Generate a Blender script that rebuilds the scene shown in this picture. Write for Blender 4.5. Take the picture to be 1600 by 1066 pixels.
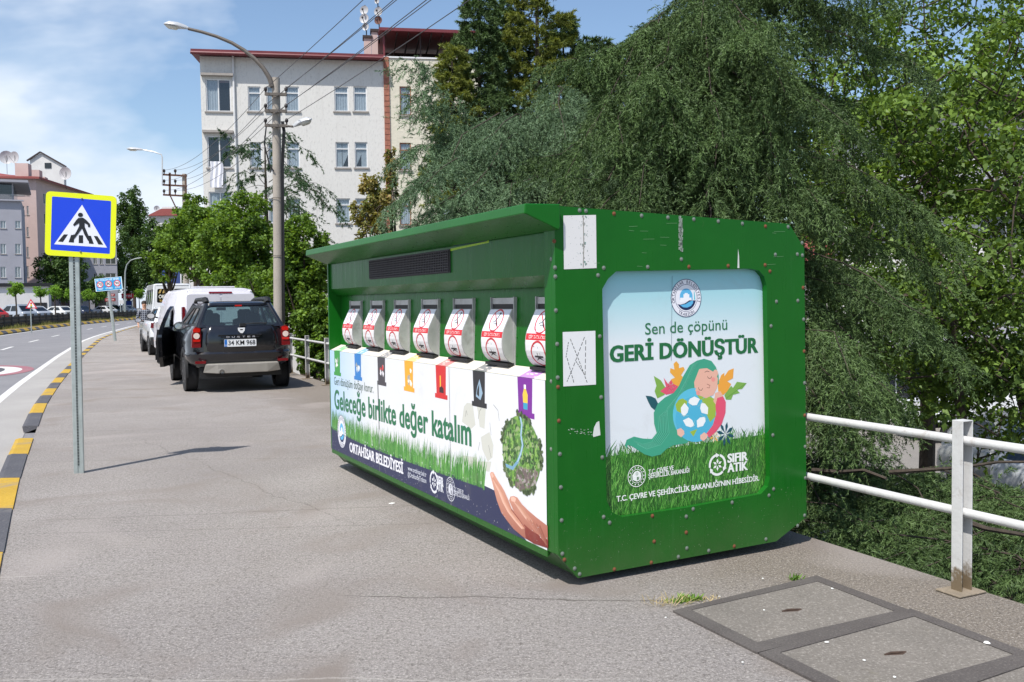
import bpy, math, random
import numpy as np
from mathutils import Vector, Matrix, geometry
R=math.radians; PI=math.pi
random.seed(7)
for o in list(bpy.data.objects): bpy.data.objects.remove(o)
sc=bpy.context.scene
C=sc.collection
# ------------------------------------------------------------------ camera
FPX,PITCH,ROLL,CH=1429.9,.043,.014,1.65
cam=bpy.data.cameras.new('camera'); camo=bpy.data.objects.new('camera',cam); C.objects.link(camo)
cam.sensor_width=36; cam.lens=FPX/1600*36; cam.clip_end=3000; cam.clip_start=.05
R0=Vector((1,0,0)); U0=Vector((0,math.sin(PITCH),math.cos(PITCH))); F0=Vector((0,math.cos(PITCH),-math.sin(PITCH)))
cr,sr=math.cos(ROLL),math.sin(ROLL)
RX=R0*cr-U0*sr; UX=R0*sr+U0*cr
camo.matrix_world=Matrix(((RX.x,UX.x,-F0.x,0),(RX.y,UX.y,-F0.y,0),(RX.z,UX.z,-F0.z,CH),(0,0,0,1)))
sc.camera=camo
sc.view_settings.view_transform='Standard'; sc.view_settings.look='None'; sc.view_settings.gamma=1
sc.view_settings.exposure=0.28
# ------------------------------------------------------------------ sun and sky
LD=Vector((.84,1.58,-2.8)).normalized()
sun=bpy.data.lights.new('sun','SUN'); sun.energy=4.6; sun.angle=R(.5); sun.color=(1,.955,.89)
so=bpy.data.objects.new('sun',sun); C.objects.link(so); so.rotation_euler=LD.to_track_quat('-Z','Y').to_euler()
w=bpy.data.worlds.new('World'); sc.world=w; w.use_nodes=True; nt=w.node_tree; nt.nodes.clear()
def nn(nt,t,**k):
    n=nt.nodes.new(t)
    for a,b in k.items(): setattr(n,a,b)
    return n
def mth(nt,op,a,b=None,c=None,clamp=False):
    n=nn(nt,'ShaderNodeMath',operation=op,use_clamp=clamp)
    for i,v in enumerate((a,b,c)):
        if v is None: continue
        if isinstance(v,(int,float)): n.inputs[i].default_value=v
        else: nt.links.new(v,n.inputs[i])
    return n.outputs[0]
def mixc(nt,f,a,b,mode='MIX'):
    n=nn(nt,'ShaderNodeMix',data_type='RGBA',blend_type=mode)
    for s,v in ((n.inputs[0],f),(n.inputs[6],a),(n.inputs[7],b)):
        if isinstance(v,(int,float)): s.default_value=v
        elif isinstance(v,tuple): s.default_value=(*v[:3],1)
        else: nt.links.new(v,s)
    return n.outputs[2]
def noise(nt,vec,scale,detail=3,rough=.55,dist=0):
    n=nn(nt,'ShaderNodeTexNoise'); n.inputs['Scale'].default_value=scale; n.inputs['Detail'].default_value=detail
    n.inputs['Roughness'].default_value=rough; n.inputs['Distortion'].default_value=dist
    if vec is not None: nt.links.new(vec,n.inputs['Vector'])
    return n.outputs['Fac']
def ramp(nt,f,stops):
    n=nn(nt,'ShaderNodeValToRGB'); e=n.color_ramp.elements
    while len(e)<len(stops): e.new(.5)
    for i,(p,c) in enumerate(stops):
        e[i].position=p; e[i].color=(*c,1) if isinstance(c,tuple) else (c,c,c,1)
    nt.links.new(f,n.inputs[0]); return n.outputs[0]
sky=nn(nt,'ShaderNodeTexSky',sky_type='NISHITA',sun_disc=False)
sky.sun_elevation=R(57.4); sky.sun_rotation=math.atan2(-LD.x,-LD.y); sky.air_density=1.1; sky.dust_density=.8; sky.ozone_density=2.2
tc=nn(nt,'ShaderNodeTexCoord'); sep=nn(nt,'ShaderNodeSeparateXYZ'); nt.links.new(tc.outputs['Generated'],sep.inputs[0])
yy=mth(nt,'MAXIMUM',sep.outputs[1],.15)
A=mth(nt,'DIVIDE',sep.outputs[0],yy); E_=mth(nt,'DIVIDE',sep.outputs[2],yy)
cmb=nn(nt,'ShaderNodeCombineXYZ'); nt.links.new(A,cmb.inputs[0]); nt.links.new(mth(nt,'MULTIPLY',E_,2.2),cmb.inputs[1])
n1=noise(nt,cmb.outputs[0],3.2,5,.52,.1); n2=noise(nt,cmb.outputs[0],7,4,.5,.1)
m=mth(nt,'SUBTRACT',mth(nt,'MULTIPLY',A,-2.6),mth(nt,'MULTIPLY',E_,2.2))
m=mth(nt,'ADD',m,mth(nt,'MULTIPLY',mth(nt,'SUBTRACT',n1,.5),2.9))
m=mth(nt,'ADD',m,mth(nt,'MULTIPLY',mth(nt,'SUBTRACT',n2,.5),.8))
m=mth(nt,'SUBTRACT',m,.22)
cf=mth(nt,'SMOOTH_MIN',mth(nt,'MAXIMUM',mth(nt,'MULTIPLY',m,1.3),0.0),.93,.1)
ccol=mixc(nt,mth(nt,'MULTIPLY',mth(nt,'SUBTRACT',n2,.35),2.2,clamp=True),(5.0,5.9,7.1),(7.4,7.7,8.3))
base=mixc(nt,1.0,sky.outputs[0],(1.05,1.07,1.10),'MULTIPLY')
skc=mixc(nt,cf,base,ccol)
bg=nn(nt,'ShaderNodeBackground'); bg.inputs[1].default_value=.118
nt.links.new(skc,bg.inputs[0]); wo=nn(nt,'ShaderNodeOutputWorld'); nt.links.new(bg.outputs[0],wo.inputs[0])

# ------------------------------------------------------------------ helpers
def ray(px,py):
    X,Y=px-800,py-533
    x=(X*cr-Y*sr)/FPX; u=-(X*sr+Y*cr)/FPX
    return R0*x+U0*u+F0
def at(px,py,Y):            # point on the pixel's ray at world depth Y
    d=ray(px,py); t=Y/d.y; return Vector((d.x*t,Y,CH+d.z*t))
def gr(px,py,z=0):
    d=ray(px,py); t=(z-CH)/d.z; return Vector((d.x*t,d.y*t,z))
def s2l(c):
    return tuple(((v/255)/12.92 if v/255<=.04045 else ((v/255+.055)/1.055)**2.4) for v in c)
def tag(o,label=None,cat=None,group=None,kind=None):
    if label: o['label']=label
    if cat: o['category']=cat
    if group: o['group']=group
    if kind: o['kind']=kind
    return o
def thing(name,label,cat,loc=(0,0,0),rz=0,group=None,parent=None):
    o=bpy.data.objects.new(name,None); C.objects.link(o); o.location=loc; o.rotation_euler=(0,0,rz)
    o.empty_display_size=.2
    return tag(o,label,cat,group)
def mobj(name,me,parent=None,mats=()):
    o=bpy.data.objects.new(name,me); C.objects.link(o)
    if parent: o.parent=parent
    for m in mats: me.materials.append(m)
    return o
class MB:
    def __init__(s): s.v=[];s.f=[];s.m=[];s.c=[]
    def add(s,vs,fs,mi=0,col=None):
        b=len(s.v); s.v+= [tuple(v) for v in vs]
        for f in fs:
            s.f.append(tuple(i+b for i in f)); s.m.append(mi); s.c.append(col)
        return s
    def box(s,a,b,mi=0,M=None):
        (x0,y0,z0),(x1,y1,z1)=a,b
        v=[Vector(p) for p in ((x0,y0,z0),(x1,y0,z0),(x1,y1,z0),(x0,y1,z0),(x0,y0,z1),(x1,y0,z1),(x1,y1,z1),(x0,y1,z1))]
        if M: v=[M@p for p in v]
        return s.add(v,[(0,3,2,1),(4,5,6,7),(0,1,5,4),(1,2,6,5),(2,3,7,6),(3,0,4,7)],mi)
    def bar(s,p,q,w,h,mi=0,up=(0,0,1)):      # rectangular bar from p to q
        p,q=Vector(p),Vector(q); d=(q-p).normalized(); u=Vector(up)
        if abs(d.dot(u))>.98: u=Vector((0,1,0))
        x=d.cross(u).normalized(); y=x.cross(d)
        v=[]
        for c in (p,q):
            for a,b in ((-1,-1),(1,-1),(1,1),(-1,1)): v.append(c+x*a*w/2+y*b*h/2)
        return s.add(v,[(0,1,2,3)[::-1],(4,5,6,7),(0,1,5,4),(1,2,6,5),(2,3,7,6),(3,0,4,7)],mi)
    def tube(s,pts,r,n=8,mi=0,cap=True):
        pts=[Vector(p) for p in pts]; k=len(pts)
        rs=r if isinstance(r,(list,tuple)) else [r]*k
        vs=[];prev=None
        for i,p in enumerate(pts):
            d=(pts[min(i+1,k-1)]-pts[max(i-1,0)])
            d=d.normalized() if d.length>1e-9 else Vector((0,0,1))
            if prev is None:
                u=Vector((0,0,1)) if abs(d.z)<.9 else Vector((1,0,0)); x=d.cross(u).normalized()
            else: x=(prev-d*prev.dot(d)).normalized()
            prev=x; y=d.cross(x)
            for j in range(n):
                a=2*PI*j/n; vs.append(p+(x*math.cos(a)+y*math.sin(a))*rs[i])
        fs=[(i*n+j,i*n+(j+1)%n,(i+1)*n+(j+1)%n,(i+1)*n+j) for i in range(k-1) for j in range(n)]
        if cap: fs+=[tuple(range(n))[::-1],tuple((k-1)*n+j for j in range(n))]
        return s.add(vs,fs,mi)
    def loft(s,rings,mi=0,capa=True,capb=True,closed=True):
        n=len(rings[0]); vs=[p for r in rings for p in r]; fs=[]
        for i in range(len(rings)-1):
            for j in range(n if closed else n-1):
                fs.append((i*n+j,i*n+(j+1)%n,(i+1)*n+(j+1)%n,(i+1)*n+j))
        if capa: fs.append(tuple(range(n))[::-1])
        if capb: fs.append(tuple((len(rings)-1)*n+j for j in range(n)))
        return s.add(vs,fs,mi)
    def prism(s,prof,y0,y1,mi=0,ax='y'):     # profile of (a,b) pairs swept along y (a=x,b=z) or along z / x
        f={'y':lambda a,b,t:(a,t,b),'z':lambda a,b,t:(a,b,t),'x':lambda a,b,t:(t,a,b)}[ax]
        n=len(prof)
        return s.add([f(a,b,y0) for a,b in prof]+[f(a,b,y1) for a,b in prof],
            [tuple(range(n)),tuple(range(n,2*n))[::-1]]+[(i,i+n,(i+1)%n+n,(i+1)%n) for i in range(n)],mi)
    def ball(s,c,r,n=8,m=6,mi=0):
        rx,ry,rz=r if isinstance(r,(tuple,list)) else (r,r,r); rings=[]
        for i in range(m+1):
            t=PI*i/m; t=min(max(t,.06),PI-.06)
            rings.append([(c[0]+rx*math.sin(t)*math.cos(2*PI*j/n),c[1]+ry*math.sin(t)*math.sin(2*PI*j/n),c[2]-rz*math.cos(t)) for j in range(n)])
        return s.loft(rings,mi)
    def plate(s,outer,holes=(),T=None,th=.02,mi=0):   # flat plate with holes in (u,v); T maps (u,v,w)->xyz, w=0 front, w=th back
        vs,loops=[],[]
        for L in [outer]+list(holes):
            b=len(vs); vs+=[Vector((p[0],p[1])) for p in L]; loops.append([b+i for i in range(len(L))])
        ed=[(L[i],L[(i+1)%len(L)]) for L in loops for i in range(len(L))]
        r=geometry.delaunay_2d_cdt(vs,ed,[],0,1e-7)
        ov=r[0]; tf=[]
        def inside(L,x,y):
            c=False; k=len(L)
            for i in range(k):
                x0,y0=L[i][0],L[i][1]; x1,y1=L[(i+1)%k][0],L[(i+1)%k][1]
                if (y0>y)!=(y1>y) and x<(x1-x0)*(y-y0)/(y1-y0)+x0: c=not c
            return c
        for t in r[2]:
            x=sum(ov[i].x for i in t)/len(t); y=sum(ov[i].y for i in t)/len(t)
            if inside(outer,x,y) and not any(inside(h,x,y) for h in holes): tf.append(t)
        T=T or (lambda u,v,w:(u,w,v))
        n=len(ov)
        s.add([T(p.x,p.y,0) for p in ov]+[T(p.x,p.y,th) for p in ov],[tuple(t) for t in tf]+[tuple(i+n for i in t)[::-1] for t in tf],mi)
        for L in [outer]+list(holes):
            k=len(L); s.add([T(p[0],p[1],0) for p in L]+[T(p[0],p[1],th) for p in L],[(i,(i+1)%k,(i+1)%k+k,i+k) for i in range(k)],mi)
        return s
    def build(s,name,mat,parent=None,smooth=False,bevel=0,loc=None,fix=True,auto=None):
        me=bpy.data.meshes.new(name); me.from_pydata(s.v,[],s.f)
        mats=mat if isinstance(mat,(list,tuple)) else [mat]
        for m in mats: me.materials.append(m)
        if len(mats)>1: me.polygons.foreach_set('material_index',s.m)
        if any(c is not None for c in s.c):
            ca=me.color_attributes.new('col','FLOAT_COLOR','CORNER'); buf=[]
            for f,c in zip(s.f,s.c):
                if c is None: c=(.5,.5,.5)
                if isinstance(c[0],(tuple,list)):
                    for q in c: buf+=[*q,1]
                else: buf+=[*c,1]*len(f)
            ca.data.foreach_set('color',buf)
        me.update()
        if fix:
            import bmesh
            bm=bmesh.new(); bm.from_mesh(me); bmesh.ops.recalc_face_normals(bm,faces=bm.faces); bm.to_mesh(me); bm.free()
        if smooth:
            me.polygons.foreach_set('use_smooth',[True]*len(me.polygons))
            me.set_sharp_from_angle(angle=auto if auto else R(38))
        o=mobj(name,me,parent)
        if loc: o.location=loc
        if bevel:
            b=o.modifiers.new('bevel','BEVEL'); b.width=bevel; b.segments=2; b.limit_method='ANGLE'; b.angle_limit=R(35)
        return o
def rrect(u0,u1,v0,v1,r,n=4):
    o=[]
    for cx,cy,a0 in ((u1-r,v1-r,0),(u0+r,v1-r,90),(u0+r,v0+r,180),(u1-r,v0+r,270)):
        for i in range(n+1):
            a=R(a0+90*i/n); o.append((cx+r*math.cos(a),cy+r*math.sin(a)))
    return o
def rect(u0,u1,v0,v1): return [(u0,v0),(u1,v0),(u1,v1),(u0,v1)]
def circ(cx,cy,r,n=20,ry=None,a0=0): return [(cx+r*math.cos(a0+2*PI*i/n),cy+(ry or r)*math.sin(a0+2*PI*i/n)) for i in range(n)]
def copy_tree(o,parent=None):
    c=o.copy(); C.objects.link(c); c.parent=parent
    for ch in o.children: copy_tree(ch,c)
    return c
# ---- materials
MC={}
def M(name,col,rough=.6,metal=0,var=.12,vs=6,bump=0,bs=60,coat=0,spec=.5,dirt=0,dcol=(90,80,68),streak=0,emit=0):
    if name in MC: return MC[name]
    m=bpy.data.materials.new(name); m.use_nodes=True; nt=m.node_tree; b=nt.nodes['Principled BSDF']
    tc=nn(nt,'ShaderNodeTexCoord').outputs['Object']
    c=s2l(col)
    dk=tuple(x*(1-var) for x in c); lt=tuple(min(1,x*(1+var)) for x in c)
    f=noise(nt,tc,vs,5,.6); out=mixc(nt,mth(nt,'MULTIPLY',mth(nt,'SUBTRACT',f,.3),2.5,clamp=True),dk,lt)
    if dirt:
        d=noise(nt,tc,vs*.7+1.3,8,.7,.5)
        d=mth(nt,'MULTIPLY',mth(nt,'SUBTRACT',d,.55),dirt*6,clamp=True)
        out=mixc(nt,d,out,s2l(dcol))
    if streak:
        mp=nn(nt,'ShaderNodeMapping'); mp.inputs['Scale'].default_value=(9,9,.6); nt.links.new(tc,mp.inputs[0])
        d=noise(nt,mp.outputs[0],2.2,5,.65); d=mth(nt,'MULTIPLY',mth(nt,'SUBTRACT',d,.52),streak*5,clamp=True)
        out=mixc(nt,d,out,s2l(dcol))
    nt.links.new(out,b.inputs['Base Color'])
    rf=mth(nt,'ADD',mth(nt,'MULTIPLY',mth(nt,'SUBTRACT',f,.5),.3),rough,clamp=True); nt.links.new(rf,b.inputs['Roughness'])
    b.inputs['Metallic'].default_value=metal; b.inputs['Coat Weight'].default_value=coat; b.inputs['Specular IOR Level'].default_value=spec
    if emit: b.inputs['Emission Color'].default_value=(*c,1); b.inputs['Emission Strength'].default_value=emit
    if bump:
        bn=nn(nt,'ShaderNodeBump'); bn.inputs['Strength'].default_value=bump; bn.inputs['Distance'].default_value=.02
        nt.links.new(noise(nt,tc,bs,4),bn.inputs['Height']); nt.links.new(bn.outputs[0],b.inputs['Normal'])
    MC[name]=m; return m
def print_mat(name='printed vinyl',rough=.42,dirt=.25,gain=1.0):
    if name in MC: return MC[name]
    m=bpy.data.materials.new(name); m.use_nodes=True; nt=m.node_tree; b=nt.nodes['Principled BSDF']
    a=nn(nt,'ShaderNodeAttribute',attribute_name='col'); tc=nn(nt,'ShaderNodeTexCoord').outputs['Object']
    d=noise(nt,tc,3.1,8,.72,.6); d=mth(nt,'MULTIPLY',mth(nt,'SUBTRACT',d,.56),dirt*3,clamp=True)
    c=mixc(nt,d,a.outputs['Color'],s2l((150,140,128)))
    nt.links.new(mixc(nt,1.0,c,(gain,gain,gain),'MULTIPLY'),b.inputs['Base Color']); b.inputs['Roughness'].default_value=rough
    MC[name]=m; return m
def glass_mat(name,col,rough=.03,trans=.55):
    if name in MC: return MC[name]
    m=bpy.data.materials.new(name); m.use_nodes=True; nt=m.node_tree; nt.nodes.clear()
    g=nn(nt,'ShaderNodeBsdfGlossy'); g.inputs['Roughness'].default_value=rough; g.inputs['Color'].default_value=(.9,.95,1,1)
    t=nn(nt,'ShaderNodeBsdfTransparent'); t.inputs['Color'].default_value=(*s2l(col),1)
    d=nn(nt,'ShaderNodeBsdfDiffuse'); d.inputs['Color'].default_value=(*[v*.15 for v in s2l(col)],1)
    x=nn(nt,'ShaderNodeMixShader'); x.inputs[0].default_value=trans; nt.links.new(d.outputs[0],x.inputs[1]); nt.links.new(t.outputs[0],x.inputs[2])
    fr=nn(nt,'ShaderNodeLayerWeight'); fc=mth(nt,'ADD',mth(nt,'MULTIPLY',mth(nt,'POWER',fr.outputs['Facing'],4),.7),.07)
    y=nn(nt,'ShaderNodeMixShader'); nt.links.new(fc,y.inputs[0]); nt.links.new(x.outputs[0],y.inputs[1]); nt.links.new(g.outputs[0],y.inputs[2])
    o=nn(nt,'ShaderNodeOutputMaterial'); nt.links.new(y.outputs[0],o.inputs[0]); MC[name]=m; return m
def leaf_mat(name,a,b,trans=.35,gloss=.025):
    if name in MC: return MC[name]
    m=bpy.data.materials.new(name); m.use_nodes=True; nt=m.node_tree; nt.nodes.clear()
    at_=nn(nt,'ShaderNodeAttribute',attribute_name='v')
    c=ramp(nt,at_.outputs['Fac'],[(0,tuple(a)),(1,tuple(b))])
    d=nn(nt,'ShaderNodeBsdfDiffuse'); t=nn(nt,'ShaderNodeBsdfTranslucent'); g=nn(nt,'ShaderNodeBsdfGlossy'); g.inputs['Roughness'].default_value=.55
    g.inputs['Color'].default_value=(.8,.85,.8,1)
    nt.links.new(c,d.inputs[0]); nt.links.new(mixc(nt,1.0,c,(1.35,1.25,.5),'MULTIPLY'),t.inputs[0])
    x=nn(nt,'ShaderNodeMixShader'); x.inputs[0].default_value=trans; nt.links.new(d.outputs[0],x.inputs[1]); nt.links.new(t.outputs[0],x.inputs[2])
    y=nn(nt,'ShaderNodeMixShader'); y.inputs[0].default_value=gloss; nt.links.new(x.outputs[0],y.inputs[1]); nt.links.new(g.outputs[0],y.inputs[2])
    o=nn(nt,'ShaderNodeOutputMaterial'); nt.links.new(y.outputs[0],o.inputs[0]); MC[name]=m; return m
# ---- lettering: every string is turned into a flat outline once
TXC={}
def txt(s,bold=.0,sp=1.0):
    k=(s,bold,sp)
    if k in TXC: return TXC[k]
    cu=bpy.data.curves.new('lettering','FONT'); cu.body=s; cu.offset=bold; cu.space_character=sp; cu.resolution_u=3
    o=bpy.data.objects.new('lettering',cu); C.objects.link(o); bpy.context.view_layer.update()
    me=bpy.data.meshes.new_from_object(o.evaluated_get(bpy.context.evaluated_depsgraph_get()))
    vs=[(v.co.x,v.co.y) for v in me.vertices]; fs=[tuple(p.vertices) for p in me.polygons]
    bpy.data.objects.remove(o); bpy.data.curves.remove(cu); bpy.data.meshes.remove(me)
    xs=[v[0] for v in vs]; TXC[k]=(vs,fs,min(xs),max(xs)); return TXC[k]
CAP=.66   # cap height of the built-in face, in em
class Art(MB):
    """flat printed artwork: (u,v) on a plane through T(u,v,w); each layer a hair in front of the last"""
    def __init__(s,T,step=.000016): super().__init__(); s.T=T; s.L=0; s.step=step
    def poly(s,pts,col,up=True):
        if up: s.L+=1
        c=s2l(col) if not isinstance(col[0],(tuple,list)) else tuple(s2l(q) for q in col)
        s.add([s.T(u,v,s.L*s.step) for u,v in pts],[tuple(range(len(pts)))],0,c); return s
    def stroke(s,pts,wd,col,up=True):
        if up: s.L+=1
        c=s2l(col)
        for i in range(len(pts)-1):
            p,q=Vector(pts[i]),Vector(pts[i+1]); d=(q-p)
            if d.length<1e-6: continue
            n=Vector((-d.y,d.x)).normalized()*wd/2; e=d.normalized()*wd*.25
            s.add([s.T(*a,s.L*s.step) for a in (p-n-e,q-n+e,q+n+e,p+n-e)],[(0,1,2,3)],0,c)
            s.L+=.02
        return s
    def ring(s,cx,cy,r0,r1,col,n=28,k=1,a0=0,a1=2*PI,up=True):
        if up: s.L+=1
        c=s2l(col)
        for i in range(n):
            a,b=a0+(a1-a0)*i/n,a0+(a1-a0)*(i+1)/n
            s.add([s.T(cx+r*k*math.cos(t),cy+r*math.sin(t),s.L*s.step) for r,t in ((r0,a),(r1,a),(r1,b),(r0,b))],[(0,1,2,3)],0,c)
        return s
    def text(s,st,L,Rr,cap,col,bold=.0,sp=1.0,dup=0,up=True):
        vs,fs,x0,x1=txt(st,bold,sp); s.L+=1 if up else 0
        L,Rr=Vector(L),Vector(Rr); d=(Rr-L); kx=1/(x1-x0); c=s2l(col)
        for q in range(1+dup):
            sh=(q-dup/2)*.028 if dup else 0
            s.add([s.T(L.x+d.x*(x-x0+sh)*kx,L.y+d.y*(x-x0+sh)*kx+y*cap/CAP,(s.L+q*.3)*s.step) for x,y in vs],fs,0,c)
        return s
    def arctext(s,st,cx,cy,r,cap,col,a_mid=90,span=150,inv=False,k=1,bold=.01):
        s.L+=1; c=s2l(col); n=len(st)
        for i,ch in enumerate(st):
            if ch==' ': continue
            vs,fs,x0,x1=txt(ch,bold); t=(i+.5)/n-.5
            a=R(a_mid-span*t) if not inv else R(a_mid+span*t)
            mx=(x0+x1)/2; sc_=cap/CAP; P=[]
            for x,y in vs:
                x=(x-mx)*sc_; y=y*sc_
                if not inv: px,py=math.cos(a)*(r+y)+math.sin(a)*x, math.sin(a)*(r+y)-math.cos(a)*x
                else: px,py=math.cos(a)*(r-y)-math.sin(a)*x, math.sin(a)*(r-y)+math.cos(a)*x
                P.append(s.T(cx+px*k,cy+py,s.L*s.step))
            s.add(P,fs,0,c)
        return s
# ---- fast leaf meshes
rng=np.random.default_rng(11)
def leafmesh(name,V,nper,val,mat,parent):
    """V: (n,nper,3) corner positions, one face per row"""
    n=V.shape[0]; me=bpy.data.meshes.new(name)
    me.vertices.add(n*nper); me.loops.add(n*nper); me.polygons.add(n)
    me.vertices.foreach_set('co',V.astype(np.float32).ravel())
    me.loops.foreach_set('vertex_index',np.arange(n*nper,dtype=np.int32))
    me.polygons.foreach_set('loop_start',np.arange(0,n*nper,nper,dtype=np.int32))
    me.polygons.foreach_set('loop_total',np.full(n,nper,dtype=np.int32))
    a=me.attributes.new('v','FLOAT','FACE'); a.data.foreach_set('value',np.clip(val,0,1).astype(np.float32))
    me.materials.append(mat); me.update(calc_edges=True); me.validate()
    return mobj(name,me,parent)
def unit(a): return a/np.maximum(np.linalg.norm(a,axis=-1,keepdims=True),1e-9)
def leaves(centers,spread,per,size,name,mat,parent,up=.35,seed=1,aspect=.62,vjit=.35,droop=.5):
    g=np.random.default_rng(seed); centers=np.asarray(centers,dtype=float); n=len(centers)*per
    c=np.repeat(centers,per,axis=0); vc=np.repeat(g.random(len(centers)),per)
    sp=np.repeat(np.asarray(spread,dtype=float).reshape(-1,3) if np.ndim(spread)>1 else np.tile(spread,(len(centers),1)),per,axis=0)
    d=unit(g.normal(size=(n,3)))*(g.random((n,1))**.45)
    p=c+d*sp
    D=unit(g.normal(size=(n,3))*np.array([1,1,.5])+np.array([0,0,-droop]))
    N=unit(g.normal(size=(n,3))+np.array([0,0,up*3])); Wd=unit(np.cross(D,N)); N=np.cross(Wd,D)
    L=size*(.6+.7*g.random((n,1))); W=L*aspect
    V=np.stack([p,p+D*L*.42+Wd*W/2+N*L*.08,p+D*L,p+D*L*.42-Wd*W/2+N*L*.08],axis=1)
    val=vc*.55+.45*g.random(n)*1.0
    return leafmesh(name,V,4,val,mat,parent)
# ------------------------------------------------------------------ layout curves
KERB=[(-8,3.56),(-5,2.07),(0,-.41),(6.23,-3.52),(8.86,-4.83),(11.46,-6.05),(15.55,-7.97),(20.9,-10.3),(32.7,-15.26),(47.6,-21.34),(55.2,-24.14),(62.2,-26.56),(80,-32.5),(100,-38.5),(130,-46),(200,-58)]
FARK=[(-14,-1.5),(-5,-6.5),(0,-9.3),(20,-18.2),(40,-26.4),(60,-33.6),(75.6,-38.7),(94,-44.0),(118,-49.6),(150,-56),(200,-64)]
EDGE=[(-12,10.6),(-6,7.82),(4.836,2.7),(6.27,2.02),(22.2,-5.3),(30,-8.9),(40,-13.3),(58,-20),(80,-28),(110,-36.5),(150,-44),(200,-52)]
def cv(K,y): return float(np.interp(y,[k[0] for k in K],[k[1] for k in K]))
def smooth(K,n=160):
    ys=np.linspace(K[0][0],K[-1][0],400); xs=np.interp(ys,[k[0] for k in K],[k[1] for k in K])
    ker=np.ones(5)/5; xp=np.pad(xs,2,'edge'); xs2=np.convolve(xp,ker,'valid'); xs2[:2]=xs[:2]; xs2[-2:]=xs[-2:]
    return list(zip(ys.tolist(),xs2.tolist()))
KERB=smooth(KERB); FARK=smooth(FARK)
YS=[-8+ .8*i for i in range(140)]+[104+6*i for i in range(17)]
def sheet(name,left,right,z,mat,ys=YS,kind='structure',th=0,z2=None):
    mb=MB()
    for a,b in zip(ys[:-1],ys[1:]):
        mb.add([(left(a),a,z),(right(a),a,z),(right(b),b,z),(left(b),b,z)],[(0,1,2,3)])
        if th: mb.add([(right(a),a,z),(right(a),a,z-th),(right(b),b,z-th),(right(b),b,z)],[(0,1,2,3)])
    return tag(mb.build(name,mat),kind=kind)
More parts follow.
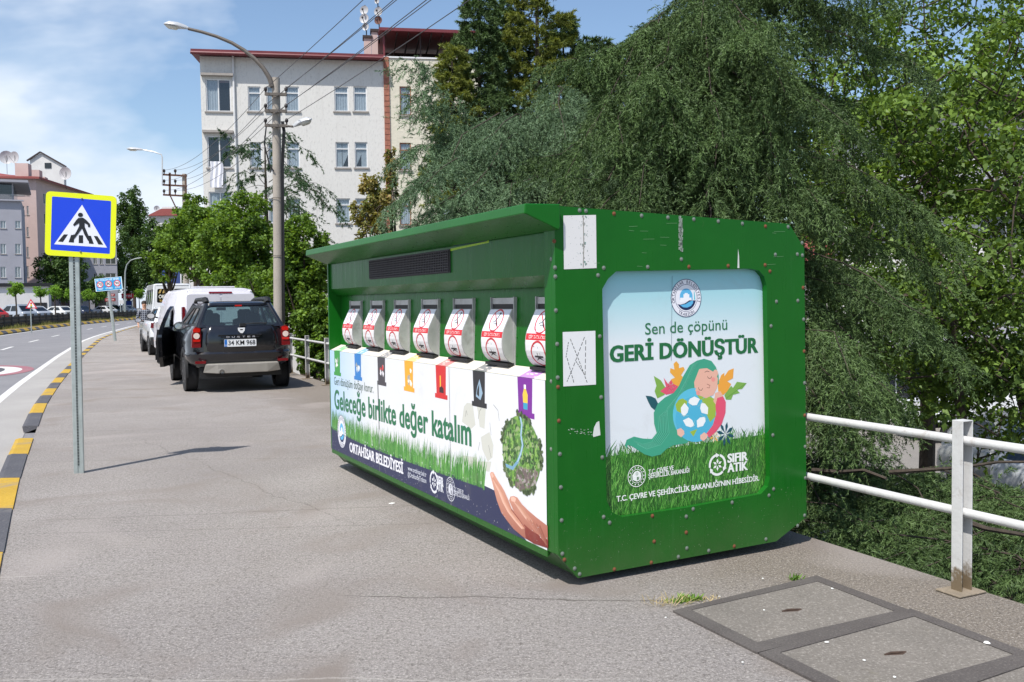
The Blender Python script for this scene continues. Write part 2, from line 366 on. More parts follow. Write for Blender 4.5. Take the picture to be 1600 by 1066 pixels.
# ---- ground materials
def ground_mat():
    m=bpy.data.materials.new('worn pavement concrete'); m.use_nodes=True; nt=m.node_tree; b=nt.nodes['Principled BSDF']
    P=nn(nt,'ShaderNodeNewGeometry').outputs['Position']
    big=noise(nt,P,.45,6,.62,.4); mid=noise(nt,P,2.3,8,.7); fine=noise(nt,P,30,6,.85); agg=noise(nt,P,75,4,.8)
    c=ramp(nt,big,[(.3,s2l((139,133,130))),(.52,s2l((153,147,143))),(.72,s2l((164,158,154)))])
    c=mixc(nt,mth(nt,'MULTIPLY',mth(nt,'SUBTRACT',mid,.42),1.6,clamp=True),c,s2l((141,135,128)))
    # browner, mossier concrete to the right, by the railing
    sx=nn(nt,'ShaderNodeSeparateXYZ'); nt.links.new(P,sx.inputs[0])
    br=mth(nt,'ADD',sx.outputs[0],mth(nt,'MULTIPLY',sx.outputs[1],.47)); br=mth(nt,'ADD',br,mth(nt,'MULTIPLY',mth(nt,'SUBTRACT',mid,.5),1.2))
    br=mth(nt,'MULTIPLY',mth(nt,'SUBTRACT',br,2.95),.9,clamp=True)
    c=mixc(nt,mth(nt,'MULTIPLY',br,.75),c,s2l((122,112,99)))
    st=noise(nt,P,1.1,9,.75,.8)
    c=mixc(nt,mth(nt,'MULTIPLY',mth(nt,'SUBTRACT',st,.6),3.2,clamp=True),c,s2l((112,104,96)))
    c=mixc(nt,mth(nt,'MULTIPLY',mth(nt,'SUBTRACT',fine,.48),4.5,clamp=True),c,s2l((92,86,81)))
    c=mixc(nt,mth(nt,'MULTIPLY',mth(nt,'SUBTRACT',agg,.54),6,clamp=True),c,s2l((214,206,198)))
    c=mixc(nt,mth(nt,'MULTIPLY',mth(nt,'SUBTRACT',.45,agg),7,clamp=True),c,s2l((66,61,57)))
    # cracks and construction joints : (nx,ny,offset,wobble,width,strength,light)
    def line(nx,ny,off,wob,wd,k,lo,hi,col):
        nonlocal c
        ln=mth(nt,'ADD',mth(nt,'MULTIPLY',sx.outputs[0],nx),mth(nt,'MULTIPLY',sx.outputs[1],ny))
        ln=mth(nt,'ADD',ln,mth(nt,'MULTIPLY',mth(nt,'SUBTRACT',noise(nt,P,1.7,7,.65),.5),wob))
        dd=mth(nt,'ABSOLUTE',mth(nt,'SUBTRACT',ln,off))
        f=mth(nt,'SUBTRACT',1,mth(nt,'DIVIDE',dd,wd),clamp=True)
        al=mth(nt,'SUBTRACT',mth(nt,'MULTIPLY',sx.outputs[0],ny),mth(nt,'MULTIPLY',sx.outputs[1],nx))
        g1=mth(nt,'MULTIPLY',mth(nt,'SUBTRACT',al,lo),4,clamp=True); g2=mth(nt,'MULTIPLY',mth(nt,'SUBTRACT',hi,al),4,clamp=True)
        f=mth(nt,'MULTIPLY',mth(nt,'MULTIPLY',f,g1),mth(nt,'MULTIPLY',g2,k))
        c=mixc(nt,f,c,col)
    dk=s2l((70,64,58)); lt=s2l((190,184,176))
    pt=noise(nt,P,.8,3,.5,1.2); c=mixc(nt,mth(nt,'MULTIPLY',mth(nt,'SUBTRACT',pt,.54),5,clamp=True),c,s2l((136,127,120))); p2_=noise(nt,P,.55,2,.5,.6); c=mixc(nt,mth(nt,'MULTIPLY',mth(nt,'SUBTRACT',p2_,.6),5,clamp=True),c,s2l((166,158,153)))
    ol=noise(nt,P,2.6,4,.6,1.5); c=mixc(nt,mth(nt,'MULTIPLY',mth(nt,'SUBTRACT',ol,.68),4,clamp=True),c,s2l((98,92,86)))
    line(.09,.996,5.0,.16,.012,.8,-1.5,.7,dk)       # crack toward the bottom centre, ending at the weeds
    line(-.12,.993,7.45,.12,.01,.55,-3.0,.4,dk)
    line(-.12,.993,5.9,.05,.012,.5,-3.9,-2.1,lt)
    line(.02,.999,9.7,.25,.010,.5,-5.5,-1.8,dk)
    line(-.1,.99,12.6,.3,.012,.5,-9,-1.5,dk)
    line(.1,.99,17.4,.3,.02,.5,-12,-3,dk)
    line(.88,.47,4.86,.05,.015,.7,-14,-1.9,dk)
    line(-.1,.99,7.9,.1,.02,.4,-5.5,-3.2,lt)
    line(-.05,.99,6.75,.08,.008,.5,-3.6,.2,dk); line(.03,.99,3.9,.2,.01,.5,-3,.4,lt); line(-.08,.99,14.6,.2,.015,.5,-9,-2,lt); line(.3,.95,3.3,.5,.006,.5,-3.4,-1.5,dk)
    line(.8,.6,3.1,.35,.010,.4,-12,-6.0,dk)
    nt.links.new(c,b.inputs['Base Color']); b.inputs['Roughness'].default_value=.88; b.inputs['Specular IOR Level'].default_value=.3
    bn=nn(nt,'ShaderNodeBump'); bn.inputs['Strength'].default_value=.8; bn.inputs['Distance'].default_value=.012
    nt.links.new(mth(nt,'ADD',fine,agg),bn.inputs['Height']); nt.links.new(bn.outputs[0],b.inputs['Normal'])
    return m
def speck_mat(name,cols,scale=70,rough=.85,big=.5,patch=None):
    m=bpy.data.materials.new(name); m.use_nodes=True; nt=m.node_tree; b=nt.nodes['Principled BSDF']
    P=nn(nt,'ShaderNodeNewGeometry').outputs['Position']
    c=ramp(nt,noise(nt,P,big,6,.65,.3),[(.3,s2l(cols[0])),(.7,s2l(cols[1]))])
    f=noise(nt,P,scale,3,.7)
    c=mixc(nt,mth(nt,'MULTIPLY',mth(nt,'SUBTRACT',f,.54),4,clamp=True),c,s2l(cols[2]))
    c=mixc(nt,mth(nt,'MULTIPLY',mth(nt,'SUBTRACT',.44,f),4,clamp=True),c,s2l(cols[3]))
    if patch: c=mixc(nt,mth(nt,'MULTIPLY',mth(nt,'SUBTRACT',noise(nt,P,2.1,8,.72,.6),patch[0]),5,clamp=True),c,s2l(patch[1]))
    nt.links.new(c,b.inputs['Base Color']); b.inputs['Roughness'].default_value=rough; b.inputs['Specular IOR Level'].default_value=.3
    bn=nn(nt,'ShaderNodeBump'); bn.inputs['Strength'].default_value=.5; bn.inputs['Distance'].default_value=.006
    nt.links.new(f,bn.inputs['Height']); nt.links.new(bn.outputs[0],b.inputs['Normal'])
    return m
m_pave=ground_mat()
m_road=speck_mat('road asphalt',[(118,117,120),(132,131,133),(160,158,158),(92,90,92)],60)
m_gut=speck_mat('gutter concrete',[(148,145,142),(164,161,157),(186,183,178),(120,116,112)],60)
m_cover=speck_mat('cover concrete',[(108,103,97),(124,118,111),(166,160,153),(84,79,74)],75,.9,1.5,(.6,(104,98,80)))
m_iron=speck_mat('dark iron frame',[(80,75,73),(94,89,86),(122,116,110),(58,54,52)],90,.75,3)
m_white=speck_mat('road paint white',[(196,195,192),(214,213,210),(222,220,218),(160,158,156)],40,.7,.8,(.62,(150,148,147)))
m_red=speck_mat('road paint red',[(146,98,106),(156,106,112),(164,118,124),(132,98,104)],40,.8,.5,(.55,(132,128,130)))
m_yel=speck_mat('kerb paint yellow',[(172,138,42),(190,154,52),(200,172,88),(132,112,60)],60,.75,2,(.53,(136,128,116)))
m_blk=speck_mat('kerb paint black',[(74,74,80),(90,90,94),(124,122,122),(56,56,60)],60,.8,2,(.56,(128,124,120)))
m_soil=speck_mat('soil',[(82,74,56),(96,86,64),(120,108,84),(58,52,40)],20)
# ---- ground
gm=MB(); gm.add([(-900,-60,-3.5),(900,-60,-3.5),(900,1500,-3.5),(-900,1500,-3.5)],[(0,1,2,3)])
m_low=speck_mat('lower street asphalt',[(120,116,112),(136,132,127),(160,156,150),(96,92,88)],30)
tag(gm.build('lower_ground',m_low),kind='structure')
sheet('pavement',lambda y:cv(KERB,y),lambda y:cv(EDGE,y),0,m_pave,th=3.5)
sheet('road',lambda y:cv(FARK,y)-.1,lambda y:cv(KERB,y)-.01,-.09,m_road)
sheet('gutter',lambda y:cv(KERB,y)-.95,lambda y:cv(KERB,y)-.18,-.084,m_gut)
sheet('road_edge_line',lambda y:cv(KERB,y)-1.10,lambda y:cv(KERB,y)-.93,-.083,m_white)
sheet('far_edge_line',lambda y:cv(FARK,y)+.25,lambda y:cv(FARK,y)+.4,-.084,m_white)
dm=MB()
for y0 in np.arange(-4,150,8.5):
    y1=y0+3.2
    def mid(y): return (cv(KERB,y)+cv(FARK,y))/2+.2
    dm.add([(mid(y0)-.08,y0,-.083),(mid(y0)+.08,y0,-.083),(mid(y1)+.08,y1,-.083),(mid(y1)-.08,y1,-.083)],[(0,1,2,3)])
tag(dm.build('lane_dashes',m_white),kind='structure')
# speed roundel painted on the carriageway
T=lambda u,v,w:(u,v,w)
rc=Vector((-14.95,25.4,0)); dr=Vector((-.42,.905,0)).normalized(); px_=Vector((dr.y,-dr.x,0))
def rp(u,v,z): p=rc+px_*u+dr*v; return (p.x,p.y,z)
mk=MB(); n=40
for r0,r1,mi,z in ((.0,.9,0,-.0835),(.86,1.08,1,-.0825)):
    for i in range(n):
        a,b=2*PI*i/n,2*PI*(i+1)/n
        mk.add([rp(r*math.cos(t)*1.35,r*math.sin(t)*2.6,z) for r,t in ((r0+.001,a),(r1,a),(r1,b),(r0+.001,b))],[(0,1,2,3)],mi)
vs,fs,x0,x1=txt('50',.02)
mk.add([rp((x-(x0+x1)/2)*1.5,(y-.33)*3.9,-.081) for x,y in vs],fs,2)
tag(mk.build('road_roundel',[m_white,m_red,m_blk],fix=False),kind='structure')
# far ground behind the median
fm=MB()
for a,b in zip(YS[:-1],YS[1:]): fm.add([(-700,a,.3),(cv(FARK,a)-2.3,a,.3),(cv(FARK,b)-2.3,b,.3),(-700,b,.3)],[(0,1,2,3)])
fm.add([(-700,200,.3),(-30,200,.3),(-30,900,.3),(-700,900,.3)],[(0,1,2,3)])
for a,b in zip(YS[:-1],YS[1:]): fm.add([(cv(FARK,a)-2.3,a,.3),(cv(FARK,a)-2.3,a,-.1),(cv(FARK,b)-2.3,b,-.1),(cv(FARK,b)-2.3,b,.3)],[(0,1,2,3)])
tag(fm.build('far_ground',m_road),kind='structure')
# kerbs
def kerb(name,K,segs,side,wd,h=.014):
    mb=MB()
    for y0,y1,mi in segs:
        k=max(1,int((y1-y0)/1.5)); 
        for i in range(k):
            a=y0+(y1-y0)*i/k; b=y0+(y1-y0)*(i+1)/k
            xa,xb=cv(K,a),cv(K,b); g=.012 if i==0 else 0
            prof=lambda x,y:[(x-side*.0,y,-.095),(x-side*.02,y,.0),(x+side*(.015+h),y,h),(x+side*wd,y,h+.0*h),(x+side*wd,y,-.02)]
            mb.loft([prof(xa,a+g),prof(xb,b)],mi)
    return tag(mb.build(name,[m_yel,m_blk,m_gut]),kind='structure')
segs=[]; y=-7.4
segs=[(-7.5,-6.1,1),(-6.1,-4.7,0),(-4.7,-3.3,1),(-3.3,-1.9,0),(-1.9,-.5,1),(-.5,.9,0),(.9,2.3,1),(2.3,3.7,0),(3.7,5.1,1),(5.1,6.1,0),(6.1,7.45,1),(7.45,8.8,0),(8.8,10.26,1),(10.26,11.5,0),(12.7,14.3,1)]
y=14.3
for i in range(44): segs.append((y,y+1.42,i%2)); y+=1.45
kerb('kerb',[(a,b-.2) for a,b in KERB],segs,1,.205)
segs=[];y=6
for i in range(90): segs.append((y,y+1.42,1-i%2)); y+=1.45
kerb('median_kerb',FARK,segs,-1,.9,.17)
# ------------------------------------------------------------------ trees
m_bark=M('bark',(70,60,50),.9,0,.35,5,.8,30); m_bark2=M('cedar bark',(66,58,50),.9,0,.35,8,.8,30)
m_ced=leaf_mat('deodar needles',s2l((30,48,28)),s2l((110,136,80)),.1)
m_cedb=leaf_mat('blue deodar needles',s2l((40,62,46)),s2l((132,160,120)),.12)
m_gold=leaf_mat('golden conifer needles',s2l((64,84,38)),s2l((150,156,72)),.3)
m_leaf=leaf_mat('fresh maple leaves',s2l((54,84,28)),s2l((128,160,58)),.35)
m_leaf2=leaf_mat('box elder leaves',s2l((44,70,28)),s2l((120,148,62)),.3)
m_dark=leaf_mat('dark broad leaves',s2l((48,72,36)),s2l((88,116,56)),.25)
m_round=leaf_mat('clipped crown leaves',s2l((84,124,40)),s2l((140,180,62)),.35)
m_mixed=leaf_mat('thin reddish foliage',s2l((94,112,52)),s2l((166,146,92)),.35)
def deodar(name,label,base,height,tr,boughs,seed,mat,needle=.036,wd=.009,group=None,twstep=.075,hang=1.0,dens=(9,7,3),cat='tree',side=.5,lk=1.0,gap=.3,vz=.2):
    """boughs: (start, end, arch) in world coordinates; base = foot of the trunk"""
    g=np.random.default_rng(seed); base=Vector(base)
    t=thing(name,label,cat,base,0,group)
    wood=MB(); top=base+Vector((0,0,height))
    wood.tube([(0,0,0),(.03,.02,height*.3),(-.02,.03,height*.6),(0,0,height)],[tr,tr*.8,tr*.5,tr*.08],9)
    wood.build('trunk',m_bark2,t,smooth=True)
    limbs=MB(); TS=[];TD=[];TL=[];TH=[]
    for (a,b,arch) in boughs:
        bh=g.random()
        a,b=np.array(a,float),np.array(b,float); L=np.linalg.norm(b-a)
        us=np.linspace(0,1,9); pts=[a+(b-a)*u+np.array([0,0,arch*4*u*(1-u)])+g.normal(size=3)*.02*L*(u>0) for u in us]
        r0=.006+.0042*L*lk
        limbs.tube([Vector(p)-base for p in pts],[r0*(1-.85*u) for u in us],6)
        nt_=max(6,int(L/twstep)); P=np.array(pts)
        for k in range(nt_):
            u=(k+.5+g.random()*.6)/nt_; u=min(u,.999)
            if u<.12 or (math.sin(k*.55+L*9)+math.sin(k*.23+L*5))*.5+g.normal()*.35>1-gap*1.6: continue
            x=u*8; i=int(x); fr=x-i; p=P[i]*(1-fr)+P[i+1]*fr; d=P[i+1]-P[i]; d/=np.linalg.norm(d)
            s=np.cross(d,[0,0,1]); s/=np.linalg.norm(s)+1e-9
            sg=1 if k%2 else -1
            dd=d*.55+s*sg*(.5+.5*g.random())+np.array([0,0,g.normal()*vz]); dd/=np.linalg.norm(dd)
            TS.append(p); TD.append(dd); TL.append((.12+side*(1-.55*u)*(.5+.8*g.random()))*min(1,L/2+.35)); TH.append(.45*g.random()+.55*bh)
        for q in range(3): TS.append(P[-2]); dd=P[-1]-P[-2]; dd=dd/np.linalg.norm(dd)+g.normal(size=3)*.2; TD.append(dd/np.linalg.norm(dd)); TL.append(L*.14+.05); TH.append(g.random())
    limbs.build('limbs',m_bark2,t,smooth=True)
    TS=np.array(TS);TD=np.array(TD);TL=np.array(TL);TH=np.array(TH)
    K,Mt,B=dens
    n=len(TS); u=(np.arange(K)+.6)/K; u=u[None,:]+g.random((n,K))*.08
    Pt=TS[:,None,:]+TD[:,None,:]*(TL[:,None]*u)[...,None]; Pt[...,2]-=(.55*hang*TL[:,None]*u**2.2)
    # hanging sprays from each twig point
    hd=unit(TD[:,None,:]*(.25+.6*g.random((n,K,1)))+np.array([0,0,-1.])*(.15+hang*1.0*g.random((n,K,1)))+g.normal(size=(n,K,3))*.28)
    hl=(.05+.27*hang*g.random((n,K))**2)*(1.15-u*.5)
    w_=(np.arange(Mt)+.3)/Mt
    Q=Pt[:,:,None,:]+hd[:,:,None,:]*(hl[:,:,None]*w_)[...,None]
    Q=Q[...,None,:]+np.zeros((1,1,1,B,1))
    D=unit(hd[:,:,None,None,:]*.9+g.normal(size=Q.shape)*.62)
    Wd=unit(np.cross(D,g.normal(size=Q.shape)))
    Ln=needle*(.6+.8*g.random(Q.shape[:-1]+(1,)))
    V=np.stack([Q-Wd*wd/2,Q+Wd*wd/2,Q+D*Ln],axis=-2).reshape(-1,3,3)-np.array(base)
    val=(TH[:,None,None,None]*.45+g.random((n,K,1,1))*.25+g.random(Q.shape[:-1])*.3).ravel()
    leafmesh('foliage',V,3,val,mat,t)
    return t
def tiers(base,z0,z1,dz,L0,L1,az,n,seed,droop=.22,arch=.13):
    g=random.Random(seed); out=[]; z=z0; k=0
    while z<z1:
        f=(z-z0)/(z1-z0)
        for i in range(n):
            a=az[0]+(az[1]-az[0])*((i+.5)/n+g.uniform(-.5,.5)/n+(.5/n if k%2 else 0)); L=(L0+(L1-L0)*f)*g.uniform(.7,1.15)
            s=Vector((base[0],base[1],z+g.uniform(-.1,.1))); out.append((s,s+Vector((math.cos(a)*L,math.sin(a)*L,-droop*L*g.uniform(.4,1.5))),arch*L*g.uniform(.7,1.3)))
        z+=dz*g.uniform(.8,1.2); k+=1
    return out
def auto_boughs(base,zs,reach,seed,n,az=(0,2*PI),arch=.12,droop=.3,tip=None,jz=.3):
    g=random.Random(seed); out=[]
    for i in range(n):
        f=(i+.5)/n; z=zs[0]+(zs[1]-zs[0])*f+g.uniform(-jz,jz); L=(reach[0]+(reach[1]-reach[0])*f)*g.uniform(.75,1.15)
        a=az[0]+(az[1]-az[0])*((i*.381966+g.uniform(-.05,.05))%1)
        s=Vector((base[0],base[1],z)); e=s+Vector((math.cos(a)*L,math.sin(a)*L,-droop*L+g.uniform(-.1,.1)))
        out.append((s,e,arch*L))
    return out
def broadleaf(name,label,base,th,tr,cc,cr_,ncl,per,leaf,mat,seed,group=None,spread=(.34,.34,.2),limbs=9,cat='tree',shell=.5,zmin=None,extra=(),droop=.5,aspect=.62,lean=(0,0)):
    g=np.random.default_rng(seed); base=Vector(base); t=thing(name,label,cat,base,0,group)
    cc=np.array(cc,float)-np.array(base); cr_=np.array(cr_,float)
    wood=MB(); wt=Vector((cc[0]*.5,cc[1]*.5,th)); tp=Vector((cc[0],cc[1],cc[2]+cr_[2]*.45))
    wood.tube([(0,0,-.1),(wt.x*.4+.04,wt.y*.4,th*.5),wt,(wt+tp)/2+Vector((.1,-.06,0)),tp],[tr*1.15,tr,tr*.85,tr*.5,tr*.12],9)
    wood.build('trunk',m_bark,t,smooth=True)
    C_=[]
    while len(C_)<ncl:
        d=g.normal(size=3); d/=np.linalg.norm(d); r=g.random()**shell
        p=cc+d*cr_*r*(.9+.2*g.random())
        if zmin is not None and p[2]+base.z<zmin: continue
        C_.append(p)
    for e in extra: C_.append(np.array(e)-np.array(base))
    C_=np.array(C_)
    L=MB(); nodes=[]
    for i in range(limbs):
        a=2*PI*i/limbs+g.random()*.5; r=.45+.2*g.random(); z=cc[2]+cr_[2]*g.uniform(-.5,.55)
        nd=Vector((cc[0]+math.cos(a)*cr_[0]*r,cc[1]+math.sin(a)*cr_[1]*r,z)); f=max(0,min(1,(z-th)/(tp.z-th+1e-6)*.6)) ; st=wt.lerp(tp,f)
        mid_=(st+nd)/2+Vector((0,0,-.08*cr_[2])); L.tube([st,mid_,nd],[tr*.36,tr*.22,tr*.1],6); nodes.append(nd)
    ax=Vector((cc[0],cc[1],0)); done=list(nodes); arr=np.array([tuple(q) for q in nodes])
    for c in sorted(C_.tolist(),key=lambda q:(q[0]-cc[0])**2+(q[1]-cc[1])**2):
        d2=((arr-np.array(c))**2).sum(1); nd=Vector(arr[int(d2.argmin())]); c=Vector(c)
        L.tube([nd,(nd+c)/2+Vector(g.normal(size=3)*.06),c],[.016,.012,.006],4,cap=False); arr=np.vstack([arr,tuple(c)])
    L.build('branches',m_bark,t,smooth=True)
    leaves(C_,spread,per,leaf,'foliage',mat,t,seed=seed+5,droop=droop,aspect=aspect)
    return t
# ------------------------------------------------------------------ recycling container
CX,CY,CYAW=.248,5.162,.479; CL,CW=4.53,1.9
cc_,cs_=math.cos(CYAW),math.sin(CYAW)
def loc(v): return Vector((v[0]*cc_+v[1]*cs_,-v[0]*cs_+v[1]*cc_,v[2]))
CO=loc((-CX,-CY,CH))
def onend(px,py,y=0.0): d=loc(ray(px,py)); t=(y-CO.y)/d.y; p=CO+d*t; return (p.x,p.z)
def onfront(px,py,x=0.0): d=loc(ray(px,py)); t=(x-CO.x)/d.x; p=CO+d*t; return (-p.y,p.z)
def green_mat():
    m=bpy.data.materials.new('green enamel'); m.use_nodes=True; nt=m.node_tree; b=nt.nodes['Principled BSDF']
    tc=nn(nt,'ShaderNodeTexCoord').outputs['Object']
    f=noise(nt,tc,2.2,5,.6)
    c=mixc(nt,f,s2l((14,84,20)),s2l((22,102,27)))
    mp=nn(nt,'ShaderNodeMapping'); mp.inputs['Scale'].default_value=(14,14,.7); nt.links.new(tc,mp.inputs[0])
    s=noise(nt,mp.outputs[0],2.0,6,.7); c=mixc(nt,mth(nt,'MULTIPLY',mth(nt,'SUBTRACT',s,.58),1.3,clamp=True),c,s2l((60,120,64)))
    z=nn(nt,'ShaderNodeSeparateXYZ'); nt.links.new(tc,z.inputs[0])
    low=mth(nt,'MULTIPLY',mth(nt,'SUBTRACT',.75,z.outputs[2]),.9,clamp=True)
    d=noise(nt,tc,38,6,.75,.3); d=mth(nt,'MULTIPLY',mth(nt,'SUBTRACT',d,.625),9,clamp=True)
    c=mixc(nt,mth(nt,'MULTIPLY',d,low),c,s2l((196,198,178)))
    d2=noise(nt,tc,7,9,.8,1.0); d2=mth(nt,'MULTIPLY',mth(nt,'SUBTRACT',d2,.62),6,clamp=True)
    c=mixc(nt,mth(nt,'MULTIPLY',d2,.55),c,s2l((96,112,78)))
    fd=noise(nt,tc,1.1,4,.6,.8); c=mixc(nt,mth(nt,'MULTIPLY',mth(nt,'SUBTRACT',fd,.52),1.0,clamp=True),c,s2l((44,118,44)))
    gb=mth(nt,'MULTIPLY',mth(nt,'SUBTRACT',.42,z.outputs[2]),2.2,clamp=True); c=mixc(nt,mth(nt,'MULTIPLY',mth(nt,'MULTIPLY',gb,mth(nt,'MULTIPLY',noise(nt,tc,5,7,.75),1.5)),.45),c,s2l((92,98,72)))
    nt.links.new(c,b.inputs['Base Color'])
    nt.links.new(mth(nt,'ADD',mth(nt,'MULTIPLY',s,.3),.16),b.inputs['Roughness'])
    b.inputs['Coat Weight'].default_value=0; b.inputs['Specular IOR Level'].default_value=.22
    bn=nn(nt,'ShaderNodeBump'); bn.inputs['Strength'].default_value=.12; bn.inputs['Distance'].default_value=.02
    nt.links.new(noise(nt,tc,1.6,2),bn.inputs['Height']); nt.links.new(bn.outputs[0],b.inputs['Normal'])
    return m
m_green=green_mat()
m_steel=M('galvanised sheet',(176,176,174),.45,.2,.18,5,.1,40,dirt=.5,dcol=(120,112,100))
m_bolt=M('zinc bolt',(128,136,126),.5,.4); m_rust=M('rusty bolt',(118,72,46),.85)
m_print=print_mat(); m_prf=print_mat('faded vinyl',.5,.5)
m_blackp=M('black rubber and gap shade',(30,30,31),.6); m_dkgrey=M('dark grille',(58,56,60),.7)
rec=thing('recycling_container','large green steel recycling container with seven chutes and a printed end panel','container',(CX,CY,0),CYAW)
prof=[(0,.2),(.005,1.19),(.115,1.24),(.135,1.735),(.095,1.735),(.02,1.80),(.02,2.07),(0,2.08),(0,2.165),(1.76,2.115),(1.89,1.97),(1.9,.19),(1.65,.06),(.125,.06)]
mb=MB(); mb.prism(prof,.05,CL-.03); 
# seams and rivets of the recess back are surface detail of the body
for k in range(7):
    yc=.27+.622*k
    for zz in (1.30,1.42,1.54,1.66):
        for sgn in (-1,1): mb.ball((.115+(zz-1.24)*.04,yc+sgn*.19,zz),(.006,.009,.009),6,4)
body=mb.build('body',m_green,rec,smooth=True,auto=R(25))
mb=MB(); mb.prism([(-.21,2.185),(-.215,2.13),(-.20,2.125),(.0,2.045),(.012,2.06),(.012,2.19)],-.045,CL+.0)
mb.build('canopy',m_green,rec,bevel=.006)
# end plates, with the poster opening in the near one
outl=[(0,.2),(0,2.185),(1.762,2.13),(1.895,1.975),(1.915,.19),(1.647,.06),(.128,.05)]
opx=[(941,452),(950,436),(963,424),(1070,422),(1172,420),(1186,423),(1194,432),(1198,446),(1203,745),(1200,760),(1189,772),(1075,793),(972,808),(957,801),(948,783)]
hole=[onend(*p) for p in opx]
mb=MB(); mb.plate(outl,[hole],T=lambda u,v,w_:(u,w_,v),th=.04)
mb.prism([(0.0,.2),(0,2.05),(.05,2.05),(.05,.2)],.04,.125)          # flange wrapped on to the front
mb.prism([(1.86,.2),(1.86,1.98),(1.905,1.98),(1.905,.2)],.04,.12)
mb.build('end_panel',m_green,rec,bevel=.003)
mb=MB(); mb.plate([(x,z) for x,z in outl],[],T=lambda u,v,w_:(u,CL-w_,v),th=.03); mb.build('end_panel',m_green,rec,bevel=.003)
mb=MB()
for x,y in ((.35,.35),(1.45,.35),(.35,CL-.4),(1.45,CL-.4)): mb.box((x-.07,y-.07,0),(x+.07,y+.07,.062))
for x in (.25,1.5): mb.box((x-.04,.12,.03),(x+.04,CL-.12,.06))
mb.build('skid',m_blackp,rec)
mb=MB(); mb.box((.004,.13,.165),(.02,CL-.03,.195)); mb.prism([(-.002,.16),(-.002,.2),(.004,.2),(.004,.16)],.125,CL-.03)
mb.build('bottom_trim',m_green,rec)
# loudspeaker grille
u0,v0=onfront(579,437,.02); u1,v1=onfront(704,391,.02)
y0,y1=-u0,-u1; z0,z1=1.862,2.028
mb=MB(); mb.box((.012,y1,z0),(.024,y0,z1))
for i in range(54):
    yy_=y1+(y0-y1)*(i+.5)/54; mb.box((.004,yy_-.006,z0+.008),(.012,yy_+.006,z1-.008))
for i in range(9):
    zz=z0+(z1-z0)*(i+.5)/9; mb.box((.002,y1+.01,zz-.003),(.004,y0-.01,zz+.003))
mb.build('vent_grille',m_dkgrey,rec)
# seam strip and pipe under the ledge
# ---- chutes
hp=[(.125,1.60),(.104,1.603),(.040,1.470),(.032,1.44),(.027,1.40),(.029,1.355),(.040,1.315),(.055,1.288),(.078,1.266),(.10,1.256),(.125,1.256)]
def chute(k):
    yc=.262+.622*k; w2=.158
    mb=MB(); mb.prism(hp,yc-w2,yc+w2)
    ch=mb.build('chute',m_steel,rec,smooth=True,auto=R(30))
    mb=MB(); mb.box((.118,yc-w2,1.635),(.14,yc+w2,1.675)); mb.box((.108,yc-w2-.012,1.24),(.14,yc-w2-.004,1.68)); mb.box((.108,yc+w2+.004,1.24),(.14,yc+w2+.012,1.68))
    mb.build('chute_frame',m_steel,ch)
    mb=MB(); mb.box((.122,yc-w2+.002,1.60),(.14,yc+w2-.002,1.635)); mb.build('chute_gap_shade',m_blackp,ch); mb=MB(); mb.box((.06,yc-w2-.006,1.236),(.125,yc+w2+.006,1.254)); mb.build('chute_lip',m_blackp,ch)  # the black block stands for shade inside the open slot above the flap
    # stickers follow the chute's own profile
    S=[0]; q=hp[1:9]
    for a,b in zip(q[:-1],q[1:]): S.append(S[-1]+math.hypot(b[0]-a[0],b[1]-a[1]))
    TL=S[-1]
    def Tc(u,v,w_):      # v: 0 bottom .. 1 top, as a share of the arc
        s=min(max((1-v)*TL,0),TL); i=max(j for j in range(len(S)-1) if S[j]<=s+1e-9); f=(s-S[i])/(S[i+1]-S[i]) if S[i+1]>S[i] else 0
        a,b=q[i],q[min(i+1,len(q)-1)]; nx,nz=-(a[1]-b[1]),(a[0]-b[0]); L=math.hypot(nx,nz)
        return (a[0]+(b[0]-a[0])*f+nx/L*(w_+.0012), yc-u, a[1]+(b[1]-a[1])*f+(nz/L if True else 0)*(w_+.0012)*(1 if nz<=0 else 1))
    ar=Art(Tc,.00008)
    ws=.15
    def band(v0,v1,c,n=10,w_=ws):
        ar.L+=1
        for i in range(n):
            a=v0+(v1-v0)*i/n; b=v0+(v1-v0)*(i+1)/n; ar.poly([(-w_,a),(w_,a),(w_,b),(-w_,b)],c,up=False)
    band(.0,.47,(226,224,224)); band(.56,.985,(214,218,228)); band(.455,.565,(204,38,46),4)
    ky=1/TL
    ar.text('ÇÖP VE ATIK ATMAYIN',(-.115,.485),(.115,.485),.046,(236,232,230),.012,.95)
    cy1=.775; ar.ring(0,cy1,.070*ky,.081*ky,(186,26,40),26,TL*1.1)
    ar.stroke([(-.05,cy1+.13),(.05,cy1-.13)],.012,(186,26,40))
    for pts in ([(.02,cy1+.11),(-.005,cy1)],[(-.005,cy1),(-.04,cy1-.04)],[(-.02,cy1-.07),(.03,cy1-.06)],[(.0,cy1-.01),(.03,cy1-.10)]): ar.stroke(pts,.011,(40,38,44))
    ar.poly(circ(.024,cy1+.135,.014,10,.02),(40,38,44))
    cy2=.225; ar.ring(0,cy2,.072*ky,.084*ky,(190,30,42),26,TL*1.08)
    ar.poly([(-.045,cy2-.11),(-.012,cy2-.05),(-.018,cy2+.02),(0,cy2+.13),(.018,cy2+.02),(.014,cy2-.05),(.045,cy2-.11),(.0,cy2-.07)],(34,32,36))
    ar.poly([(-.05,cy2-.05),(.05,cy2-.05),(.05,cy2-.02),(-.05,cy2-.02)],(34,32,36))
    ar.stroke([(-.05,cy2+.13),(.05,cy2-.13)],.011,(190,30,42))
    ar.build('chute_sticker',m_prf,ch,fix=False)
for k in range(7): chute(k)
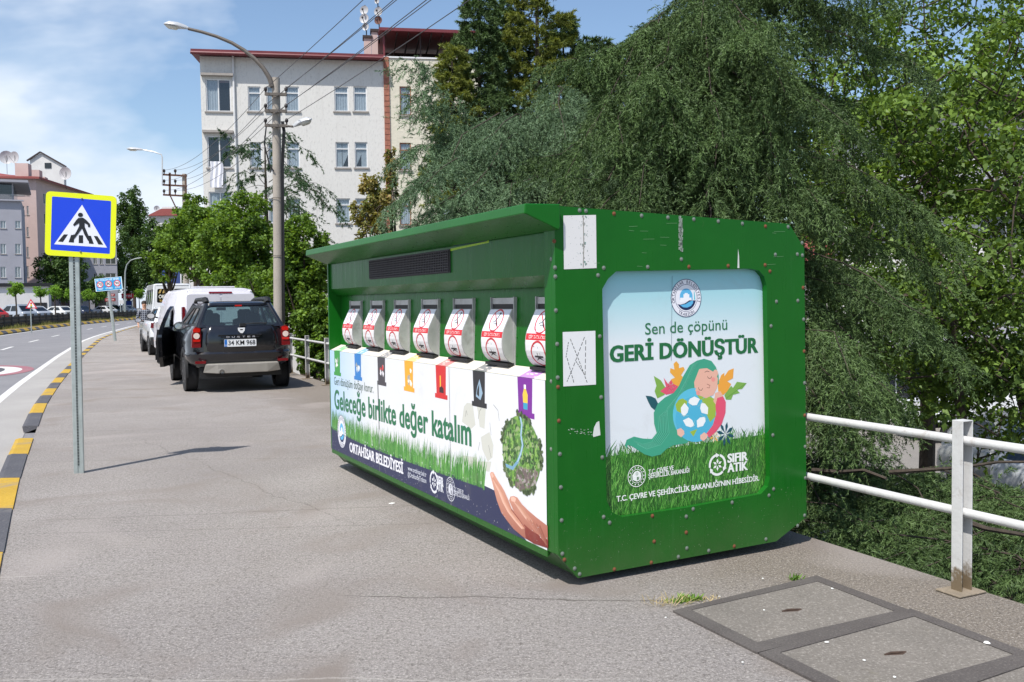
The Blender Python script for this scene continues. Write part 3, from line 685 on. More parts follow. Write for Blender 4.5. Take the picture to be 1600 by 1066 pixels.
# ---- bolts on the near end panel
Z6=[(14,85,0),(37,57,1),(162,67,0),(197,70,0),(353,85,1),(506,96,0),(652,106,0),(796,116,0),(932,127,0),(1066,140,0),(1194,155,1),(1320,158,0),(1397,247,0),(1371,310,0),(1399,316,0),(1249,312,0),(21,238,1),(25,384,0),(27,434,0),(296,386,0),(264,427,0),(540,381,0),(769,380,1),(987,375,1),(1192,370,1),(1219,405,1),(720,155,0),(723,245,0),(727,338,0),(1255,573,0),(1374,568,0),(1403,496,1),(30,622,0),(37,809,0),(40,995,0),(274,766,0),(1225,709,0),(1406,672,0),(1409,849,1),(1230,1012,0),(1411,1025,0),(42,1048,1)]
Z7=[(44,192,1),(49,365,0),(54,538,0),(58,710,0),(62,884,0),(73,915,1),(126,961,0),(152,990,0),(264,69,0),(270,382,0),(277,692,0),(308,722,0),(531,687,1),(707,690,0),(743,651,0),(946,617,0),(1138,580,0),(1162,547,0),(1158,266,0),(707,773,1),(710,855,0),(525,930,1),(540,820,1),(666,900,0),(824,868,0),(957,845,1),(1122,808,0),(1287,738,0),(1323,684,0),(1327,489,0),(1326,326,0),(1324,163,1),(333,965,1)]
bl=[(860+x/3.554,310+y/3.554,r) for x,y,r in Z6]+[(860+x/3.332,600+y/3.332,r) for x,y,r in Z7]
def bolt(mat):
    mb=MB(); mb.loft([[(r*math.cos(2*PI*j/10),-h,r*math.sin(2*PI*j/10)) for j in range(10)] for r,h in ((.0125,0),(.0125,.0012),(.0085,.002),(.0082,.004),(.0045,.006))]); return mb.build('bolt',mat,rec,smooth=True)
pb={0:bolt(m_bolt),1:bolt(m_rust)}; pb[1]['label']='rusty bolt'
used={0:0,1:0}
for x,y,r in bl:
    u,v=onend(x,y)
    o=pb[r] if not used[r] else pb[r].copy()
    if used[r]: C.objects.link(o); o.parent=rec
    used[r]=1; o.location=(u,0,v)
# corner-flange bolts on the front
for px,py in ((861,405),(861,596),(861,702)):
    u,v=onfront(px,py); o=pb[0].copy(); C.objects.link(o); o.parent=rec; o.rotation_euler=(0,0,-PI/2); o.location=(-.0,-u,v)
# ---- small stickers and scuffs on the end panel
def E8(x,y): return onend(920+x/3.553,420+y/3.553)
def ET(u,v,w_): return (u,-.0015-w_,v)
ar=Art(ET,.00006)
ar.poly([onend(*p) for p in ((880,337),(931,336),(932,419),(881,421))],(222,220,218))
g=random.Random(3)
for i in range(230):
    x=g.uniform(882,930); y=g.uniform(338,419); k=.5+1.3*math.exp(-((x-912)/5)**2)
    if g.random()<.5*k: 
        s=g.uniform(.4,.9)*k; ar.poly([onend(x+a*s,y+b*s*1.8) for a,b in ((-1,-1),(1,-.6),(.7,1),(-.8,.8))],(150-30*g.random(),150,142),up=(i%20==0))
ar.stroke([onend(911,337),onend(912,385),onend(911,418)],.006,(150,146,138))
ar.build('sticker',m_prf,rec,fix=False)['label']='weathered white sticker with dark streaks'
ar=Art(ET,.00006)
ar.poly([onend(*p) for p in ((879,519),(930,517),(931,601),(880,604))],(226,226,226))
for pts in ([(891,530),(905,565),(918,600)],[(913,527),(895,575),(885,598)],[(888,535),(884,560)],[(915,532),(914,590)],[(886,560),(897,600)],[(900,565),(913,585)]):
    for a,b in zip(pts[:-1],pts[1:]):
        for i in range(0,6,1):
            f0,f1=i/6,(i+.62)/6; ar.stroke([onend(a[0]+(b[0]-a[0])*f,a[1]+(b[1]-a[1])*f) for f in (f0,f1)],.0045,(70,72,70),up=False)
ar.build('sticker',m_prf,rec,fix=False)['label']='white sticker scribbled with dotted crosses'
ar=Art(ET,.00006)
ar.poly([onend(*p) for p in ((926,680),(928,668),(932,660),(936,658),(938,680),(927,683))],(214,216,212))
for i in range(26):
    x=g.uniform(884,925); y=672+g.uniform(-3,6)+ (x-884)*.05; s=g.uniform(.5,2.2); ar.poly([onend(x,y),onend(x+s*2,y-.3),onend(x+s*1.6,y+g.uniform(.3,1))],(190,198,186),up=False)
ar.poly([onend(*p) for p in ((1152,419),(1153,389),(1154.5,400),(1155,419))],(214,218,214))
for i in range(70):
    x=1062+g.uniform(-2,3); y=g.uniform(337,388); s=g.uniform(1.2,2.6); ar.poly([onend(x,y),onend(x+s,y+.3),onend(x+s*.8,y+s*2.4),onend(x-.3,y+s*2)],(150,160,148),up=False)
for i in range(120):
    x=g.uniform(900,1240); y=g.uniform(800,880)-(x-900)*.14; s=g.uniform(.3,.9); ar.poly([onend(x,y),onend(x+s,y),onend(x+s*.7,y+s)],(176,186,166),up=False)
for i in range(14):
    x=g.uniform(900,1230); y=g.uniform(345,420); ar.stroke([onend(x,y),onend(x+g.uniform(6,18),y+g.uniform(-.8,.8))],.0016,(110,150,106),up=False)
ar.build('scuff_mark',m_prf,rec,fix=False)['kind']='stuff'
# ---- seal used on both prints
def seal(ar,cx,cy,r,k=1):
    ar.poly(circ(cx,cy,r,32,r) if k==1 else [(cx+k*r*math.cos(a),cy+r*math.sin(a)) for a in [2*PI*i/32 for i in range(32)]],(232,232,238))
    ar.ring(cx,cy,r*.965,r,(30,44,92),32,k); ar.ring(cx,cy,r*.70,r*.725,(30,44,92),30,k)
    ar.arctext('ORTAHİSAR BELEDİYESİ',cx,cy,r*.76,r*.155,(26,36,80),90,215,False,k)
    ar.arctext('TRABZON',cx,cy,r*.93,r*.15,(26,36,80),270,72,True,k)
    q=lambda pts:[(cx+x*r*k,cy+y*r) for x,y in pts]
    ar.poly(q([(-.42,.0)]+[(-.42*math.cos(a),.08+.42*math.sin(a)) for a in [PI*i/12 for i in range(1,12)]]+[(.42,0),(.42,-.1),(-.42,-.1)]),(92,178,222))
    ar.poly(q([(-.40,-.22),(-.40,.02),(-.18,.02),(-.18,.20),(-.1,.20),(-.1,.26),(.1,.26),(.1,.20),(.2,.2),(.2,.02),(.34,.02),(.34,-.14)]),(240,240,244))
    ar.poly(q([(.50,-.1),(.50,.25),(.53,.4),(.56,.25),(.60,-.1)]),(110,196,210))
    ar.poly(q([(-.62,-.3)]+[(.64*math.cos(a),.64*math.sin(a)) for a in [PI+.55+(PI-.75)*i/12 for i in range(13)]]+[(.2,-.12),(-.1,-.28),(-.4,-.34)]),(22,40,84))
    ar.poly(q([(-.40,-.36),(-.05,-.32),(.2,-.2),(.46,-.12),(.44,-.28),(.3,-.42),(.05,-.50),(-.2,-.48)]),(92,178,222))
def ministry(ar,cx,cy,r,k,col,bgc):
    ar.ring(cx,cy,r*.93,r,col,26,k); ar.ring(cx,cy,r*.60,r*.65,col,24,k)
    for i in range(14):
        a=2*PI*i/14; x,y=cx+k*r*.79*math.cos(a),cy+r*.79*math.sin(a); ar.poly([(x+k*r*.07*math.cos(t),y+r*.07*math.sin(t)) for t in [2*PI*j/5+.3 for j in range(5)]],col,up=False)
    ar.poly([(cx+k*x*r,cy+y*r) for x,y in ((-.45,-.3),(-.5,.1),(-.25,.42),(.1,.5),(.42,.3),(.5,-.05),(.4,-.38),(0,-.5))],col)
    ar.poly([(cx+k*x*r,cy+y*r) for x,y in ((.0,-.38),(.0,-.08),(.12,-.08),(.12,-.38))],bgc); ar.poly([(cx+k*x*r,cy+y*r) for x,y in ((.16,-.36),(.16,-.08),(.26,-.08),(.26,-.34))],bgc,up=False)
    ar.ring(cx+k*.02*r,cy+.2*r,.09*r,.14*r,bgc,12,k)
def sifir(ar,cx,cy,r,k,col):
    for j in range(3):
        a0=R(100+120*j); ar.ring(cx,cy,r*.78,r,col,9,k,a0,a0+R(92)); a=a0-R(0)
        p=lambda rr,t:(cx+k*rr*math.cos(t),cy+rr*math.sin(t))
        ar.poly([p(r*.66,a),p(r*.9,a-R(26)),p(r*1.12,a)],col)
    for j in range(6):
        a=R(60*j+30); p=lambda rr,t:(cx+k*rr*math.cos(t),cy+rr*math.sin(t)); ar.poly([p(r*.1,a),p(r*.34,a+.36),p(r*.56,a),p(r*.34,a-.36)],col,up=False)
def grass(ar,top,bot,n,hgt,cols,seed,u0,u1,rows=1,wd=.006,lean=.35):
    """blades rooted between bot(u) and top(u)"""
    g=random.Random(seed); ar.L+=1; L0=ar.L
    for i in range(n):
        f=1-(i/n); u=g.uniform(u0,u1); v=bot(u)+(top(u)-bot(u))*f
        h=hgt*g.uniform(.45,1.25); l=g.gauss(0,lean)*h; ww=wd*g.uniform(.6,1.3); c=s2l(g.choice(cols)); k=g.uniform(.75,1.15); c=tuple(min(1,q*k) for q in c)
        ar.L=L0+25*(i/n)
        ar.add([ar.T(*p,ar.L*ar.step) for p in ((u-ww/2,v),(u+ww/2,v),(u+l*.45+ww*.3,v+h*.55),(u+l,v+h),(u+l*.35-ww*.3,v+h*.55))],[(0,1,2,3,4)],0,c)
    ar.L=L0+26
# ---- the poster in the end panel
PY=.046
def PT(u,v,w_): return (u,PY-w_,v)
ar=Art(PT)
def B8(x,y): return onend(920+x/3.553,420+y/3.553,PY)
pu0,pu1=hole[0][0]-.015,hole[8][0]+.02; pv0=min(h[1] for h in hole)-.02; pv1=max(h[1] for h in hole)+.02
n=18
for i in range(n):
    a=pv1-(pv1-1.0)*i/n; b=pv1-(pv1-1.0)*(i+1)/n; f=min(1,max(0,(i-1)/9)); f1=min(1,max(0,i/9))
    ca=tuple(p+(q-p)*f for p,q in zip((140,202,212),(224,229,232))); cb=tuple(p+(q-p)*f1 for p,q in zip((140,202,212),(224,229,232)))
    ar.poly([(pu0,a),(pu1,a),(pu1,b),(pu0,b)],[ca,ca,cb,cb],up=False)
ar.poly([(pu0,1.0),(pu1,1.0),(pu1,pv0),(pu0,pv0)],(224,229,232),up=False)
gt=onend(1070,690,PY)[1]
gl=onend(950,706,PY)[1]; gr_=onend(1192,672,PY)[1]; gtop=lambda u:gl+(gr_-gl)*(u-pu0)/(pu1-pu0)-.03
ar.poly([(pu0,gtop(pu0)),(pu1,gtop(pu1)),(pu1,pv0),(pu0,pv0)],(44,96,34))
GC=[(58,124,40),(76,146,52),(44,104,34),(96,166,66),(120,182,84),(34,84,30),(64,132,44)]
grass(ar,lambda u:gtop(u)-.0,lambda u:pv0-.05,3600,.075,GC,5,pu0,pu1,wd=.005)
grass(ar,lambda u:gtop(u)+.0,lambda u:gtop(u)-.06,240,.085,[(70,140,50),(52,118,40),(96,160,70)],6,pu0,pu1,wd=.0042,lean=.4)
ar.L+=1
P8=lambda pts:[B8(*p) for p in pts]
hair=(62,160,128)
ar.poly(P8([(315,705),(345,708),(370,720),(385,750),(365,785),(345,768),(330,740)]),(24,84,94))
ar.poly(P8([(360,595),(400,620),(425,660),(420,700),(380,720),(365,680),(375,650)]),(126,172,72))
ar.poly(P8([(415,605),(440,640),(455,618),(485,608),(488,640),(498,662),(470,690),(430,700),(395,680),(428,655)]),(222,84,110))
for a in range(6): ar.poly(P8([(455+32*math.cos(a*1.05+t)*q,655+36*math.sin(a*1.05+t)*q) for t,q in ((-.3,.3),(0,1),(.3,.3))]),(238,226,214),up=False)
ar.poly(P8([(485,513),(500,530),(500,552),(525,545),(532,560),(512,590),(527,610),(522,635),(500,655),(470,640),(455,615),(478,605),(450,575),(452,552),(475,560),(470,528)]),(236,168,62))
ar.poly(P8([(804,553),(800,608),(768,625),(790,640),(770,680),(745,702),(718,680),(715,640),(735,590),(752,578),(752,598),(775,565)]),(238,164,62))
ar.poly(P8([(876,635),(850,668),(820,670),(838,690),(800,700),(790,727),(762,727),(752,702),(790,650),(800,662),(822,628)]),(124,172,76))
ar.stroke(P8([(870,638),(760,722)]),.004,(90,140,60))
# lower right leaf and small blossom
for a in range(8):
    t=a*PI/4+.2; ar.poly(P8([(758+q*math.cos(t+d)*48,918+q*math.sin(t+d)*66) for q,d in ((.1,0),(.7,-.22),(1.05,0),(.7,.22))]),(20,76,92),up=False)
for a in range(7):
    t=a*.9; ar.poly(P8([(697+q*math.cos(t+d)*30,930+q*math.sin(t+d)*38) for q,d in ((.1,0),(.6,-.25),(1,0),(.6,.25))]),(236,176,70) if a%2 else (238,220,180),up=False)
ar.poly(P8([(600,510),(640,500),(680,512),(705,545),(720,590),(722,640),(700,650),(650,620),(620,600),(600,640),(560,700),(520,760),(480,860),(500,920),(560,950),(545,968),(470,980),(432,1000),(398,1032),(350,1043),(308,1030),(268,1004),(238,985),(215,978),(212,1000),(200,980),(210,950),(250,932),(300,943),(350,945),(376,912),(362,860),(360,800),(382,750),(422,715),(470,690),(500,650),(522,600),(560,535)]),hair)
g=random.Random(9)
for k in range(13):
    f=k/12; cl=(44,134,110) if k%2 else (96,186,152)
    pts=[(600-28*f+8,520+8*f),(545-20*f+14,600+20*f),(505-30*f+20,680+22*f),(440-40*f+35,745+30*f),(392+45*f,820+10*f),(385+60*f,900+14*f),(350+50*f,962+14*f),(300+20*f,975+26*f),(250+20*f,955+20*f)]
    ar.stroke(P8(pts),.0035,cl,up=False); ar.L+=.1
ar.poly(P8([(612,558),(655,548),(700,572),(716,610),(712,660),(692,700),(650,719),(612,702),(588,672),(584,630)]),(232,178,156))
ar.poly(P8([(612,556),(620,520),(660,510),(700,545),(712,600),(690,572),(655,552)]),hair)
ar.poly([B8(703+14*math.cos(t),580+20*math.sin(t)) for t in [2*PI*i/12 for i in range(12)]],(232,178,156))
ar.poly(P8([(585,680),(612,700),(625,730),(600,760),(575,720)]),(232,178,156))
# globe
ar.poly([B8(590+124*math.cos(t),812+150*math.sin(t)) for t in [2*PI*i/36 for i in range(36)]],(92,190,216))
ar.poly([B8(585+105*math.cos(t),835+125*math.sin(t)) for t in [2*PI*i/30 for i in range(30)]],(78,178,210))
for pts in ([(480,755),(498,728),(520,720),(546,735),(540,780),(512,802),(488,790)],[(628,722),(668,708),(695,722),(706,762),(702,822),(672,852),(650,800),(630,762)],[(560,905),(602,890),(580,932)],[(600,700),(640,712),(620,730)]): ar.poly(P8(pts),(156,184,66))
# face again in front of the globe's upper edge
ar.poly(P8([(600,650),(690,660),(692,700),(650,719),(612,702),(590,676)]),(232,178,156))
for cx,cy,rx,ry in ((622,690,0,0),):
    pass
for a0,cx,cy in ((0,670,598),(0,662,655),(0,622,668)):
    pts=[(cx+11*math.cos(t),cy+11*math.sin(t)) for t in [PI*(.0+i/6) for i in range(7)]]
    if cy<640: ar.stroke(P8(pts),.0032,(90,52,46))
ar.stroke(P8([(608,650+10),(612,672),(624,676),(632,664)]),.0032,(90,52,46)); ar.stroke(P8([(655,640),(672,648),(668,662),(655,660)]),.003,(150,84,72))
ar.stroke(P8([(643,575),(655,568),(668,572)]),.003,(90,52,46))
for cx,cy in ((690,615),(606,690)): ar.poly([B8(cx+11*math.cos(t),cy+13*math.sin(t)) for t in [2*PI*i/10 for i in range(10)]],(236,150,140))
ar.poly(P8([(700,690),(730,680),(748,715),(708,760),(690,735),(698,715)]),(232,178,156))
ar.poly(P8([(712,718),(745,708),(760,740),(758,800),(738,860),(705,905),(668,938),(650,918),(688,868),(706,808),(702,762)]),(226,82,112))
ar.poly(P8([(488,893),(510,884),(528,900),(530,918),(512,936),(492,922)]),(236,186,166)); ar.poly(P8([(618,925),(640,908),(660,922),(655,940),(636,957),(618,945)]),(236,186,166))
for k in range(5):   # recycling arrows
    a0=R(90+72*k); p=lambda rr,t:B8(586+rr*math.cos(t),800-rr*1.13*math.sin(t))
    ar.poly([p(40,a0-.32),p(74,a0-.42),p(80,a0),p(74,a0+.35),p(62,a0+.62),p(38,a0+.3)],(240,242,240)); ar.stroke([p(36,a0+.72),p(74,a0+.5)],.003,(150,196,190))
# words
GRN=(34,112,70)
ar.text('Sen de çöpünü',B8(312,366),B8(768,338),.066,GRN,.004)
ar.text('GERİ DÖNÜŞTÜR',B8(118,518),B8(938,463),.089,(22,104,56),.024,1.03,dup=2)
seal(ar,*B8(540,163),.118)
W_=(238,240,236)
def E7(x,y): return onend(860+x/3.332,600+y/3.332,PY)
ministry(ar,*E7(449,480),.066,1,W_,(50,104,40))
ar.text('T.C. ÇEVRE VE',E7(510,470),E7(640,447),.026,W_,.012,dup=1); ar.text('ŞEHİRCİLİK BAKANLIĞI',E7(510,492),E7(722,460),.026,W_,.012,dup=1)
sifir(ar,*E7(869,421),.070,1,W_)
ar.text('SIFIR',E7(922,410),E7(1026,396),.052,W_,.022,dup=2); ar.text('ATIK',E7(922,460),E7(1026,446),.052,W_,.022,dup=2)
ar.text("T.C. ÇEVRE VE ŞEHİRCİLİK BAKANLIĞI'NIN HİBESİDİR.",E7(344,613),E7(1086,502),.031,W_,.016,dup=1)
ar.stroke([B8(462,40),B8(457,510)],.0022,(90,120,130))
ar.build('poster',m_print,rec,fix=False)['label']='printed poster of a girl hugging the earth over grass'
# ---- banner along the front
FX=-.003
def FT(u,v,w_): return (FX-w_,-u,v)
ar=Art(FT)
def F5(x,y): return onfront(500+x/3.135,530+y/3.135,FX)
ba,bb=-4.49,-.125; bz0,bz1=.2,1.192
def slope_top(u): return bz1
nS=24
for i in range(nS):
    a=ba+(bb-ba)*i/nS; b=ba+(bb-ba)*(i+1)/nS
    cf=lambda u:tuple(p+(q-p)*min(1,(u-ba)/1.2) for p,q in zip((176,208,236),(226,227,229)))
    ar.poly([(a,bz0),(b,bz0),(b,bz1),(a,bz1)],[cf(a),cf(b),cf(b),cf(a)],up=False)
def led(u,v,w_): return (.0+v*.27-.0,-u,1.1935+v*.053+w_)
# ledge on top of the banner
# watermark arrows
for pts in ([(705,330),(720,312),(748,316),(762,420),(742,440),(695,405)],[(765,318),(802,325),(812,345),(806,440),(782,430),(772,350)],[(788,480),(830,455),(850,520),(845,580),(822,600),(795,540)],[(700,570),(770,580),(770,640),(705,610)],[(760,600),(840,600),(830,650),(775,640)]):
    ar.poly([F5(*p) for p in pts],(206,206,196))
for pts in ([(712,380),(716,350),(722,372)],[(775,390),(783,350),(790,340)],[(832,410),(838,470)],[(826,520),(838,580)],[(850,322),(872,350),(878,400)],[(775,545),(783,505)]): ar.stroke([F5(*p) for p in pts],.004,(120,120,112))
top=[(62,430),(110,455),(190,495),(300,540),(430,588),(600,648),(720,688),(800,715),(862,745)]
navy=[F5(*p) for p in top]+[F5(900,850),F5(1010,985)]
navy=[(ba,navy[0][1])]+navy+[(navy[-1][0],bz0),(ba,bz0)]
ar.poly(navy,(44,50,84))
tl=[F5(*p) for p in top]; tu=[p[0] for p in tl]; tv=[p[1] for p in tl]
bt=lambda u:float(np.interp(u,tu,tv))
grass(ar,lambda u:bt(u)+.03,lambda u:bt(u)-.035,1500,.16,[(70,138,58),(92,160,72),(58,118,48),(120,176,92),(84,150,66)],8,ba+.02,F5(805,700)[0],wd=.012,lean=.16)
ar.poly([navy[0]]+[(p[0],p[1]-.022) for p in tl[:-1]]+[(tl[-2][0],tl[-2][1]-.09)]+[(p[0],p[1]-.09) for p in tl[:-1]][::-1]+[(ba,navy[0][1]-.1)],(44,50,84))
# bin-shaped icons
cols=[(54,150,62),(44,124,196),(70,66,72),(240,170,44),(208,44,44),(42,42,46),(124,44,150)]
for k in range(7):
    yc=.372+.645*k; u=-yc; c=cols[6-k]
    ar.poly([(u-.095,1.192),(u+.095,1.192),(u+.085,.985),(u+.115,.985),(u+.115,.952),(u-.115,.952),(u-.115,.985),(u-.085,.985)],c)
    g=random.Random(k*3+1)
    pc=[(240,190,60),(214,220,226),(232,232,226),(240,236,226),(230,226,230),(226,230,226),(236,240,232)][k]
    if k==0:
        ar.poly([(u-.02,1.0),(u+.03,1.0),(u+.035,1.09),(u+.012,1.125),(u-.012,1.125),(u-.03,1.09)],(240,200,70)); ar.poly([(u-.022,1.0),(u+.03,1.0),(u+.032,1.04),(u-.024,1.04)],(60,160,190)); ar.poly([(u-.013,1.125),(u+.013,1.125),(u+.013,1.15),(u-.013,1.15)],(250,250,250))
    elif k==1:
        ar.poly([(u-.05,1.02),(u+.02,1.0),(u+.055,1.05),(u+.01,1.14),(u-.03,1.08)],(150,176,196)); ar.poly([(u-.035,1.035),(u+.0,1.02),(u+.005,1.11),(u-.025,1.07)],(42,42,46))
    elif k==2:
        ar.poly([(u-.02,1.03),(u+.0,1.03),(u+.0,1.12),(u-.02,1.12)],(240,190,60)); ar.poly([(u-.03,.995),(u+.05,.995),(u+.045,1.03),(u+.01,1.045),(u-.03,1.03)],(60,30,34))
    else:
        for j in range(7):
            x,z=u+g.uniform(-.045,.045),1.07+g.uniform(-.055,.055); ar.poly([(x+g.uniform(.012,.03)*math.cos(t),z+g.uniform(.012,.036)*math.sin(t)) for t in [0,1.2,2.4,3.6,4.9]],pc if j%3 else (tuple(max(0,q-70) for q in pc) if k!=4 else (210,60,60)))
# words
ar.text('Geri dönüşüm doğayı korur.',F5(70,222),F5(262,264),.075,(70,96,80),.002)
ar.text('Geleceğe birlikte değer katalım',F5(72,338),F5(742,523),F5(88,255)[1]-F5(88,342)[1],(34,112,74),.018,1.03,dup=1)
ar.text('ORTAHİSAR BELEDİYESİ',F5(146,550),F5(408,660),F5(150,510)[1]-F5(150,553)[1],(232,232,238),.02,dup=2)
cxy=F5(107,453); seal(ar,cxy[0],cxy[1],.5*(F5(107,372)[1]-F5(107,534)[1]),.86)
ar.text('www.ortahisar.bel.tr',F5(431,642),F5(522,676),.036,(210,214,226),.008); ar.text('@OrtahisarBelTrabzon',F5(431,672),F5(522,706),.036,(210,214,226),.008)
cxy=F5(559,700); sifir(ar,cxy[0],cxy[1],.085,.95,(226,228,236)); ar.text('SIFIR',F5(572,709),F5(606,724),.062,(226,228,236),.022,dup=1); ar.text('ATIK',F5(572,737),F5(606,752),.062,(226,228,236),.022,dup=1)
cxy=F5(641,735); ministry(ar,cxy[0],cxy[1],.088,.9,(216,218,228),(44,50,84)); ar.text('T.C. ÇEVRE VE',F5(659,744),F5(703,760),.028,(216,218,228),.01); ar.text('ŞEHİRCİLİK BAKANLIĞI',F5(659,764),F5(733,790),.028,(216,218,228),.01)
# planet of trees
gc=F5(985,560); ry=.5*(F5(985,380)[1]-F5(985,745)[1]); rx=.5*(F5(1078,560)[0]-F5(892,560)[0])
ar.poly([(gc[0]+rx*math.cos(t),gc[1]+ry*math.sin(t)) for t in [2*PI*i/40 for i in range(40)]],(96,134,66))
g=random.Random(21)
pal=[(112,158,66),(86,128,56),(62,98,50),(136,176,88),(74,108,62),(150,168,120),(54,84,46),(100,150,72)]
for i in range(900):
    t=g.uniform(0,2*PI); q=math.sqrt(g.random())*.97; x,y=gc[0]+rx*q*math.cos(t),gc[1]+ry*q*math.sin(t); s=g.uniform(.006,.022)
    col=g.choice(pal) if not (q*math.sin(t)<-.35 and math.cos(t)*q>-.3) else g.choice([(136,124,116),(112,98,96),(164,156,152),(90,96,72)])
    ar.poly([(x+s*g.uniform(.6,1.2)*math.cos(a),y+s*g.uniform(.6,1.2)*math.sin(a)) for a in [0,1.05,2.1,3.14,4.2,5.2]],col,up=(i%30==0))
ar.stroke([F5(*p) for p in ((982,378),(990,420),(986,470),(994,520),(985,560),(970,600),(945,632),(912,618))],.022,(120,164,190)); ar.stroke([F5(*p) for p in ((982,378),(990,420),(986,470),(994,520),(985,560),(970,600))],.008,(190,214,226))
for i in range(620):
    t=g.uniform(0,2*PI); 
    if math.sin(t*5+1)<-.25 : continue
    q=1.0+abs(g.gauss(0,.04)); x,y=gc[0]+rx*q*math.cos(t),gc[1]+ry*q*math.sin(t); s=g.uniform(.007,.019)
    ar.poly([(x+s*g.uniform(.5,1.1)*math.cos(a),y+s*g.uniform(.5,1.1)*math.sin(a)) for a in [0,1.05,2.1,3.14,4.2,5.2]],g.choice([(74,92,58),(92,110,70),(60,78,50),(104,120,84)]),up=(i%30==0))
# hand
sk=lambda pts,ca,cb:(ar.poly([F5(*p) for p in pts],[tuple(a+(b-a)*min(1,max(0,(p[1]-650)/370)) for a,b in zip(ca,cb)) for p in pts]))
sk([(834,660),(840,650),(850,652),(872,692),(892,722),(905,745),(925,790),(940,830),(968,860),(1000,905),(1040,965),(1050,1000),(1000,972),(950,930),(915,885),(890,850),(868,790),(850,720)],(220,164,140),(158,92,76))
sk([(928,790),(934,772),(950,768),(968,776),(990,808),(1020,838),(1060,872),(1116,915),(1119,1024),(1060,1004),(1035,985),(1010,940),(975,880),(945,830)],(226,170,146),(160,92,76))
sk([(1000,905),(1040,940),(1119,985),(1119,1024),(1050,1002),(1010,975)],(190,110,90),(120,44,40))
for k,(cl) in enumerate(((232,186,164),(226,176,152),(214,158,134),(206,146,122))):
    d=k*5; ar.stroke([F5(*p) for p in ((843+d*.3,664+d),(858+d*.6,705),(878+d,745),(897+d,795),(922+d,842),(955+d,885),(990+d,925))],.014,cl)
    ar.stroke([F5(*p) for p in ((945+d,782+d),(966+d,812),(996+d,856),(1030+d,900),(1072+d*.6,950),(1100,985))],.018,tuple(int(q*.97) for q in cl))
for k in range(5): ar.stroke([F5(*p) for p in ((1015+k*16,880+k*9),(1050+k*12,930+k*8),(1095+k*4,975+k*8))],.016,(190-10*k,128-10*k,108-9*k))
ar.stroke([F5(*p) for p in ((940,836),(975,880),(1008,930),(1040,990))],.006,(140,62,50))
ar.poly([F5(*p) for p in ((936,776),(950,771),(962,782),(958,798),(940,794))],(236,186,166))
ar.poly([F5(*p) for p in ((838,660),(846,655),(852,672),(846,680))],(236,186,166))
# seams
for x in (283,632): 
    p=onfront(500+x/3.135,560,FX)[0]; ar.stroke([(p,bz0),(p,bz1)],.005,(150,152,152))
ar.stroke([F5(283,205),F5(291,440)],.012,(70,76,72))
g=random.Random(5)
for i in range(160):
    u=g.uniform(ba,bb); v=bz0+abs(g.gauss(0,.1)); s=g.uniform(.003,.008); ar.poly([(u,v),(u+s,v),(u+s*.7,v+s*1.4)],(196,196,200),up=False)
ar.build('banner',m_print,rec,fix=False)['label']='long printed banner with slogan, grass, bin icons and a planet on a hand'
ar=Art(lambda u,v,w_:(.006+v*.109,-u,1.1925+v*.0497+w_))
ar.poly([(ba,0),(bb,0),(bb,1),(ba,1)],(218,210,198))
for k in range(7):
    u=-(.372+.645*k); c=tuple(int(q*.55+110) for q in cols[6-k]); ar.poly([(u-.095,0),(u+.095,0),(u+.095,.9),(u-.095,.9)],c)
    for j in range(8): x,z=u+g.uniform(-.08,.08),g.uniform(.1,.85); ar.poly([(x,z),(x+.03,z+.02),(x+.02,z+.1),(x-.01,z+.08)],(216,208,200))
ar.build('ledge_print',m_prf,rec,fix=False)
# small yellow-blue sticker remnant and pipes under the canopy
ar=Art(lambda u,v,w_:(.0195-w_,-u,v))
a,b=onfront(700,388,.02),onfront(764,372,.02); ar.poly([(a[0]+.1,2.045),(b[0],2.045),(b[0],2.068),(a[0]+.1,2.062)],(30,70,100)); ar.poly([(a[0]+.03,2.012),(a[0]+.2,2.02),(b[0],2.034),(b[0],2.06),(b[0]-.03,2.045),(a[0]+.03,2.03)],(150,190,20))
ar.build('sticker',m_prf,rec,fix=False)['label']='yellow and blue sticker under the canopy'
# ------------------------------------------------------------------ street things
def onp(px,py,L,rz,yl=0):
    c,s=math.cos(rz),math.sin(rz); f=lambda v:(v[0]*c+v[1]*s,-v[0]*s+v[1]*c,v[2])
    o=f((-L[0],-L[1],CH-L[2])); d=f(ray(px,py)); t=(yl-o[1])/d[1]; return (o[0]+d[0]*t,o[2]+d[2]*t)
m_rail=M('white rail paint',(196,196,195),.55,0,.08,7,.1,40,dirt=.6,dcol=(128,108,88),streak=.1)
m_conc=M('cast concrete',(172,164,152),.9,0,.12,6,.4,70,dirt=.3,dcol=(120,112,102))
m_galv=M('galvanised post',(164,172,170),.45,.35,.12,14,.05,50,dirt=.3,dcol=(120,120,116))
m_black=M('black plastic',(26,26,27),.55,0,.1); m_chrome=M('chrome',(210,210,212),.15,1,.03)
m_sprint=print_mat('sign sheeting',.35,.06)
m_pbase=M('railing foot concrete',(134,122,106),.9,0,.2,8,.4,60,dirt=.5)
_n=m_rail.node_tree; _b=_n.nodes['Principled BSDF']; _o=_b.inputs['Base Color'].links[0].from_socket; _t=nn(_n,'ShaderNodeTexCoord').outputs['Object']; _s=nn(_n,'ShaderNodeSeparateXYZ'); _n.links.new(_t,_s.inputs[0])
_g=mth(_n,'MULTIPLY',mth(_n,'SUBTRACT',mth(_n,'ADD',.16,mth(_n,'MULTIPLY',mth(_n,'SUBTRACT',noise(_n,_t,16,6,.7),.5),.35)),_s.outputs[2]),14,clamp=True)
_n.links.new(mixc(_n,_g,_o,s2l((112,98,78))),_b.inputs['Base Color'])
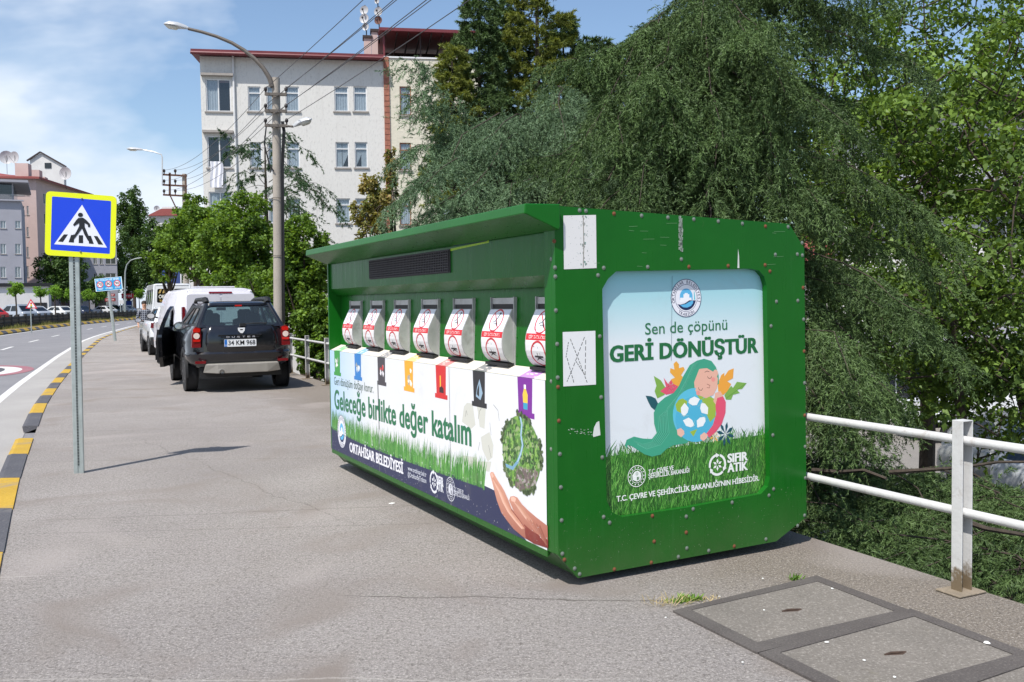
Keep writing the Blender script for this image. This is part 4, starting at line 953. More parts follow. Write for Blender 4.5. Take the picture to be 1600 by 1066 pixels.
# railing
ra=Vector((2.49,5.03,0)); rail=thing('railing','white two-bar steel railing along the pavement edge behind the green container','railing',ra)
def railx(y): return cv(EDGE,y)-.125
ry=[5.03+1.697*k for k in range(-3,22)]
def post():
    mb=MB(); mb.box((-.036,.028,.0),(.036,.034,.96)); mb.box((-.042,-.034,.0),(-.035,.034,.96)); mb.box((.035,-.034,0),(.042,.034,.96)); mb.box((-.042,-.034,.956),(.042,.034,.962))
    return mb.build('post',m_rail,rail,bevel=.002)
pp=None
for i,y in enumerate(ry):
    o=post() if pp is None else pp.copy()
    if pp is not None: C.objects.link(o); o.parent=rail
    pp=pp or o
    o.location=(railx(y)-ra.x,y-ra.y,0); o.rotation_euler=(0,0,math.atan2(cv(EDGE,y-.5)-cv(EDGE,y+.5),1.0)*1.0)
for zz in (.85,.45):
    mb=MB(); mb.tube([(railx(y)-ra.x,y-ra.y,zz) for y in ry],.0255,12); mb.build('rail',m_rail,rail,smooth=True)
mb=MB(); mb.box((-.12,-.08,.003),(.09,.08,.014)); pb0=mb.build('foot_plate',m_pbase,rail,bevel=.004)
pb0.rotation_euler=(0,0,.44)
for y in ry[4:]:
    o=pb0.copy(); C.objects.link(o); o.parent=rail; o.location=(railx(y)-ra.x,y-ra.y,0)
# manhole covers
m_hook=M('dirty iron hook',(74,58,48),.9,0,.4,20)
def cover(outer,inner,label,dz=0):
    cx=sum(p[0] for p in outer)/4; cy=sum(p[1] for p in outer)/4
    t=thing('manhole_cover',label,'manhole cover',(cx,cy,0),0,'square manhole covers in the pavement')
    o=[(p[0]-cx,p[1]-cy) for p in outer]; n=[(p[0]-cx,p[1]-cy) for p in inner]
    mb=MB(); mb.plate(o,[n],T=lambda u,v,w_:(u,v,.011+dz-w_),th=.0105); mb.build('frame',m_iron,t,bevel=.003)
    n2=[(x*.99,y*.99) for x,y in n]
    mb=MB(); mb.plate(n2,[],T=lambda u,v,w_:(u,v,.009-w_),th=.0085); mb.build('slab',m_cover,t)
    mb=MB(); mb.tube([(-.055,-.012,.009),(-.02,.002,.014),(.015,.004,.014),(.055,.018,.009)],.005,6); mb.add([(-.06,-.02,.0095),(.03,-.012,.0095),(.062,.022,.0095),(-.03,.014,.0095)],[(0,1,2,3)]); mb.build('lifting_hook',m_hook,t)
    return t
A1,B1,C1,D1=[gr(*p) for p in ((1051,957),(1276,902),(1431,960),(1183,1023))]
a1,b1,c1,d1=[gr(*p) for p in ((1080,956),(1278,911),(1398,958),(1183,1007))]
cover([p.xy for p in (A1,B1,C1,D1)],[p.xy for p in (a1,b1,c1,d1)],'square concrete manhole cover nearest the green container')
sh=(D1-A1); sh2=gr(1183,1023)
e=(D1-A1)*1.0; gap=e.normalized()*.012
def sft(p,k): return (p+(e+gap)*k).xy
cover([sft(p,1) for p in (A1,B1,C1,D1)],[sft(p,1) for p in (a1,b1,c1,d1)],'middle square manhole cover at the bottom right, beyond a dark iron bar',.0012)
cover([sft(p,2) for p in (A1,B1,C1,D1)],[sft(p,2) for p in (a1,b1,c1,d1)],'manhole cover cut off by the bottom right corner of the photo',.0024)
# litter
m_paper=M('white scrap',(220,220,216),.7,0,.05)
LT=[(612,783,10,'flat white scrap on the pavement beside the container base'),(1300,917,5,'white scrap on the frame of the nearest cover'),(1292,1000,8,'folded white scrap on the iron bar between two covers'),(1541,1001,10,'white smear of scrap by the second cover frame'),(1040,959,5,'white scrap beside the weeds'),(1192,901,4,'small white scrap between container and cover'),(1160,1031,4,'white stub left of the second cover'),(1124,929,3,'tiny white scrap near the container shadow'),(1194,950,4,'pale scrap lying on the nearest cover slab'),(1350,1028,5,'pale scrap lying on the second cover slab'),(1398,1054,6,'white scrap low on the second cover slab')]
g=random.Random(4)
for x,y,s,lb in LT:
    p=gr(x,y,.024); r=.75*s/1430*p.y; mb=MB()
    n=7; P=[(r*g.uniform(.4,1.1)*math.cos(2*PI*i/n),r*g.uniform(.25,.8)*math.sin(2*PI*i/n),g.uniform(0,.2)*r) for i in range(n)]
    mb.loft([[(a,b,c*.2) for a,b,c in P],[(a*.9,b*.9,c+.0015) for a,b,c in P]])
    o=mb.build('litter_scrap',m_paper); o.location=(p.x,p.y,.0125 if y>897 and x>1100 else .003); o.rotation_euler=(0,0,g.uniform(0,3)); tag(o,lb,'litter','white litter scraps on the pavement')
# weeds
m_weed=leaf_mat('weed leaves',s2l((84,120,44)),s2l((130,162,70)),.3); m_dry=leaf_mat('dry grass',s2l((186,164,118)),s2l((206,188,146)),.3)
def weed(px,py,h,n,label,mat,spread=.05,seed=1,w_=.008,name='weed'):
    p=gr(px,py); t=thing(name,label,'plant',p); g=np.random.default_rng(seed)
    P=np.zeros((n,3)); P[:,:2]=g.normal(size=(n,2))*spread*np.array([1.4,.6])
    D=unit(g.normal(size=(n,3))*np.array([.8,.8,.2])+np.array([0,0,1.])); W=unit(np.cross(D,g.normal(size=(n,3)))); L=h*(.4+.8*g.random((n,1)))
    tip=P+D*L; tip[:,2]*=.85
    V=np.stack([P,P+D*L*.5+W*w_,tip,P+D*L*.5-W*w_],axis=1); leafmesh('leaves',V,4,g.random(n),mat,t)
    return t
weed(1075,938,.05,90,'green leafy weed at the left corner of the nearest manhole cover',m_weed,.028,2,.006)
weed(1060,942,.04,40,'small green weed left of the leafy one by the cover',m_weed,.02,3,.005)
weed(1243,907,.05,40,'tiny weed growing at the back edge of the nearest cover',m_weed,.012,4,.005)
weed(1045,945,.11,60,'dry straw-coloured grass tuft beside the weeds',m_dry,.05,5,.0018,name='dry_grass_tuft')
t=weed(1105,938,.035,60,'flattened dry grass between weed and cover frame',m_dry,.04,6,.002,name='dry_grass_tuft')
# ---- pedestrian crossing sign
SL=Vector((-4.335,9.06,0)); SR=.24
sg=thing('crossing_sign','blue pedestrian crossing sign with a fluorescent yellow border on a galvanised post','road sign',SL,SR)
mb=MB()
cp=[(-.052,0),(-.052,.045),(-.024,.05),(-.02,.006),(.02,.006),(.024,.05),(.052,.045),(.052,0)]
cp=[(-.056,.0),(-.05,.004),(-.05,.05),(-.03,.05),(-.03,.044),(-.044,.044),(-.044,.004),(.044,.004),(.044,.044),(.03,.044),(.03,.05),(.05,.05),(.05,.004),(.056,.0),(.05,-.003),(.012,-.003),(.010,.003),(-.010,.003),(-.012,-.003),(-.05,-.003)]
lean=Matrix.Rotation(R(.7),4,'Y')
mb.prism([(x*.84,y) for x,y in cp],0,2.78,ax='z'); 
sp_=mb.build('post',m_galv,sg)
mb=MB()
for i in range(92): mb.box((-.005,-.0045,.08+i*.029),(.005,-.0032,.098+i*.029))
mb.build('perforation',m_black,sp_)
sp_.rotation_euler=(0,R(.6),0)
sy=-.028
Q=lambda x,y:onp(x/3.5533,200+y/3.5533,SL,SR,sy)
cn=[Q(255,350),Q(648,380),Q(640,728),Q(248,706)]
def ins(c,k): 
    mx=sum(p[0] for p in c)/4; mz=sum(p[1] for p in c)/4; return [((p[0]-mx)*k+mx,(p[1]-mz)*k+mz) for p in c]
def rquad(c,r,n=5):
    out=[]
    for i in range(4):
        p=Vector(c[i]); a=(Vector(c[i-1])-p).normalized()*r; b=(Vector(c[(i+1)%4])-p).normalized()*r
        for k in range(n+1):
            t=k/n; out.append(tuple((p+a)*(1-t)**2+p*2*t*(1-t)+(p+b)*t*t))
    return out
mb=MB(); mb.plate(rquad(cn,.05),[],T=lambda u,v,w_:(u,sy+w_,v),th=.018)
pl_=mb.build('plate',m_galv,sg)
ar=Art(lambda u,v,w_:(u,sy-.0005-w_,v),.0005)
ar.poly(rquad(cn,.05),(222,228,14))
q4=[Q(289,380),Q(617,406),Q(610,700),Q(281,676)]
ar.poly(rquad(q4,.012),(8,62,206))
ar.poly([Q(456,427),Q(594,665),Q(301,646)],(222,224,232))
BK=(22,22,28)
for q in ([(355,591),(378,592),(350,634),(322,631)],[(395,594),(412,595),(411,637),(381,635)],[(438,596),(461,596),(462,640),(437,639)],[(492,598),(505,600),(521,644),(494,642)],[(521,600),(541,601),(573,648),(546,646)]): ar.poly([Q(*p) for p in q],BK)
ar.poly([Q(447+14*math.cos(t),483+12*math.sin(t)) for t in [2*PI*i/16 for i in range(16)]],BK)
ar.poly([Q(*p) for p in ((436,500),(462,499),(480,512),(500,533),(501,550),(489,551),(488,538),(470,528),(470,548),(484,580),(500,620),(488,625),(468,590),(456,558),(440,580),(412,617),(402,613),(425,575),(440,545),(440,528),(412,546),(406,538),(424,512))],BK)
ar.poly([Q(*p) for p in ((398,602),(412,590),(420,607),(404,618))],BK); ar.poly([Q(*p) for p in ((486,612),(500,598),(506,612),(502,628),(490,628))],BK)
ar.build('sign_face',m_sprint,pl_,fix=False)
mb=MB()
for q in (Q(455,393),Q(447,687)): mb.ball((q[0],sy-.004,q[1]),.010)
mb.build('bolt',m_bolt,pl_)
# ---- leaning blue speed sign, farther along
S2=gr(180,533); s2=thing('speed_limit_sign','light blue sign with three speed roundels on a leaning pale post','road sign',S2,.12)
tl=onp(165,435,S2,.12); tp=onp(168,460,S2,.12)
mb=MB(); mb.tube([(0,0,0),(onp(170,455,S2,.12)[0],0,onp(170,455,S2,.12)[1])],.075,8); mb.build('post',m_galv,s2)
Q=lambda x,y:onp(135+x/14.21,425+y/14.21,S2,.12,-.1)
cn=[Q(178,158),Q(778,102),Q(808,385),Q(212,440)]
mb=MB(); mb.plate(cn,[],T=lambda u,v,w_:(u,-.1+w_,v),th=.04); pl_=mb.build('plate',m_galv,s2)
ar=Art(lambda u,v,w_:(u,-.1-.001-w_,v),.0012)
ar.poly(cn,(214,232,240)); ar.poly(ins(cn,.94),(44,150,204))
ar.text('BU YOLDA HIZ SINIRI',Q(225,213),Q(725,168),.085,(226,238,244),.02)
for (x,y),n_ in zip(((303,283),(493,263),(683,250)),('70','80','90')):
    c=Q(x,y); ar.poly(circ(c[0],c[1],.155,18),(236,232,234)); ar.ring(c[0],c[1],.115,.155,(206,70,76),18); ar.text(n_,(c[0]-.09,c[1]-.06),(c[0]+.09,c[1]-.055),.12,(60,50,60),.02)
for x0,y0,x1,y1,s_ in ((250,405,380,393,'TAŞIT'),(430,385,585,372,'OTOBÜS'),(640,365,755,352,'OTO')): ar.text(s_,Q(x0,y0),Q(x1,y1),.075,(230,240,246),.02)
ar.build('sign_face',m_sprint,pl_,fix=False)
# ---- traffic light warning sign in the median
L3=at(48,485,61.5); L3.z=0; s3=thing('warning_sign','red-bordered triangular traffic light warning sign above the median fence','road sign',L3,.25)
mb=MB(); mb.tube([(0,0,0),(0,0,1.9)],.04,8); mb.build('post',m_galv,s3)
Q=lambda x,y:onp(x/10.657,430+y/10.657,L3,.25,-.06)
tr3=[Q(512,395),Q(622,555),Q(425,555)]
mb=MB(); mb.plate(tr3,[],T=lambda u,v,w_:(u,-.06+w_,v),th=.04); pl_=mb.build('plate',m_galv,s3)
mx=sum(p[0] for p in tr3)/3; mz=sum(p[1] for p in tr3)/3
ar=Art(lambda u,v,w_:(u,-.062-w_,v),.002); ar.poly(tr3,(206,40,54)); ar.poly([((p[0]-mx)*.70+mx,(p[1]-mz)*.70+mz) for p in tr3],(232,232,236))
for i,c in enumerate(((210,30,40),(232,190,40),(40,130,70))): ar.poly(circ(mx,mz+.13-.13*i,.065,12),c)
ar.build('sign_face',m_sprint,pl_,fix=False)

# ------------------------------------------------------------------ vehicles
m_tyre=M('tyre rubber',(38,38,40),.85,0,.2,12,.3,60); m_rim=M('alloy rim',(150,152,156),.35,.7,.05)
m_int=M('car interior',(38,38,40),.8); m_seat=M('seat fabric',(44,44,48),.85)
m_gl=glass_mat('tinted car glass',(205,228,226),.02,.86); m_gld=glass_mat('dark car glass',(70,80,84),.03,.35)
m_lampr=M('red lamp lens',(196,28,22),.15,0,.05,coat=.5); m_lampw=M('clear lamp lens',(226,206,196),.12,0,.05,coat=.5); m_lampd=M('dark red lamp lens',(112,14,22),.2,0,.05,coat=.5)
m_plate=M('number plate',(226,228,230),.4,0,.03)
m_skid=M('silver skid plate',(168,164,156),.4,.4,.08,5,dirt=.2)
def paint(name,c,rough=.25,coat=.6,metal=.0,dirt=.1): return M(name,c,rough,metal,.05,3,coat=coat,dirt=dirt,dcol=(120,112,104))
def ring(z,w_,y0,y1,r,n=4):
    P=[]
    for cx,cy,a0 in ((w_-r,y1-r,0),(-w_+r,y1-r,90),(-w_+r,y0+r,180),(w_-r,y0+r,270)):
        for i in range(n+1):
            a=R(a0+90*i/n); P.append((cx+r*math.cos(a),cy+r*math.sin(a),z))
    return P
def quadmap(A,B,Cc,D,th=.03):
    A,B,Cc,D=map(Vector,(A,B,Cc,D)); n=((B-A).cross(D-A)).normalized()
    def T(u,v,w_): p=(A*(1-u)+B*u)*(1-v)+(D*(1-u)+Cc*u)*v; return p-n*w_
    return T
def frame_glass(root,T,holes,mframe,mglass,th=.03,name='window',fname='window_frame'):
    mb=MB(); mb.plate([(0,0),(1,0),(1,1),(0,1)],holes,T=T,th=th); fr=mb.build(fname,mframe,root)
    for h in holes:
        mb=MB(); b=[T(u,v,th*.35) for u,v in h]; mb.add(b,[tuple(range(len(b)))]); mb.build(name,mglass,root,fix=False)
    return fr
def wheel(root,x,y,r,w_):
    sgn=1 if x>0 else -1; t=bpy.data.objects.new('wheel',None)
    mb=MB(); prof=[(r*.62,-.5),(r*.93,-.5),(r,-.36),(r,.36),(r*.93,.5),(r*.62,.5)]
    rings=[[(x+o*w_,y+rr*math.cos(2*PI*j/24),r+rr*math.sin(2*PI*j/24)) for j in range(24)] for rr,o in prof]
    mb.loft(rings,0,False,False); 
    for k in (-1,0,1):
        mb.loft([[(x+k*w_*.2+o*w_,y+rr*math.cos(2*PI*j/24),r+rr*math.sin(2*PI*j/24)) for j in range(24)] for rr,o in ((r*1.004,-.06),(r*1.004,.06))],0,False,False)
    tyre=mb.build('wheel',m_tyre,root,smooth=True)
    mb=MB(); xo=x+sgn*w_*.34
    mb.loft([[(xo+sgn*d,y+rr*math.cos(2*PI*j/20),r+rr*math.sin(2*PI*j/20)) for j in range(20)] for rr,d in ((r*.63,.03),(r*.56,.0),(r*.15,.02),(r*.1,.03))],0,True,True)
    for k in range(5):
        a=2*PI*k/5; mb.bar((xo+sgn*.02,y+r*.12*math.cos(a),r+r*.12*math.sin(a)),(xo+sgn*.025,y+r*.6*math.cos(a),r+r*.6*math.sin(a)),.05,.02,up=(1,0,0))
    mb.build('rim',m_rim,tyre,smooth=True)
    return tyre
def car(name,label,cat,loc_,yaw,P,group=None,full=True):
    t=thing(name,label,cat,loc_,yaw,group); t.scale=(1.09,)*3
    mp=P['paint']; low=P['low']; gh=P['gh']      # gh: z0,w0,yr0,yf0,z1,w1,yr1,yf1
    mb=MB(); mb.loft([ring(*q) for q in low]); body=mb.build('body',mp,t,smooth=True,auto=R(30))
    if 'rocker' in P:
        z0,z1,w_,a,b=P['rocker']; mb=MB(); mb.box((-w_,a,z0),(w_,b,z1)); mb.build('underbody',m_black,t)
    z0,w0,yr0,yf0,z1,w1,yr1,yf1=gh
    k=.02
    mb=MB(); mb.loft([ring(z1-.015,w1+.01,yr1-.02,yf1,.12),ring(z1+.025,w1-.01,yr1-.01,yf1-.03,.13),ring(z1+.055,w1-.10,yr1+.08,yf1-.2,.15),ring(z1+.06,w1-.28,yr1+.3,yf1-.4,.2)])
    mb.build('roof',mp,t,smooth=True)
    pf=P.get('pillar',mp); gls=P.get('glass',m_gl)
    for a,b in (((-w0,yr0,z0),(-w1,yr1,z1)),((w0,yr0,z0),(w1,yr1,z1)),((-w0,yf0,z0),(-w1,yf1,z1)),((w0,yf0,z0),(w1,yf1,z1))):
        mb=MB(); a,b=Vector(a),Vector(b); o=Vector((-.035 if a.x>0 else .035,.03 if a.y<1.5 else -.03,0)); mb.tube([a+o-Vector((0,0,.03)),b+o],.045,8); mb.build('pillar',mp,t,smooth=True)
    rh=P.get('rear',[rrect(.09,.91,.12,.9,.07)])
    frame_glass(t,quadmap((-w0,yr0,z0),(w0,yr0,z0),(w1,yr1,z1),(-w1,yr1,z1)),rh,mp,P.get('rearglass',gls),name='rear_window',fname='tailgate_frame')
    frame_glass(t,quadmap((w0,yf0,z0),(-w0,yf0,z0),(-w1,yf1,z1),(w1,yf1,z1)),[rrect(.05,.95,.08,.94,.05)],mp,gls,name='windscreen')
    sh=P.get('side',[])
    frame_glass(t,quadmap((-w0,yf0,z0),(-w0,yr0,z0),(-w1,yr1,z1),(-w1,yf1,z1)),sh,pf,gls,name='side_window',fname='side_frame')
    frame_glass(t,quadmap((w0,yr0,z0),(w0,yf0,z0),(w1,yf1,z1),(w1,yr1,z1)),[[(1-u,v) for u,v in h][::-1] for h in sh],pf,gls,name='side_window',fname='side_frame')
    # interior
    mb=MB(); mb.box((-w0+.04,yr0+.05,z0-.02),(w0-.04,yf0-.05,z0+.012)); mb.build('interior_deck',m_int,t)
    if P.get('seats'):
        for ys,hh in P['seats']:
            for x in (-.36,.36):
                mb=MB(); mb.loft([ring(z0-.1,.24,ys,ys+.16,.05),ring(z0+hh-.18,.22,ys-.03,ys+.1,.05),ring(z0+hh-.15,.13,ys-.02,ys+.08,.04),ring(z0+hh-.02,.13,ys-.02,ys+.09,.04),ring(z0+hh+.02,.09,ys,ys+.07,.03)])
                for v in range(len(mb.v)): mb.v[v]=(mb.v[v][0]+x,mb.v[v][1],mb.v[v][2])
                mb.build('seat',m_seat,t,smooth=True)
    for x in (-1,1):
        for y in P['wheels']:
            wheel(t,x*(P['hw']-P['tw']/2),y,P['wr'],P['tw'])
    if P.get('arch',True):
        for x in (-1,1):
            for y in P['wheels']:
                mb=MB(); r=P['wr']; X=x*(P['hw']-.005); n=14; ra_,rb_=r*1.06,r*1.28; pts=[]
                fa=lambda rr,a:(y+rr*math.cos(a),r+rr*math.sin(a))
                rings=[]
                for i in range(n+1):
                    a=PI*(-.06+1.12*i/n); p,q=fa(ra_,a),fa(rb_,a); rings.append([(X-x*.03,p[0],max(p[1],.24)),(X+x*.014,p[0],max(p[1],.24)),(X+x*.014,q[0],max(q[1],.24)),(X-x*.03,q[0],max(q[1],.24))])
                mb.loft(rings); mb.build('wheel_arch',P.get('archm',m_black),t,smooth=True)
                mb=MB(); mb.loft([[(X+x*d,y+ra_*math.cos(2*PI*j/20),r+ra_*math.sin(2*PI*j/20)) for j in range(20)] for d in (-.02,.004)]); mb.build('wheel_well',m_black,t)
    return t
def mirror(t,x,y,z,mat):
    s=1 if x>0 else -1; mb=MB(); mb.bar((x-s*.06,y,z-.03),(x+s*.06,y,z),.05,.04); mb.loft([[(x+s*.12+a*d,y+o,z+.02+b*d) for a,b in [(.11*math.cos(u),.085*math.sin(u)) for u in [2*PI*i/12 for i in range(12)]]] for d,o in ((.9,-.045),(1,-.02),(.95,.04),(.5,.09))])
    m_=mb.build('door_mirror',mat,t,smooth=True)
    mb=MB(); mb.add([(x+s*.12+.09*math.cos(u),y-.048,z+.02+.065*math.sin(u)) for u in [2*PI*i/12 for i in range(12)]],[tuple(range(12))]); mb.build('mirror_glass',m_chrome,m_,fix=False)
def art_on(T,step=.0012): return Art(T,step)
def lamp(t,outline,T,mats,name='tail_lamp',th=.05):
    mb=MB(); mb.plate(outline,[],T=lambda u,v,w_:T(u,v,w_-.012),th=th); return mb.build(name,mats,t,bevel=.006)
# ---- black SUV
m_suv=paint('black car paint',(20,21,26),.2,.7)
P=dict(paint=m_suv,pillar=m_black,hw=.905,tw=.22,wr=.345,wheels=(.82,3.49),
 low=[(.44,.80,.14,4.16,.3),(.52,.87,.05,4.25,.36),(.60,.905,.015,4.29,.38),(.68,.91,.0,4.3,.38),(.72,.895,.035,4.28,.36),(.90,.905,.045,4.24,.36),(1.02,.875,.055,4.16,.34),(1.10,.82,.075,3.4,.3),(1.16,.76,.10,3.2,.24)],
 rocker=(.24,.46,.78,1.2,3.1),
 gh=(1.14,.755,.10,3.12,1.535,.575,.36,2.30),
 rear=[rrect(.055,.945,.08,.93,.10)],
 side=[[(.10,.14),(.40,.10),(.42,.86),(.30,.88)],[(.45,.10),(.70,.10),(.70,.86),(.45,.86)],[(.73,.12),(.90,.2),(.86,.84),(.73,.86)]],
 seats=[(1.02,.22),(2.0,.28)])
SUVL=(-5.14,17.42,0); SUVY=.435
P['hw']=.905
suv=car('parked_suv','black SUV with its front left door open, parked beside the concrete pole','car',SUVL,SUVY,P)
Trear=lambda y0:(lambda u,v,w_:(u,y0+w_,v))
# tailgate relief : pressed handle bar, plate recess
mb=MB(); mb.loft([ring(z,w_,y0,.3,.08) for z,w_,y0 in ((.70,.56,.032),(.74,.60,.02),(.86,.62,.015),(1.0,.61,.025),(1.10,.58,.05),(1.15,.56,.085))]); mb.build('tailgate',m_suv,suv,smooth=True)
mb=MB(); mb.box((-.40,.0,.985),(.34,.05,1.012)); mb.box((-.36,.004,.955),(.30,.03,.975)); mb.build('handle_bar',m_suv,suv,bevel=.006)
mb=MB(); mb.plate(rrect(-.30,.24,.80,.925,.01),[],T=Trear(-.006),th=.03); pl_=mb.build('number_plate',m_plate,suv)
ar=Art(lambda u,v,w_:(u,-.007-w_,v),.0008); ar.poly([(-.298,.803),(-.255,.803),(-.255,.922),(-.298,.922)],(40,110,190)); ar.text('34 KM 968',(-.235,.828),(.222,.828),.075,(20,20,24),.012)
ar.text('TR',(-.29,.812),(-.262,.812),.022,(230,230,235)); ar.build('plate_lettering',m_sprint,pl_,fix=False)
ar=Art(lambda u,v,w_:(u,-.003-w_,v),.0015)
for i,ch in enumerate('DUSTER'): ar.text(ch,(-.26+i*.088,.955),(-.26+i*.088+.048,.955),.026,(190,190,196),.0)
ar.build('tailgate_lettering',m_sprint,suv,fix=False)
mb=MB(); mb.plate([(-.062,1.125),(-.058,1.075),(-.02,1.03),(.015,1.03),(.05,1.075),(.055,1.125),(.03,1.125),(.02,1.08),(-.025,1.08),(-.035,1.125)],[],T=Trear(.012),th=.03); mb.plate([(-.03,1.10),(.024,1.10),(.024,1.125),(-.03,1.125)],[],T=Trear(.016),th=.02); mb.build('emblem',m_plate,suv)
for s in (-1,1):
    ol=[(s*.835,.80),(s*.69,.80),(s*.68,1.0),(s*.685,1.13),(s*.77,1.16),(s*.825,1.02)]
    if s>0: ol=ol[::-1]
    l=lamp(suv,ol,Trear(.03),m_lampd,th=.18)
    mb=MB(); mb.plate(circ(s*.755,1.00,.052,14,.052),[],T=Trear(.006),th=.03); mb.build('lens',m_lampw,l,smooth=False)
    mb=MB(); mb.plate(rrect(s*.75-.058,s*.75+.055,1.062,1.13,.02),[],T=Trear(.006),th=.03); mb.plate(rrect(s*.755-.06,s*.755+.06,.90,.94,.015),[],T=Trear(.006),th=.03); mb.build('lens',m_lampr,l)
    mb=MB(); mb.plate(rrect(s*.70-.09,s*.70+.09,.52,.565,.01),[],T=Trear(.012),th=.05); mb.build('reflector',m_lampd,suv)
mb=MB(); mb.loft([[(-.66,.04,.36),(-.62,.0,.50),(-.60,.06,.52),(-.60,.2,.36)],[(-.42,-.02,.34),(-.42,-.03,.50),(-.42,.06,.52),(-.42,.2,.34)],[(.42,-.02,.34),(.42,-.03,.50),(.42,.06,.52),(.42,.2,.34)],[(.66,.04,.36),(.62,.0,.50),(.60,.06,.52),(.60,.2,.36)]]); mb.build('bumper_skid',m_skid,suv,bevel=.01)
mb=MB(); mb.tube([(-.36,-.06,.37),(-.36,.3,.37)],.042,14,cap=False); mb.tube([(-.36,-.058,.37),(-.36,.3,.37)],.032,14,cap=False); mb.build('exhaust_pipe',m_chrome,suv,smooth=True)
mb=MB(); mb.box((-.62,.04,.42),(.62,.3,.56)); mb.box((-.7,.2,.26),(.7,.9,.44)); mb.build('lower_bumper',m_black,suv)
mb=MB(); mb.tube([(.05,.085,1.185),(.20,.09,1.20),(.44,.10,1.195)],.012,6); mb.box((-.02,.06,1.15),(.08,.12,1.2)); mb.build('wiper',m_black,suv)
mb=MB(); mb.box((-.06,.335,1.50),(.06,.37,1.525)); mb.build('brake_lamp',m_lampr,suv)
for s in (-1,1):
    mb=MB(); mb.tube([(s*.53,.42,1.56),(s*.54,.50,1.615),(s*.54,.75,1.63),(s*.54,1.9,1.63),(s*.53,2.2,1.58)],[.05,.06,.04,.035,.035],8); mb.build('roof_rail',m_black,suv,smooth=True)
    if s>0: mirror(suv,s*.86,2.95,1.12,m_black)
mb=MB(); mb.box((-.09,2.62,1.42),(.09,2.65,1.48)); mb.build('inner_mirror',m_black,suv)
mb=MB(); mb.loft([[(-.36+(.19+.018*math.cos(b))*math.cos(2*PI*i/20),2.55+.1*math.sin(2*PI*i/20)*.2+.018*math.sin(b),1.18+(.19+.018*math.cos(b))*math.sin(2*PI*i/20)) for b in [2*PI*j/6 for j in range(6)]] for i in range(21)],0,False,False); mb.build('steering_wheel',m_black,suv)
# open door : hinged at the front, swung out to the left
hd=bpy.data.objects.new('front_door',None)
ang=R(16); hx,hy=-.89,3.02
def DT(u,v,w_):   # u from hinge (0) to rear edge (1.05), v height, w thickness inwards
    tip=min(1,max(0,(v-1.0)/.5))*.16
    return (hx+tip-math.sin(ang)*u+ math.cos(ang)*w_*-1, hy-math.cos(ang)*u+math.sin(ang)*w_*-1, v)
dout=[(0,.46),(.02,.36),(.92,.36),(1.0,.55),(1.04,.9),(1.04,1.1),(.98,1.3),(.86,1.45),(.66,1.52),(.45,1.42),(.2,1.18),(.02,1.08)]
dh=[(.20,1.12),(.95,1.12),(.93,1.26),(.83,1.40),(.66,1.455),(.48,1.37)]
mb=MB(); mb.plate(dout,[dh],T=DT,th=.07); dr_=mb.build('front_door',m_suv,suv,bevel=.01)
mb=MB(); mb.add([DT(u,v,.03) for u,v in dh],[tuple(range(len(dh)))]); mb.build('door_glass',m_gl,dr_,fix=False)
mb=MB(); mb.plate([(.06,.48),(.95,.45),(.99,.9),(.98,1.08),(.06,1.06)],[],T=lambda u,v,w_:DT(u,v,w_+.07),th=.05); mb.plate([(.2,.78),(.8,.78),(.8,.86),(.2,.88)],[],T=lambda u,v,w_:DT(u,v,w_+.12),th=.05); mb.plate([(.2,.5),(.9,.5),(.9,.62),(.2,.62)],[],T=lambda u,v,w_:DT(u,v,w_+.12),th=.04); mb.build('door_trim',m_int,dr_,bevel=.01)
mb=MB(); mb.plate([(1.0,.93),(1.045,.93),(1.045,.98),(1.0,.98)],[],T=lambda u,v,w_:DT(u,v,w_-.004),th=.08); mb.build('door_latch',m_chrome,dr_)
p=Vector(DT(.14,1.12,-.13)); mb=MB(); mb.loft([[(p.x+.12*math.cos(a)*d,p.y+o,p.z+.085*math.sin(a)*d) for a in [2*PI*i/12 for i in range(12)]] for d,o in ((.9,-.04),(1,0),(.6,.09))]); mm_=mb.build('door_mirror',m_black,dr_,smooth=True)
mb=MB(); mb.add([(p.x+.1*math.cos(a),p.y-.043,p.z+.07*math.sin(a)) for a in [2*PI*i/12 for i in range(12)]],[tuple(range(12))]); mb.build('mirror_glass',m_chrome,mm_,fix=False)
# ---- silver-white panel van
m_van=paint('pearl white van paint',(214,212,218),.3,.4)
P=dict(paint=m_van,hw=.87,tw=.21,wr=.335,wheels=(1.0,4.0),
 low=[(.34,.80,.08,4.9,.16),(.42,.87,.0,4.98,.2),(.62,.875,.0,5.0,.2),(.66,.87,.03,4.99,.16),(1.05,.875,.03,4.85,.14),(1.12,.87,.03,4.1,.12),(1.5,.84,.04,3.75,.12),(1.78,.79,.07,3.4,.14),(1.85,.75,.10,3.3,.16)],
 gh=(1.855,.73,.12,3.2,1.87,.71,.14,3.1),rear=[],side=[],seats=None,arch=True,archm=m_black)
van=car('parked_van','silver-white panel van parked in front of the black SUV','van',(-7.3,23.05,0),.50,P)
mb=MB(); mb.box((-.62,.026,.66),(-.004,.04,1.8)); mb.box((.004,.026,.66),(.62,.04,1.8)); 
mb=MB(); mb.plate(rrect(-.76,-.006,.68,1.78,.06),[],T=Trear(.024),th=.02); mb.plate(rrect(.006,.76,.68,1.78,.06),[],T=Trear(.024),th=.02); mb.build('rear_door',m_van,van,bevel=.005)
mb=MB(); mb.plate(rrect(-.26,.26,1.80,1.84,.015),[],T=lambda u,v,w_:(u,.05+w_+(v-1.8)*.3,v),th=.05); mb.build('brake_lamp',m_lampd,van)
for s in (-1,1):
    mb=MB(); mb.plate(rrect(s*.83-.03,s*.83+.03,1.08,1.5,.02),[],T=Trear(.012),th=.12); mb.build('tail_lamp',m_lampd,van,bevel=.006)
